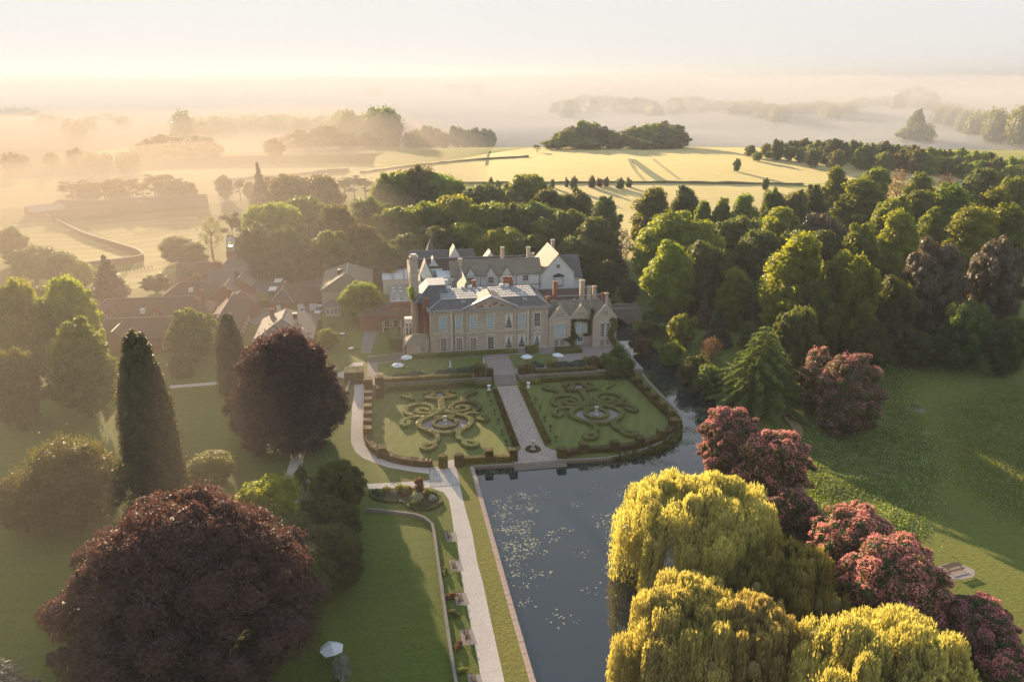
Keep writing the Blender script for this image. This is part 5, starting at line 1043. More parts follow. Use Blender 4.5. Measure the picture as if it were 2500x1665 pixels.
# rough meadow plants and lily pads, uncountable
def scatter(name, label, poly, n, h_, leafs, seed, size, cat='meadow', clump=.12, fe=1.3):
    rng = np.random.default_rng(seed); lo, hi = poly.min(0), poly.max(0); q = rng.uniform(lo, hi, (n * 3, 2)); q = q[inside(poly, q[:, 0], q[:, 1])][:n]; n = len(q); q = q + rng.normal(size=q.shape) * fe
    nn_ = np.array([noise.noise(Vector((a * clump, b_ * clump, seed))) for a, b_ in q]); hh = h_ * (.5 + nn_); hh = np.clip(hh, .08, 9); pos = np.column_stack([q, rng.random(n) ** .5 * hh])
    o_ = tag(ob(name, mesh(name, cards(pos, unit(rng.normal(size=pos.shape) + [0, 0, .8]), size, rng), np.arange(4 * n).reshape(-1, 4), None)), label, cat, kind='stuff')
    for l in leafs: o_.data.materials.append(LEAF[l])
    o_.data.polygons.foreach_set('material_index', rng.integers(0, len(leafs), n).astype(np.int32)); return o_
scatter('meadow_plants', 'rough flowering meadow plants between the rhododendrons and the lawn', meadow, 95000, .8, ['weed', 'olive', 'mid', 'weed', 'blossomwhite'], 3, .24, fe=2.5)
scatter('meadow_plants', 'rough meadow plants at the right edge of the lawn', meadow2, 45000, .7, ['weed', 'bright', 'weed', 'blossomwhite', 'weed'], 4, .24, fe=2.5)
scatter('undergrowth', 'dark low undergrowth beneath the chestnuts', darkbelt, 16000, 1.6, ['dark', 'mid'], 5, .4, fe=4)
bankp = np.vstack([np.array(bank_r)[2:], (np.array(bank_r)[2:] + np.array([9., 2.]))[::-1]])
scatter('bank_plants', 'low wild plants on the far bank of the moat', bankp, 26000, 1.8, ['dark', 'weed', 'mid'], 6, .34)
def pads_(name, label, spots, seed, n_each, mat):
    rng = np.random.default_rng(seed); V = []; F = []
    for cx, cy_, rx, ry, k in spots:
        for _ in range(k):
            a = rng.uniform(0, 6.28); r = rng.random() ** .6; x = cx + math.cos(a) * r * rx + rng.normal() * .2; y = cy_ + math.sin(a) * r * ry + rng.normal() * .2; s_ = rng.uniform(.06, .19); z = WATERZ + rng.uniform(.012, .03); n0 = len(V)
            V += [(x + s_ * math.cos(t + a), y + s_ * math.sin(t + a) * .9, z) for t in (0, .9, 1.8, 2.7, 3.6, 4.5)]; F.append(tuple(range(n0, n0 + 6)))
    tag(ob(name, mesh(name, V, F, mat)), label, 'water plants', kind='stuff')
PAD = solid('lily_pad', (.31, .31, .21), .45, .3, 3); ALG = solid('green_duckweed', (.09, .10, .035), .6, .3, 1)
rg = random.Random(12); sp = []
for x, y, n_ in [(1270, 1210, 20), (1325, 1205, 18), (1215, 1225, 14), (1225, 1255, 14), (1245, 1262, 12), (1265, 1240, 12), (1232, 1290, 16), (1258, 1285, 14), (1285, 1282, 14), (1295, 1245, 10), (1240, 1330, 22), (1255, 1350, 24), (1285, 1330, 14), (1300, 1320, 12), (1270, 1300, 20), (1310, 1345, 10), (1345, 1310, 8), (1265, 1370, 16), (1325, 1405, 10), (1250, 1400, 9), (1280, 1415, 8), (1380, 1290, 6), (1515, 1200, 20), (1535, 1190, 18), (1500, 1285, 28), (1525, 1270, 36), (1540, 1250, 30), (1505, 1315, 20), (1535, 1310, 34), (1550, 1330, 24), (1490, 1390, 12), (1515, 1350, 20), (1545, 1370, 20), (1460, 1440, 5), (1380, 1520, 5), (1290, 1470, 6), (1495, 1330, 12), (1480, 1260, 10), (1560, 1290, 30), (1560, 1400, 14), (1350, 1500, 4), (1420, 1350, 4), (1400, 1230, 5), (1450, 1190, 8)]:
    q = at(x + rg.uniform(-4, 4), y + rg.uniform(-4, 4), WATERZ); sp.append((q[0], q[1], rg.uniform(1.4, 2.8), rg.uniform(1.0, 2.2), int(n_ * 2.2)))
pads_('lily_pads', 'scattered pale lily pads floating on the pond', sp, 3, 0, PAD); sp = []
for x, y, rx, n_ in [(1440, 1140, 3, 120), (1500, 1130, 4, 200), (1560, 1118, 4, 220), (1610, 1100, 4, 220), (1650, 1080, 4, 220), (1690, 1050, 4, 200), (1700, 1000, 4, 180), (1680, 950, 4, 160), (1710, 1020, 3, 120), (1640, 960, 3, 60), (1230, 1150, 3, 60), (1190, 1150, 2, 50), (1600, 1130, 4, 120)]:
    q = at(x, y, WATERZ); sp.append((q[0], q[1], rx, 1.6, n_))
pads_('duckweed', 'green duckweed along the moat wall of the right parterre', sp, 4, 0, ALG)

# ================================================================== buildings
SAND = solid('sandstone', (.44, .365, .285), .9, .22, .5, bump=.3, bscale=3)
SANDL = solid('sandstone_dressed', (.55, .48, .39), .85, .15, .7)
SANDR = solid('red_sandstone', (.26, .150, .105), .9, .2, .5, bump=.3)
SLATE = solid('slate_roof', (.110, .100, .092), .75, .3, .7, spec=.4, bump=.5, bscale=5)
SLATEL = solid('stone_slate_roof', (.190, .160, .115), .8, .35, .6, spec=.4, bump=.6, bscale=5)
TILE = solid('clay_tile_roof', (.100, .060, .045), .85, .3, .7, bump=.5, bscale=5)
LEAD = solid('lead_roof', (.30, .30, .30), .5, .15, .6, spec=.5, metal=.1)
RENDER = solid('white_render', (.62, .63, .60), .85, .08, .3)
BRICK = solid('red_brick', (.27, .110, .065), .9, .2, .8, bump=.3, bscale=6)
WPAINT = solid('white_paint', (.74, .73, .70), .6, .04)
DARKP = solid('black_pipe', (.03, .03, .03), .5, .1)
SHUT = solid('brown_blind', (.21, .125, .085), .7, .1, 2)
CURT = solid('curtain_cloth', (.55, .56, .53), .9, .1, 3)
def glass(name, c, r=.08):
    m, t, o = nodes(name); p = N(t, 'ShaderNodeBsdfPrincipled', Roughness=r, IOR=1.5); v = coord(t)
    t.links.new(ramp(t, noisef(t, v, 1.5), [(0.35, tuple(x * .7 for x in c)), (.65, tuple(x * 1.2 for x in c))]), p.inputs['Base Color']); p.inputs['Specular IOR Level'].default_value = .7
    t.links.new(p.outputs[0], o.inputs['Surface']); return m
GL = glass('window_glass', (.035, .032, .030)); GLB = glass('window_glass_bright', (.32, .42, .46)); GLR = glass('conservatory_glass', (.30, .36, .38), .2)  # bright panes have blue light put into their colour
CACHE = {}
def cached(key, fn):
    if key not in CACHE: CACHE[key] = fn()
    return CACHE[key]
def window(parent, x, y, z, w_, h_, cols=3, rows=4, fr=None, gl=None, rz=0, sur=.16, curtain=0, name='window', ped=False, sill=True):
    """opening facing -y: surround proud of the wall, pane, glazing bars, sometimes curtains"""
    fr = fr or SANDL; gl = gl or GL; k = (round(w_, 2), round(h_, 2), cols, rows, fr.name, sur, ped, sill)
    def f():
        b = MB().box(-w_ / 2 - sur, -w_ / 2, -.12, .05, 0, h_).box(w_ / 2, w_ / 2 + sur, -.12, .05, 0, h_).box(-w_ / 2 - sur, w_ / 2 + sur, -.14, .05, h_, h_ + sur * 1.2)
        if sill: b.box(-w_ / 2 - sur * 1.3, w_ / 2 + sur * 1.3, -.24, .05, -.16, 0)
        if ped: b.add([(-w_ / 2 - .5, -.4, h_ + .45), (w_ / 2 + .5, -.4, h_ + .45), (0, -.4, h_ + 1.15), (-w_ / 2 - .5, .05, h_ + .45), (w_ / 2 + .5, .05, h_ + .45), (0, .05, h_ + 1.15)], [(0, 1, 2), (5, 4, 3), (0, 3, 4, 1), (1, 4, 5, 2), (2, 5, 3, 0)]).box(-w_ / 2 - .5, w_ / 2 + .5, -.35, .05, h_ + .3, h_ + .45)
        return b.me('window', fr)
    o_ = ob(name, cached(('w',) + k, f), parent, (x, y, z), rz)
    ob('pane', cached(('p', k[0], k[1], gl.name), lambda: MB().box(-w_ / 2, w_ / 2, -.03, .02, 0, h_).me('pane', gl)), o_)
    def g():
        b = MB(); t = .028
        for i in range(1, cols): b.box(-w_ / 2 + w_ * i / cols - t, -w_ / 2 + w_ * i / cols + t, -.07, -.035, 0, h_)
        for j in range(1, rows): b.box(-w_ / 2, w_ / 2, -.065, -.036, h_ * j / rows - t, h_ * j / rows + t)
        b.box(-w_ / 2, -w_ / 2 + .06, -.075, -.035, 0, h_).box(w_ / 2 - .06, w_ / 2, -.075, -.035, 0, h_); return b.me('glazing_bars', WPAINT)
    ob('glazing_bars', cached(('b', k[0], k[1], cols, rows), g), o_)
    if curtain: ob('curtain', cached(('c', k[0], k[1]), lambda: MB().add([(-w_ / 2, -.034, h_), (0, -.034, h_), (-w_ / 2, -.034, h_ * .12), (0.02, -.034, h_), (w_ / 2, -.034, h_), (w_ / 2, -.034, h_ * .12)], [(0, 2, 1), (3, 5, 4)]).me('curtain', CURT)), o_)
    return o_
def gable_roof(b, x0, x1, y0, y1, ze, zr, ax='x', ov=.3, th=.2):
    if ax == 'x':
        ym = (y0 + y1) / 2
        for yy in (y0 - ov, y1 + ov):
            s = -1 if yy < ym else 1; zo = ze - (zr - ze) * ov / (abs(y1 - y0) / 2)
            b.add([(x0 - ov, yy, zo), (x1 + ov, yy, zo), (x1 + ov, ym, zr), (x0 - ov, ym, zr), (x0 - ov, yy, zo + th), (x1 + ov, yy, zo + th), (x1 + ov, ym + .001 * s, zr + th), (x0 - ov, ym + .001 * s, zr + th)], [(0, 1, 2, 3), (4, 7, 6, 5), (0, 4, 5, 1), (1, 5, 6, 2), (3, 7, 4, 0), (2, 6, 7, 3)])
    else:
        n0 = len(b.v); gable_roof(b, y0, y1, x0, x1, ze, zr, 'x', ov, th)
        b.v[n0:] = [(p_[1], p_[0], p_[2]) for p_ in b.v[n0:]]
    return b
def gable_walls(b, x0, x1, y0, y1, z0, ze, zr, ax='x'):
    b.box(x0, x1, y0, y1, z0, ze)
    if ax == 'x':
        ym = (y0 + y1) / 2; b.add([(x0, y0, ze), (x0, y1, ze), (x0, ym, zr), (x1, y0, ze), (x1, y1, ze), (x1, ym, zr)], [(0, 1, 2), (3, 5, 4), (0, 2, 5, 3), (1, 4, 5, 2)])
    else:
        xm = (x0 + x1) / 2; b.add([(x0, y0, ze), (x1, y0, ze), (xm, y0, zr), (x0, y1, ze), (x1, y1, ze), (xm, y1, zr)], [(0, 1, 2), (3, 5, 4), (0, 2, 5, 3), (1, 4, 5, 2)])
    return b
def frustum(b, x0, x1, y0, y1, z0, a0, a1, c0, c1, z1):
    return b.add([(x0, y0, z0), (x1, y0, z0), (x1, y1, z0), (x0, y1, z0), (a0, c0, z1), (a1, c0, z1), (a1, c1, z1), (a0, c1, z1)], [(0, 3, 2, 1), (4, 5, 6, 7), (0, 1, 5, 4), (1, 2, 6, 5), (2, 3, 7, 6), (3, 0, 4, 7)])
def ridge_cap(parent, p0, p1, mat=None, r=.13, name='ridge_cap'): return MB().tube(p0, p1, r, n=6).ob(name, mat or LEAD, parent)
def chimney(parent, x, y, z0, z1, w_=.9, d_=.9, mat=None, pots=2, name='chimney'):
    b = MB().box(-w_ / 2, w_ / 2, -d_ / 2, d_ / 2, z0, z1 - .35).box(-w_ / 2 - .1, w_ / 2 + .1, -d_ / 2 - .1, d_ / 2 + .1, z1 - .35, z1)
    o_ = b.ob(name, mat or SAND, parent, loc=(x, y, 0))
    for i in range(pots): MB().tube((0, 0, z1), (0, 0, z1 + .45), .14, .11, 7).ob('chimney_pot', BRICK, o_, loc=((i - (pots - 1) / 2) * .45, 0, 0))
    return o_
def bld(name, label, cat='building', z=0.0, u=0, v=0, rz=0): p_ = HB(u, v); return thing(name, label, cat, (p_[0], p_[1], z), ANG + rz)
def pipe(parent, x, y, z0, z1): return MB().tube((x, y, z0), (x, y, z1), .07, n=5).ob('drainpipe', DARKP, parent)
# ---- the classical front block
h = bld('manor_house', 'two-storey sandstone house front with a central pediment facing the parterre', z=TZ)
b = MB().box(-.3, 30.6, .35, 14, -.3, 11.2).box(9.0, 22.0, 0, .5, -.3, 11.2); b.ob('wall', SAND, h)
for z0, z1, d_ in ((-.1, .55, .12), (5.05, 5.35, .14), (10.9, 11.25, .30), (11.25, 11.55, .62)):
    MB().box(-.3 - d_, 9.0 - .01, .35 - d_, .35, z0, z1).box(9.0, 22.0, -d_, -.002, z0, z1).box(22.01, 30.6 + d_, .35 - d_, .35, z0, z1).box(-.3 - d_, -.302, .35, 14, z0, z1).ob('cornice' if z0 > 10 else 'string_course', SANDL if z0 < 11 else LEAD, h)
for u_ in (-.05, 5.3, 25.4, 30.35):
    MB().box(u_ - .32, u_ + .32, .16, .352, .55, 10.9).ob('pilaster', SANDL if u_ in (5.3, 25.4) else SAND, h)
for u_ in (9.25, 21.75): MB().box(u_ - .3, u_ + .3, -.13, .002, .55, 10.9).ob('pilaster', SAND, h)
for u_ in (5.3, 25.4): pipe(h, u_ + .45, .2, 0, 11)
us = [3.1, 7.2, 10.9, 15.4, 20.2, 23.7, 27.8]
for i, u_ in enumerate(us):
    y = 0 if 9 < u_ < 22 else .35
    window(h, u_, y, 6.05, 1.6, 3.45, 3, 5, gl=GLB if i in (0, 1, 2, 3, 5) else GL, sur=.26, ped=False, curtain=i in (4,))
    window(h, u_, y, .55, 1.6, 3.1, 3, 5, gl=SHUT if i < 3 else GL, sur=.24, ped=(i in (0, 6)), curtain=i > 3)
    MB().box(u_ - 1.0, u_ + 1.0, y - .1, y, 5.4, 5.85).ob('window_apron', SANDL, h)
MB().box(14.0, 16.8, -.35, 0, 9.95, 10.2).ob('window_hood', SANDL, h); MB().box(14.0, 16.8, -.35, 0, 4.2, 4.45).ob('window_hood', SANDL, h)
b = MB(); b.add([(8.6, -.05, 11.56), (22.4, -.05, 11.56), (15.5, -.05, 14.5), (8.6, 7.5, 11.56), (22.4, 7.5, 11.56), (15.5, 7.5, 14.5)], [(0, 1, 2), (3, 5, 4), (0, 2, 5, 3), (1, 4, 5, 2), (0, 3, 4, 1)]); b.ob('pediment', SAND, h)
for s_ in (-1, 1):
    a = (15.5, -.45, 14.95); c_ = (15.5 + s_ * 7.4, -.45, 11.75)
    MB().add([(a[0], -.5, a[2]), (c_[0], -.5, c_[2]), (c_[0], -.5, c_[2] - .45), (a[0], -.5, a[2] - .45), (a[0], .5, a[2]), (c_[0], .5, c_[2]), (c_[0], .5, c_[2] - .45), (a[0], .5, a[2] - .45)], [(0, 1, 2, 3), (4, 7, 6, 5), (0, 4, 5, 1), (3, 2, 6, 7), (1, 5, 6, 2), (0, 3, 7, 4)]).ob('pediment_cornice', LEAD, h)
for s_ in (-1, 1): MB().add([(15.5, .5, 14.6), (15.5 + s_ * 7.2, .5, 11.6), (15.5 + s_ * 7.2, 7.8, 11.6), (15.5, 7.8, 14.6), (15.5, .5, 14.75), (15.5 + s_ * 7.2, .5, 11.75), (15.5 + s_ * 7.2, 7.8, 11.75), (15.5, 7.8, 14.75)], [(0, 1, 2, 3), (4, 7, 6, 5), (0, 4, 5, 1), (1, 5, 6, 2), (2, 6, 7, 3), (3, 7, 4, 0)]).ob('pediment_roof', SLATE, h)
rg = random.Random(4); b = MB()
for i in range(26):
    t = rg.uniform(-1, 1); x = 15.5 + t * 3.9; zc = 12.0 + rg.random() * (1 - abs(t)) * 1.7; r_ = rg.uniform(.14, .34)
    b.add([(x + q[0] * r_, -.08 + q[1] * .14, zc + q[2] * r_) for q in ICV[:12]], [tuple(f) for f in ico(0)[1]])
tag(b.ob('pediment_carving', SANDR, h), kind='stuff')
frustum(MB(), -.7, 31.0, .1, 16.5, 11.56, 3.0, 28.2, 3.4, 14.4, 13.35).ob('slate_slope', SLATE, h)
b = MB(); b.box(3.0, 28.2, 3.4, 14.4, 13.36, 13.50); b.ob('lead_roof', LEAD, h)
sm_ = MB().box(-.05, .05, 3.4, 14.4, 13.5, 13.62).me('lead_seam', LEAD)
for i in range(35):
    ob('lead_seam', sm_, h, (3.3 + i * .72, 0, 0))
for y in (5.6, 7.9, 10.3, 12.6): MB().box(3.0, 28.2, y - .06, y + .06, 13.5, 13.58).ob('lead_step', DARKP, h)
for x, y, w_ in ((5.5, 13.2, 1.6), (9.6, 13.4, 1.1), (11.6, 13.6, 1.1), (20.3, 14.0, 1.1), (21.8, 14.0, 1.1)): MB().box(x - w_ / 2, x + w_ / 2, y - .5, y + .5, 13.5, 14.2).ob('roof_hatch', WPAINT, h)
for x in (8.6, 24.8): frustum(MB(), x - .6, x + .6, 1.9, 3.0, 12.2, x - .6, x + .6, 1.9, 3.0, 13.1).ob('dormer', LEAD, h)
ridge_cap(h, (-.7, .1, 11.6), (3.0, 3.4, 13.45)); ridge_cap(h, (31.0, .1, 11.6), (28.2, 3.4, 13.45)); ridge_cap(h, (31.0, 16.5, 11.6), (28.2, 14.4, 13.45))
c_ = chimney(h, 22.3, 15.3, 10, 15.0, 2.8, 1.0, BRICK, 0)
for i in range(3): MB().lathe([(.42, 15.0), (.36, 15.2), (.36, 15.6), (.46, 15.9)], 8).ob('chimney_pot', BRICK, c_, loc=(-.95 + i * .95, 0, 0))
chimney(h, 12.9, 15.6, 11, 15.2, .9, .9, BRICK, 0)
# ---- left wing block
h = bld('west_wing', 'reddish block with a hipped slate roof behind the left corner of the classical front', z=TZ)
MB().box(-3.3, 6.0, 8, 20, -.3, 11.5).ob('wall', SANDR, h)
frustum(MB(), -3.7, 6.4, 7.6, 20.4, 11.5, .2, 4.7, 11.2, 19, 15.3).ob('slate_slope', SLATE, h); MB().box(.1, 4.8, 11.1, 19.1, 15.3, 15.42).ob('flat_roof', LEAD, h)
for e0, e1 in (((-3.7, 7.6, 11.5), (.2, 11.2, 15.35)), ((6.4, 7.6, 11.5), (4.7, 11.2, 15.35))): ridge_cap(h, e0, e1)
chimney(h, -.9, 4.2, -.3, 13.8, 1.1, 1.1, BRICK, 0); MB().box(-3.6, -2.9, 7.3, 7.98, -.3, 11.4).ob('buttress', SANDR, h); pipe(h, -2.6, 7.9, 0, 11.4); MB().box(-1.6, -.4, 4.8, 8, -.3, 11.2).ob('link_wall', SANDR, h)
c_ = chimney(h, -3.4, 12.2, -.3, 23.2, 2.1, 2.0, SAND, 0, 'tall_chimney'); MB().lathe([(.8, 23.2), (.95, 23.5), (.8, 23.8)], 12).ob('chimney_cap', SANDL, c_)
for z in (8, 14, 18): MB().box(-1.12, 1.12, -1.08, 1.08, z, z + .25).ob('stone_band', SANDL, c_)
iv = clump_mesh('wall_plant', [(-4.5, 11.0, 13.8, .8, .5, 1.6), (-4.3, 10.9, 12.4, .6, .5, 1.0)], 500, .25, LEAF['bright'], 55, core=.8); ob('wall_plant', iv, h)
h = bld('annexe', 'small stone annexe with a hipped stone roof at the left foot of the house', z=TZ)
MB().box(-6.9, -.7, -.9, 5.0, -.3, 2.9).ob('wall', SAND, h); frustum(MB(), -7.3, -.6, -1.3, 5.2, 2.9, -4.6, -.8, 1.9, 2.1, 4.9).ob('roof', SLATEL, h); window(h, -2.3, -.9, 1.0, 1.5, 1.3, 4, 3); MB().box(-7.05, -6.6, -1.05, -.88, -.3, 2.9).ob('quoin', BRICK, h); ridge_cap(h, (-7.3, -1.3, 2.95), (-4.6, 2, 4.95), SANDL, .1); pipe(h, -1.0, -1.0, 0, 2.9)
# ---- Jacobean gabled block on the right
h = bld('gabled_wing', 'ivy-clad stone wing with three gables at the right end of the house', z=TZ)
gable_walls(gable_walls(gable_walls(MB(), 30.8, 36.8, 0, 9, -.3, 7.5, 10.8, 'y'), 36.85, 42.6, 1.0, 9, -.3, 7.3, 10.7, 'y'), 42.6, 48.9, -1.5, 9, -.3, 7.8, 11.2, 'y').ob('wall', SAND, h)
for x0, x1, y0, ze, zr in ((30.8, 36.8, .15, 7.5, 10.8), (36.9, 42.6, 1.15, 7.3, 10.7), (42.6, 48.9, -1.35, 7.8, 11.2)): gable_roof(MB(), x0, x1, y0, 9, ze, zr, 'y', .12).ob('roof', SLATEL, h)
gable_roof(MB(), 31.0, 48.7, 1.6, 8.6, 7.6, 10.9, 'x', .15).ob('roof', SLATEL, h); ridge_cap(h, (30.9, 5.1, 11.2), (48.8, 5.1, 11.2))
MB().box(31, 49, 9.0, 24, -.3, 7.9).ob('rear_wall', SAND, h)
gable_roof(MB(), 31.2, 48.9, 9.1, 16.4, 7.9, 10.1, 'x', .1).ob('roof', TILE, h); gable_roof(MB(), 31.2, 48.9, 16.6, 23.9, 7.9, 10.3, 'x', .1).ob('roof', TILE, h); ridge_cap(h, (31, 12.75, 10.35), (49, 12.75, 10.35), r=.2); ridge_cap(h, (31, 20.25, 10.55), (49, 20.25, 10.55), r=.2)
for x0, x1, y, za, zs in ((30.8, 36.8, 0, 10.9, 7.4), (36.85, 42.6, 1.0, 10.8, 7.2), (42.6, 48.9, -1.5, 11.3, 7.7)):
    xm = (x0 + x1) / 2
    for s_, xe in ((-1, x0), (1, x1)):
        MB().add([(xm, y - .15, za), (xe, y - .15, zs), (xe, y - .15, zs + .4), (xm, y - .15, za + .45), (xm, y + .3, za), (xe, y + .3, zs), (xe, y + .3, zs + .4), (xm, y + .3, za + .45)], [(0, 1, 2, 3), (4, 7, 6, 5), (3, 2, 6, 7), (0, 4, 5, 1), (1, 5, 6, 2)]).ob('gable_coping', SANDL, h)
    MB().lathe([(.16, za + .4), (.2, za + .6), (.05, za + 1.2)], 6).ob('finial', SANDL, h, loc=(xm, y, 0))
for xm, y, zz_ in ((33.8, 0, 8.4), (39.7, 1.0, 8.2), (45.7, -1.5, 8.9)):
    for k in (-1, 0, 1): window(h, xm + k * .62, y, zz_, .45, .85, 1, 2, sur=.08, sill=False)
for xm, y, z0, hh, gl in ((33.8, 0, 2.7, 3.4, GLB), (39.9, 1.0, 3.1, 2.6, GLB), (45.9, -1.5, 2.9, 3.4, GL)):
    for k in (-1, 1): window(h, xm + k * .78, y, z0, 1.2, hh, 3, 5, gl=gl, sur=.16)
    MB().box(xm - 1.9, xm + 1.9, y - .25, y, z0 + hh + .35, z0 + hh + .55).ob('drip_mould', SANDL, h)
for xm, y in ((33.8, 0), (45.9, -1.5)):
    for k in (-1, 1): window(h, xm + k * .78, y, .4, 1.2, 1.5, 3, 3, sur=.14)
d_ = MB().box(-.7, .7, -.08, .03, 0, 2.2).ob('door', solid('pale_blue_door', (.38, .50, .55), .6, .05), h, loc=(39.7, 1.0, 0))
for k in (-1, 1): MB().box(k * .33 - .24, k * .33 + .24, -.11, -.082, 1.0, 2.0).ob('door_pane', GL, d_)
MB().box(38.7, 38.98, .8, 1.0, 0, 2.4).box(40.42, 40.7, .8, 1.0, 0, 2.4).box(38.7, 40.7, .8, 1.0, 2.4, 2.7).ob('door_surround', SANDL, h)
for x, y, z1, w_ in ((34.4, 9.2, 15.6, 1.1), (42.0, 9.4, 15.6, 1.2), (43.0, 5.6, 14.8, .9), (44.4, 5.6, 14.8, .9), (46.1, 3.6, 13.3, .8), (47.3, 3.6, 13.3, .8), (31.4, 4.5, 12.8, .8)): chimney(h, x, y, 8, z1, w_, w_, SAND if x > 35 and x != 46.1 else BRICK, 1)
def ivy(parent, lobes, n, lf, seed): return ob('ivy', clump_mesh('ivy', lobes, n, .26, LEAF[lf], seed, core=.85), parent)
ivy(h, [(47.9 + .5 * math.cos(i), -1.7, .8 + i * .78, .85, .35, .75) for i in range(9)] + [(49.0, .5, .8 + i * .9, .3, 1.6, .8) for i in range(8)], 2600, 'bright', 61)
ivy(h, [(37.3, .7, 6.6, .7, .3, .5), (38.4, .7, 6.9, .7, .3, .4), (39.6, .75, 6.9, .8, .3, .35), (41, .7, 6.6, .8, .3, .4), (42.1, .5, 5.8, .45, .4, 1.2), (42.2, .4, 3.8, .45, .4, 1.2), (37.6, .6, 5.2, .5, .35, 1.0), (37.7, .5, 3.6, .6, .4, 1.0), (38.0, .4, 2.4, 1.2, .4, .6), (36.8, -.2, 2.0, 1.0, .3, .7), (35.8, -.2, 1.9, .8, .3, .45), (37.2, .2, 1.0, .9, .5, .8), (41.2, .7, 2.7, .9, .3, .4), (42.3, -.4, 8.0, .5, .8, .9), (42.8, .6, 9.2, .4, .9, .7)], 2600, 'olive', 62)
# ---- white range with gable behind
h = bld('white_range', 'long white rendered range with a big gable behind the sandstone front', z=TZ)
gable_walls(MB().box(4, 34.8, 30, 38, -.3, 12.8), 34.8, 44.6, 29.6, 45, -.3, 13.0, 18.3, 'y').ob('wall', RENDER, h)
gable_roof(MB(), 8, 34.7, 30, 38.4, 12.9, 16.4, 'x', .25).ob('roof', SLATEL, h); gable_roof(MB(), 34.8, 44.6, 29.4, 46, 13.0, 18.4, 'y', .2).ob('roof', SLATEL, h)
ridge_cap(h, (10, 34.2, 16.7), (34.7, 34.2, 16.7)); ridge_cap(h, (39.7, 29.2, 18.65), (39.7, 46, 18.65), SANDL)
for xm in (13.6, 19.6, 24.3):
    gable_walls(MB(), xm - 1.9, xm + 1.9, 29.75, 33, 11.5, 12.2, 15.2, 'y').ob('dormer_gable', RENDER, h); gable_roof(MB(), xm - 1.9, xm + 1.9, 29.7, 34, 12.2, 15.2, 'y', .15, .15).ob('dormer_roof', SLATEL, h)
    window(h, xm, 29.75, 10.7, 1.6, 1.6, 4, 2, sur=.12); window(h, xm, 30, 7.0, 1.7, 2.4, 4, 3, sur=.12)
window(h, 30.0, 30, 10.9, 1.6, 1.5, 4, 2, sur=.12); window(h, 30.0, 30, 7.0, 1.7, 2.4, 4, 3, sur=.12)
for x in (16.6, 21.9, 27.2, 34.2): pipe(h, x, 29.9, 6, 12.8)
MB().box(9, 34.7, 29.9, 30.01, 9.55, 9.68).ob('string_course', DARKP, h)
window(h, 39.9, 29.6, 9.0, 2.6, 2.6, 4, 2, fr=DARKP, gl=CURT, sur=.12, ped=True); window(h, 39.7, 29.6, 14.4, 1.0, .9, 2, 1, sur=.2)
gable_walls(MB(), 44.6, 47.6, 32, 44, -.3, 11, 15.6, 'x').ob('side_wing', RENDER, h); gable_roof(MB(), 41, 47.4, 31.5, 44, 11.0, 16.4, 'x', .3).ob('roof', SLATE, h)
for x, y, z1 in ((24.6, 40, 19.0), (32.6, 40, 18.8), (33.6, 38.6, 17.2), (40.4, 41, 20.6), (11.0, 33, 17.5)): chimney(h, x, y, 12, z1, 1.0, 1.0, SAND, 0)
# ---- clutter of roofs between
h = bld('rear_ranges', 'cluster of steep slate roofs and gables at the back left of the house', z=TZ)
gable_walls(MB(), 8.2, 13.4, 15.5, 30, -.3, 10.8, 14.6, 'y').ob('wall', SAND, h); r_ = gable_roof(MB(), 8.2, 13.4, 15.2, 34, 10.8, 14.7, 'y', .3).ob('roof', SLATEL, h); ridge_cap(h, (10.8, 15, 14.95), (10.8, 34, 14.95), SANDL)
MB().box(-4, 34, 38.5, 56, -.3, 12.6).ob('rear_wall', SAND, h)
gable_roof(MB(), -1, 33.5, 38.6, 46, 12.6, 15.4, 'x', .2).ob('roof', TILE, h); gable_roof(MB(), -3.4, 17, 48, 56, 12.7, 15.8, 'x', .2).ob('roof', SLATE, h); ridge_cap(h, (-3.4, 52, 16.1), (17, 52, 16.1)); ridge_cap(h, (-1, 42.3, 15.7), (33.5, 42.3, 15.7))
frustum(MB(), 2.0, 5.4, 54.5, 58, 14.2, 3.65, 3.75, 56.2, 56.3, 19.2).ob('spire', SLATE, h)
for x0, x1, y0, y1, ze, zr in ((8.0, 13.2, 46, 52, 13.4, 18.0), (-1.0, 2.6, 33, 38.5, 12.6, 16.8), (19.2, 23.6, 43, 48, 14.0, 16.8), (1.8, 5.2, 40, 44, 13.4, 16.2)):
    gable_walls(MB(), x0, x1, y0, y1, 9, ze, zr, 'y').ob('gable_wall', RENDER, h); gable_roof(MB(), x0, x1, y0 + .1, y1, ze, zr, 'y', .15).ob('gable_roof', SLATE, h)
MB().box(-3.5, 8, 20, 38.5, -.3, 10.6).ob('middle_wall', SANDR, h); MB().box(-3.6, 8.1, 20.1, 38.4, 10.6, 10.75).ob('flat_roof', LEAD, h)
gable_walls(MB(), -3.4, .6, 21.5, 28, 10.6, 11.6, 14.4, 'y').ob('gable_wall', RENDER, h); gable_roof(MB(), -3.4, .6, 21.6, 28, 11.6, 14.4, 'y', .15).ob('gable_roof', SLATEL, h)
rg = random.Random(3)
for i in range(12): x, y = rg.uniform(1.5, 7), rg.uniform(21, 31); MB().box(x - .6, x + .6, y - .5, y + .5, 10.75, 10.75 + rg.uniform(.6, 2.6)).ob('roof_plant', WPAINT if i % 3 else BRICK, h)
MB().box(-3.3, 6, 38.0, 46, 10, 13.2).ob('lift_housing', RENDER, h)
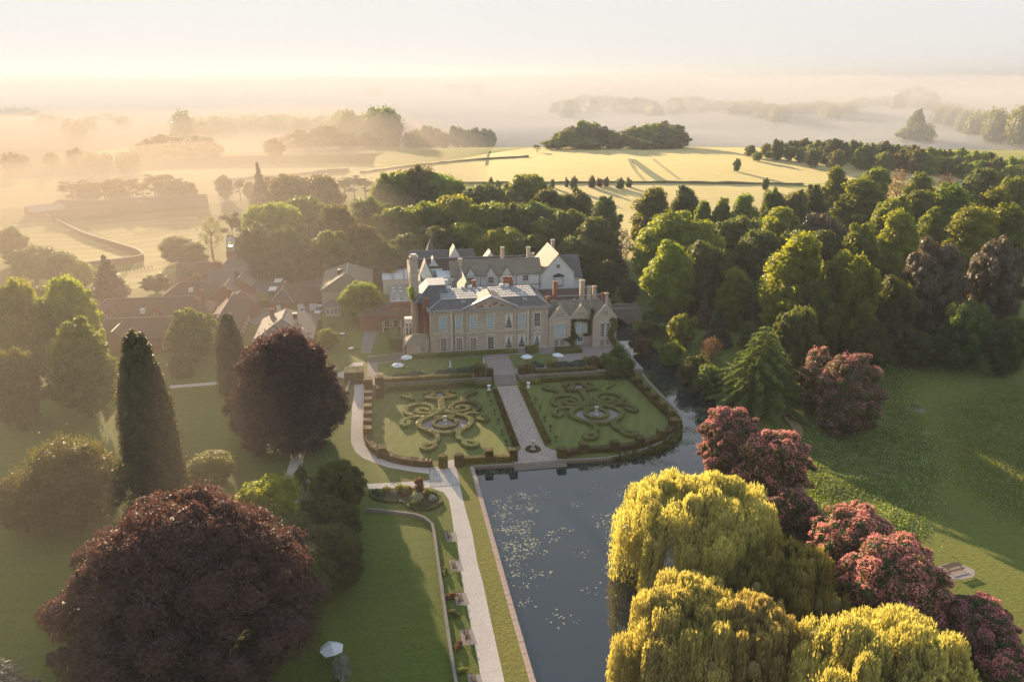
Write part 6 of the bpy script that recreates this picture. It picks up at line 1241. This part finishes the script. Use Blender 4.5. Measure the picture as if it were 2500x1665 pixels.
# ---- conservatory, marquee, brick link, bay
h = bld('conservatory', 'low building with a flat glazed grid roof left of the house')
MB().box(-10.2, -3.3, 35, 56, 0, 5.5).ob('wall', BRICK, h); MB().box(-10, -3.5, 35.4, 55.6, 5.5, 5.6).ob('glass_roof', GLR, h)
gb = MB().box(-10, -3.5, -.05, .05, 5.6, 5.7).me('glazing_bar', solid('grey_bar', (.16, .18, .2), .6, .1)); gb2 = MB().box(-.05, .05, 35.4, 55.6, 5.6, 5.68).me('glazing_bar', MATS['grey_bar'])
for i in range(9): ob('glazing_bar', gb, h, (0, 35.6 + i * 2.5, 0))
for i in range(12): ob('glazing_bar', gb2, h, (-9.9 + i * .58, 0, 0))
for i in range(3):
    for j in range(4): MB().box(-.4, .4, -.5, .5, 5.6, 5.78).ob('roof_vent', WPAINT if j > 1 else MATS['grey_bar'], h, loc=(-8.8 + i * 2.3, 39 + j * 4.2, 0))
h = bld('marquee', 'white flat-roofed marquee behind the conservatory'); MB().box(-12, -2, 66, 82, 0, 5.0).ob('side', WPAINT, h); frustum(MB(), -12.2, -1.8, 65.8, 82.2, 5.0, -12.2, -1.8, 74, 74.2, 5.9).ob('roof', WHITE, h)
for x in (-8.5, -4.8): MB().box(x - .06, x + .06, 65.7, 82, 5.0, 5.95).ob('roof_seam', MATS['grey_bar'], h)
h = bld('brick_link', 'low brick range with a tiled roof and white verandah posts left of the house')
MB().box(-19, -3.4, 26, 32, 0, 4.2).ob('wall', BRICK, h); gable_roof(MB(), -19, -3.4, 26, 32, 4.2, 5.6, 'x', .3).ob('roof', TILE, h)
for x in (-12.4, -9.8, -7.4): MB().box(x - .12, x + .12, 24.4, 24.64, 0, 3.4).ob('verandah_post', WPAINT, h); window(h, x + 1.2, 26, 1.0, 1.5, 1.8, 3, 2, fr=WPAINT, sur=.1)
MB().box(-13, -6.6, 24.2, 26, 3.4, 3.55).ob('verandah_roof', TILE, h)
MB().box(-6.4, -3.4, 13.5, 16, TZ, 6.8).ob('bay', WPAINT, h)
for k in range(3): window(h, -5.9 + k * 1.0, 13.5, 1.9, .6, 2.4, 1, 1, fr=WPAINT, sur=.08); window(h, -5.9 + k * 1.0, 13.5, 4.7, .6, .8, 1, 1, fr=WPAINT, sur=.08)
# ---- hall with the big hipped roof, cottage, brick cottages, long ranges
def hipped(name, label, u0, u1, v0, v1, ze, zr, ru0, ru1, rv0, rv1, wm, rm, caps=True, rz=0):
    h = bld(name, label); MB().box(u0, u1, v0, v1, -.3, ze).ob('wall', wm, h); frustum(MB(), u0 - .5, u1 + .5, v0 - .5, v1 + .5, ze, ru0, ru1 + .05, rv0, rv1 + .05, zr).ob('roof', rm, h)
    if caps:
        for (a, c_), (p_, q_) in (((u0 - .5, v0 - .5), (ru0, rv0)), ((u1 + .5, v0 - .5), (ru1, rv0)), ((u0 - .5, v1 + .5), (ru0, rv1))): ridge_cap(h, (a, c_, ze + .05), (p_, q_, zr + .05), r=.11)
        ridge_cap(h, (ru0, rv0, zr + .05), (ru1, rv1, zr + .05), r=.13)
    return h
h = hipped('hall', 'tall pale hall under a big hipped slate roof behind the garden tree', -30.6, -15.6, 46, 72, 7.2, 12.2, -22.8, -22.7, 47.5, 61, SAND, SLATEL)
MB().box(-25.8, -24.2, 53, 55, 9.5, 11.9).ob('roof_vent', DARKP, h); MB().box(-29.5, -24.5, 42.5, 46, 0, 3.0).ob('porch_wall', WPAINT, h); frustum(MB(), -29.9, -24.1, 42.1, 46, 3.0, -28, -26, 45.8, 46, 4.4).ob('porch_roof', SLATE, h)
for k in range(4): window(h, -28.8 + k * 1.2, 42.5, .8, .9, 1.6, 2, 2, fr=WPAINT, sur=.06)
h = hipped('stone_cottage', 'hipped grey roofed cottage behind the drooping copper beech', -45.6, -31.0, 9, 30, 4, 8, -39, -38.9, 15, 25, BRICK, SLATE); chimney(h, -42.6, 24, 4, 8.4, 1.1, .9, BRICK, 2); chimney(h, -36, 20, 5, 8.0, 1.0, .9, DARKP, 0)
h = hipped('brick_cottage', 'red brick cottage with a hipped tile roof beside the parked cars', -46.2, -39.8, 49.5, 67, 3, 6.4, -43.2, -43.1, 54, 64, BRICK, TILE); window(h, -44.2, 49.5, .3, 1.1, 2.0, 1, 1, fr=WPAINT, gl=WPAINT, sur=.08)
h = bld('brick_outbuilding', 'low brick garages with a tile roof behind the parked cars'); MB().box(-39.6, -31.2, 49.8, 57, 0, 3).ob('wall', BRICK, h); gable_roof(MB(), -39.6, -31.2, 49.8, 57, 3, 6, 'x', .3).ob('roof', TILE, h)
for x, w_ in ((-37.6, 1.8), (-33.6, 2.6)): MB().box(-w_ / 2, w_ / 2, -.1, .02, 0, 2.3).ob('door', WPAINT, h, loc=(x, 49.8, 0))
chimney(h, -39.0, 55, 5, 7.8, .8, .8, BRICK, 2); MB().box(-38, -31, 60, 70, 0, 4.6).ob('rear_wall', BRICK, h); MB().box(-38.2, -30.8, 59.8, 70.2, 4.6, 4.8).ob('flat_roof', TILE, h)
def range_(name, label, u0, u1, v0, v1, ze, zr, ax, wm=BRICK, rm=TILE, hip=0):
    h = bld(name, label)
    if hip:
        MB().box(u0, u1, v0, v1, -.3, ze).ob('wall', wm, h); frustum(MB(), u0 - .4, u1 + .4, v0 - .4, v1 + .4, ze, u0 + hip if ax == 'x' else (u0 + u1) / 2, u1 - (hip if hip > 0 else 0) if ax == 'x' else (u0 + u1) / 2 + .05, (v0 + v1) / 2 if ax == 'x' else v0 + hip, (v0 + v1) / 2 + .05 if ax == 'x' else v1 - hip, zr).ob('roof', rm, h)
        if ax == 'x': ridge_cap(h, (u0 + hip, (v0 + v1) / 2, zr + .05), (u1 - hip, (v0 + v1) / 2, zr + .05), r=.11); ridge_cap(h, (u0 - .4, v1 + .4, ze), (u0 + hip, (v0 + v1) / 2, zr + .05), r=.11); ridge_cap(h, (u0 - .4, v0 - .4, ze), (u0 + hip, (v0 + v1) / 2, zr + .05), r=.11)
    else:
        gable_walls(MB(), u0, u1, v0, v1, -.3, ze, zr, ax).ob('wall', wm, h); gable_roof(MB(), u0, u1, v0, v1, ze, zr, ax, .35).ob('roof', rm, h)
        if ax == 'x': ridge_cap(h, (u0 - .3, (v0 + v1) / 2, zr + .25), (u1 + .3, (v0 + v1) / 2, zr + .25), r=.11)
        else: ridge_cap(h, ((u0 + u1) / 2, v0 - .3, zr + .25), ((u0 + u1) / 2, v1 + .3, zr + .25), r=.11)
    return h
h = range_('brick_range', 'front red brick range with a long tiled roof left of the dark column conifer', -91, -53, 15.5, 26, 4.2, 8.2, 'x')
for x in (-80.6,): gable_walls(MB(), x - 4, x + 4, 11, 19, 0, 4, 7.6, 'y').ob('gable_wall', BRICK, h); gable_roof(MB(), x - 4, x + 4, 11, 21, 4, 7.6, 'y', .3).ob('gable_roof', TILE, h); ridge_cap(h, (x, 10.7, 7.85), (x, 21, 7.85), r=.11)
for i in range(5): window(h, -88 + i * 4.2 + (3 if i > 1 else 0) * 2, 15.5, 1.2, 1.2, 1.4, 2, 2, fr=WPAINT, sur=.06)
h = range_('brick_range', 'middle red brick range with a hipped left end behind the front one', -96, -62, 37, 48, 4.2, 8.2, 'x', hip=5)
for x, hh in ((-76.0, 7.2), (-88.5, 7.4)): gable_walls(MB(), x - 3.2, x + 3.2, 34.5, 41, 0, 3.6, hh, 'y').ob('gable_wall', BRICK, h); gable_roof(MB(), x - 3.2, x + 3.2, 34.6, 42, 3.6, hh, 'y', .25).ob('gable_roof', TILE, h); window(h, x, 34.5, 4.6, .7, 1.2, 1, 2, sur=.06)
MB().box(-80.8, -79.6, 36.6, 38, 5, 6.3).ob('dormer', WPAINT, h); chimney(h, -64.5, 42, 6, 10, 1, .9, BRICK, 2)
h = range_('brick_range', 'rear red brick range with a hipped roof behind the middle one', -80, -62, 56, 66, 4.2, 8, 'x', hip=5); chimney(h, -69.5, 61, 6, 10.3, 1, .9, BRICK, 2); MB().box(-71.8, -70.6, 57.0, 58.6, 5.6, 6.7).ob('skylight', WPAINT, h)
h = range_('brick_range', 'brick cross range running back towards the yard', -60.5, -51.5, 18, 44, 4.2, 8.1, 'y'); chimney(h, -56.5, 40, 7, 10.6, 1, 1, BRICK, 2)
for i in range(6): window(h, -51.5, 20 + i * 3.6, 1.2, 1.0, 1.4, 2, 2, fr=WPAINT, sur=.06, rz=math.pi / 2)
h = range_('brick_range', 'low hipped brick range in front of the yard hedge', -60, -50, 45, 54, 4, 7.4, 'y', hip=4)
for i, (u0, v0, w_, d_, ze, zr) in enumerate([(-64, 55, 7, 9, 4.6, 7.6), (-61, 63, 7, 9, 5, 8), (-68, 66, 8, 10, 5.2, 9)]):
    range_('gabled_outbuilding', '%s small gabled brick outbuilding from the front beside the yard' % ORD[i], u0, u0 + w_, v0, v0 + d_, ze, zr, 'y' if i != 2 else 'x', rm=SLATE)
h = range_('brick_coach_house', 'tall brick coach house with a pyramid slate roof beside the yard', -67.5, -57.5, 74, 84, 7.2, 11.6, 'y', rm=SLATE, hip=4.9); chimney(h, -66, 74.5, 6, 11.2, 3.2, .9, BRICK, 4)
for i in range(5): window(h, -57.5, 75 + i * 1.9, 1.2, .9, 2.2, 2, 3, fr=WPAINT, sur=.06, rz=math.pi / 2)
range_('brick_range', 'brick range along the left side of the yard', -67, -58.5, 84, 97, 6.2, 9.4, 'y', rm=SLATE)
h = range_('stable_range', 'brick stable range with arched white windows across the end of the yard', -58.6, -36, 96, 104, 4.8, 8.4, 'x')
def arched(parent, x, y, w_, h_):
    pts_ = [(-w_ / 2, 0), (w_ / 2, 0)] + [(w_ / 2 * math.cos(t), h_ - w_ / 2 + w_ / 2 * math.sin(t)) for t in np.linspace(0, math.pi, 9)]
    o_ = ob('window', mesh('window', [(p_[0] * 1.12, -.1, p_[1] * 1.04) for p_ in pts_], [tuple(range(len(pts_)))], WPAINT), parent, (x, y, .6)); ob('pane', mesh('pane', [(p_[0] * .9, -.13, p_[1] * .94 + .08) for p_ in pts_], [tuple(range(len(pts_)))], GL), o_)
    b = MB()
    for i in (-1, 0, 1): b.box(i * w_ * .23 - .04, i * w_ * .23 + .04, -.17, -.135, 0, h_ * (.95 if i == 0 else .85))
    for j in (1, 2, 3): b.box(-w_ / 2, w_ / 2, -.165, -.136, h_ * j / 4.3 - .03, h_ * j / 4.3 + .03)
    b.ob('glazing_bars', WPAINT, o_)
for x in (-55.6, -51.6, -47.4, -43.8): arched(h, x, 96, 2.2, 3.0)
gable_walls(MB(), -50, -43, 95.6, 100, 4, 4.9, 8, 'y').ob('gable_wall', BRICK, h); gable_roof(MB(), -50, -43, 95.7, 100, 4.9, 8, 'y', .2).ob('gable_roof', TILE, h)
lm = bpy.data.materials.new('lamp_glow'); lm.use_nodes = True; e_ = lm.node_tree.nodes['Principled BSDF']; e_.inputs['Emission Color'].default_value = (1, .55, .12, 1); e_.inputs['Emission Strength'].default_value = 6
MB().box(-53.9, -53.5, 95.6, 95.95, 4.0, 4.4).ob('wall_lamp', lm, h)
range_('brick_range', 'low hazy range left of the clock tower', -82, -67.5, 86, 94, 4.2, 7.6, 'x')
h = bld('clock_tower', 'pale open cupola tower above the brick coach house'); MB().box(-66, -63, 92, 95, 0, 11).ob('wall', BRICK, h)
MB().box(-65.8, -63.2, 92.2, 94.8, 11, 12.6).ob('drum', LEAD, h)
for x in (-65.6, -63.4):
    for y in (92.4, 94.6): MB().box(x - .2, x + .2, y - .2, y + .2, 12.6, 14.6).ob('column', WPAINT, h)
frustum(MB(), -66, -63, 92, 95, 14.6, -64.55, -64.45, 93.45, 93.55, 16.0).ob('roof', LEAD, h)
# yard hedge, lorries, cars
def car(name, label, u_, v_, rz, col, L_=4.3, W_=1.8, H2=1.5, van=False):
    p_ = HB(u_, v_); r_ = thing(name, label, 'car' if not van else 'van', (p_[0], p_[1], hz(*p_) + .02), ANG + rz); pm = solid('car_paint_' + col, {'white': (.75, .76, .78), 'silver': (.45, .46, .47), 'blue': (.10, .16, .26), 'dark': (.03, .03, .035)}[col], .3, .03, spec=.6)
    b = MB(); pr = [(-L_ / 2, .35), (L_ / 2, .35), (L_ / 2, .75), (L_ / 2 - .15, .9), (L_ * .22, 1.0), (-L_ * .42, 1.0), (-L_ / 2, .85)]; n = len(pr)
    b.add([(x, s_ * W_ / 2, z) for s_ in (-1, 1) for x, z in pr], [(i, (i + 1) % n, n + (i + 1) % n, n + i) for i in range(n)] + [tuple(range(n - 1, -1, -1)), tuple(range(n, 2 * n))]).ob('body', pm, r_)
    frustum(MB(), -L_ * .42, L_ * .24, -W_ * .46, W_ * .46, 1.0, -L_ * .36, L_ * .06, -W_ * .38, W_ * .38, H2 - .06).ob('windows', GL, r_); MB().box(-L_ * .36, L_ * .07, -W_ * .38, W_ * .38, H2 - .06, H2).ob('roof', pm, r_)
    for x in (-L_ * .31, L_ * .31):
        for s_ in (-1, 1): w_ = MB().tube((x, s_ * (W_ / 2 - .2), .33), (x, s_ * (W_ / 2 + .02), .33), .33, n=12).ob('wheel', DARKP, r_); MB().tube((x, s_ * (W_ / 2 + .02), .33), (x, s_ * (W_ / 2 + .035), .33), .19, n=8).ob('rim', pm, w_)
    for s_ in (-1, 1): MB().box(L_ / 2 - .05, L_ / 2 + .02, s_ * W_ * .36 - .18, s_ * W_ * .36 + .18, .66, .80).ob('headlight', CURT, r_)
car('parked_van', 'white van parked nose-out beside the brick garages', -31.8, 47.2, -1.75, 'white', 4.9, 1.95, 2.1, True); car('parked_car', 'silver car parked left of the white van', -36.6, 47.4, -1.6, 'silver')
for i, (u_, v_, z1, lab) in enumerate([(-47.8, 67, 3.2, 'pale topped box lorry parked in the yard, nearer one'), (-47.4, 79, 3.0, 'pale topped box lorry parked in the yard, farther one')]):
    p_ = HB(u_, v_); r_ = thing('box_lorry', lab, 'lorry', (p_[0], p_[1], 0), ANG); MB().box(-1.2, 1.2, -3, 2.4, .7, z1).ob('box_body', solid('green_box', (.06, .07, .06), .7), r_); MB().box(-1.22, 1.22, -3.02, 2.42, z1, z1 + .08).ob('box_roof', WPAINT, r_); MB().box(-1.1, 1.1, 2.5, 4.2, .5, 2.3).ob('cab', WPAINT, r_)
    for y in (-2, 3.3):
        for s_ in (-1, 1): MB().tube((s_ * .9, y, .45), (s_ * 1.15, y, .45), .45, n=10).ob('wheel', DARKP, r_)
for i, (x, y, c_) in enumerate([(1762, 618, 'white'), (1764, 626, 'silver'), (1766, 634, 'white'), (1768, 610, 'blue')]):
    p_ = at(x, y); q = uvof(p_); car('parked_car', '%s car, %s from the top in the gap between the right-hand trees' % (c_, ORD[(1, 2, 3, 0)[i]]), q[0], q[1], .2, c_)
V, F = boxv(-2.6, 2.6, -5, 5, 0, 2.0); q = HB(-50.2, 61); tag(ob('yard_hedge', hedge_mesh('yard_hedge', [(V, F)], 'hedge', 40, .2, 3), None, (q[0], q[1], 0), ANG), 'clipped block hedge between the yard and the brick ranges', 'hedge')
for u0, u1, v0, v1, lab in ((-10.6, -1.8 - 2.6, 8.0, 10.6, 'front arm of the clipped hedge in the garden left of the house'), (-10.8, -8.4, 10.7, 19, 'side arm of the clipped hedge along the gravel drive')):
    V, F = boxv(u0 - u0, u1 - u0, 0, v1 - v0, 0, 1.9 + TZ); q = HB(u0, v0); tag(ob('garden_hedge', hedge_mesh('garden_hedge', [(V, F)], 'hedge', 40, .18, 4), None, (q[0], q[1], 0), ANG), lab, 'hedge')
# garden tables below the sunlit tree
for i, (x, y, lab) in enumerate([(836, 820, 'round garden table with benches left of the tree'), (858, 856, 'round garden table near the clipped hedges'), (812, 797, 'small garden table by the hall porch')]):
    q = at(x, y); r_ = thing('garden_table', lab, 'table', (q[0], q[1], 0), i); MB().lathe([(.75, .72), (.75, .77)], 10).ob('table_top', WPAINT if i < 2 else WOOD, r_); MB().tube((0, 0, 0), (0, 0, .72), .1, n=6).ob('leg', WOOD, r_)
    for k in range(3): MB().box(.95, 1.3, -.6, .6, .40, .46).ob('seat', WOOD, r_, rz=k * 2.09); 
# bridge over the moat
h = bld('stone_bridge', 'stone bridge with a parapet crossing the moat right of the house', 'bridge'); b = MB(); n = 14; x0, x1 = 49, 64; yb0, yb1 = 22.5, 27.0; V = []; F = []
for s_, y in ((0, yb0), (1, yb1)):
    for i in range(n + 1):
        t = i / n; x = x0 + (x1 - x0) * t; xa = (x - 55.5) / 4.2; za = WATERZ - .8 + (3.0 * math.sqrt(max(0, 1 - xa * xa)) if abs(xa) < 1 else 0); V += [(x, y, za), (x, y, 3.0 + .35 * math.sin(math.pi * t))]
m_ = 2 * (n + 1)
for i in range(n): a = 2 * i; F += [(a, a + 2, a + 3, a + 1), (m_ + a, m_ + a + 1, m_ + a + 3, m_ + a + 2), (a + 1, a + 3, m_ + a + 3, m_ + a + 1), (a, m_ + a, m_ + a + 2, a + 2)]
ob('arch', mesh('arch', V, F, TST), h)
for y, nm in ((yb0, 'parapet'), (yb1, 'parapet')): MB().box(x0, x1, y - .2, y + .2, 3.05, 4.2).box(x0 - .05, x1 + .05, y - .27, y + .27, 4.2, 4.35).ob(nm, WALLST, h)
V, F = boxv(0, 12, 0, 4, 0, 2.4); q = HB(65, 20); tag(ob('bridge_hedge', hedge_mesh('bridge_hedge', [(V, F)], 'dark', 30, .2, 4), None, (q[0], q[1], 0), ANG), 'dark clipped hedge at the far end of the bridge', 'hedge')
# walled paddock and barns far left
PW = solid('paddock_brick', (.24, .150, .105), .9, .2, .5)
pw = P([(95, 522), (150, 552), (205, 580), (270, 603), (330, 622), (345, 628), (348, 640), (300, 646), (215, 655), (120, 668)])
r_ = thing('paddock_wall', 'tall brick wall with a rounded corner round the hazy paddock', 'wall', (pw[0][0], pw[0][1], 0)); V, F = band(stroke([p_ - pw[0] for p_ in pw]), .6, -.5, 2.4, rough=.01); ob('wall', mesh('wall', V, F, PW), r_); V, F = band(stroke([p_ - pw[0] for p_ in pw]), .85, 2.4, 2.55, rough=.01); ob('coping', mesh('coping', V, F, SANDL), r_)
for px0, py0, L_, W_, ze, zr, rz, rm, lab in [(250, 516, 46, 18, 3, 6.5, -.2, 'tile', 'long low barn at the left of the hazy farmyard'), (400, 508, 44, 26, 3, 7.5, .25, 'tile', 'big dark barn with rooflights at the right of the farmyard'), (205, 533, 28, 16, 3, 5.5, .35, 'tile', 'low barn behind the paddock wall'), (320, 503, 22, 16, 3, 6, .2, 'tile', 'middle barn of the hazy farmyard'), (112, 528, 16, 12, 4, 6, .6, 'lead', 'small pale roofed farm building at the left of the farmyard')]:
    q = at(px0, py0); uv_ = uvof(q); h = thing('barn', lab, 'barn', (q[0], q[1], 0), ANG + rz); gable_walls(MB(), -L_ / 2, L_ / 2, -W_ / 2, W_ / 2, 0, ze, zr, 'x').ob('wall', TILE if rm == 'tile' else BRICK, h); gable_roof(MB(), -L_ / 2, L_ / 2, -W_ / 2, W_ / 2, ze, zr, 'x', .5).ob('roof', TILE if rm == 'tile' else LEAD, h)
    ridge_cap(h, (-L_ / 2, 0, zr + .3), (L_ / 2, 0, zr + .3), r=.2)
# post fences and the farm gate in the paddock
q0, q1_ = at(350, 662), at(372, 650)
def fence(label, a, b_, n, h_=1.2):
    r_ = thing('post_fence', label, 'fence', (a[0], a[1], hz(*a))); d_ = b_ - a
    pm = cached('post', lambda: MB().box(-.08, .08, -.08, .08, 0, h_).me('post', WOOD))
    for i in range(n): t = i / (n - 1); ob('post', pm, r_, (d_[0] * t, d_[1] * t, hz(*(a + d_ * t)) - hz(*a)))
    for z in (.5, 1.0): MB().tube((0, 0, z), (d_[0], d_[1], z + hz(*b_) - hz(*a)), .05, n=4).ob('rail', WOOD, r_)
fence('short wooden fence in the sunlit gap left of the bush', at(300, 668), at(372, 655), 9); fence('wooden post fence across the hazy pasture', at(330, 577), at(470, 560), 16)
# garden retaining wall at the terrace left end and stone gate piers
blocks('terrace_garden_wall', 'stone wall between the gravel drive and the terrace lawn', 'wall', [HB(-16.3, -4.0), HB(-12, -3.6), HB(-7.2, -2.2)], 1.2, .4, TZ - .2, TZ + 1.5, WALLST, 'wall_stone', 9)
q = P([(877, 905), (866, 975)]); blocks('path_wall', 'short stone wall end leaning beside the curved gravel path', 'wall', [q[0] + [-1.2, 0], q[1] + [-2.2, 0]], 1.2, .45, 0, 1.1, WALLST, 'wall_stone', 10)
# footbridge at the foot of the red rhododendron
q = at(1938, 1050); r_ = thing('wooden_footbridge', 'narrow planked footbridge by the tall red rhododendron', 'bridge', (q[0], q[1], .25), -.18)
pl = MB().box(-1.1, 1.1, -.11, .11, 0, .06).me('plank', solid('sunlit_planks', (.22, .16, .07), .85, .2, 2))  # all planks share one ochre-brown colour
for i in range(34): ob('plank', pl, r_, (.55 * math.sin(i / 10), -4 + i * .25, .25 * math.sin(i / 34 * math.pi)), .12 * math.cos(i / 10))
# pale tent at the edge of the copper beech
q = at(812, 1612); r_ = thing('garden_tent', 'small pale canopy showing at the right edge of the huge copper beech', 'canopy', (q[0], q[1], 0), .5); V = [(0, 0, 2.6)] + [(1.5 * math.cos(t), 1.5 * math.sin(t), 1.9 - .2 * (i % 2)) for i, t in enumerate(np.linspace(0, 2 * math.pi, 9)[:-1])]
ob('canopy', mesh('canopy', V, [(0, i + 1, (i + 1) % 8 + 1) for i in range(8)], WHITE), r_); MB().tube((0, 0, 0), (0, 0, 2.6), .06, n=6).ob('pole', WOOD, r_)
tree_top(783, 1512, 46, 3.0, 'bush', 'silver', 'silver-leaved bush below the pale canopy')
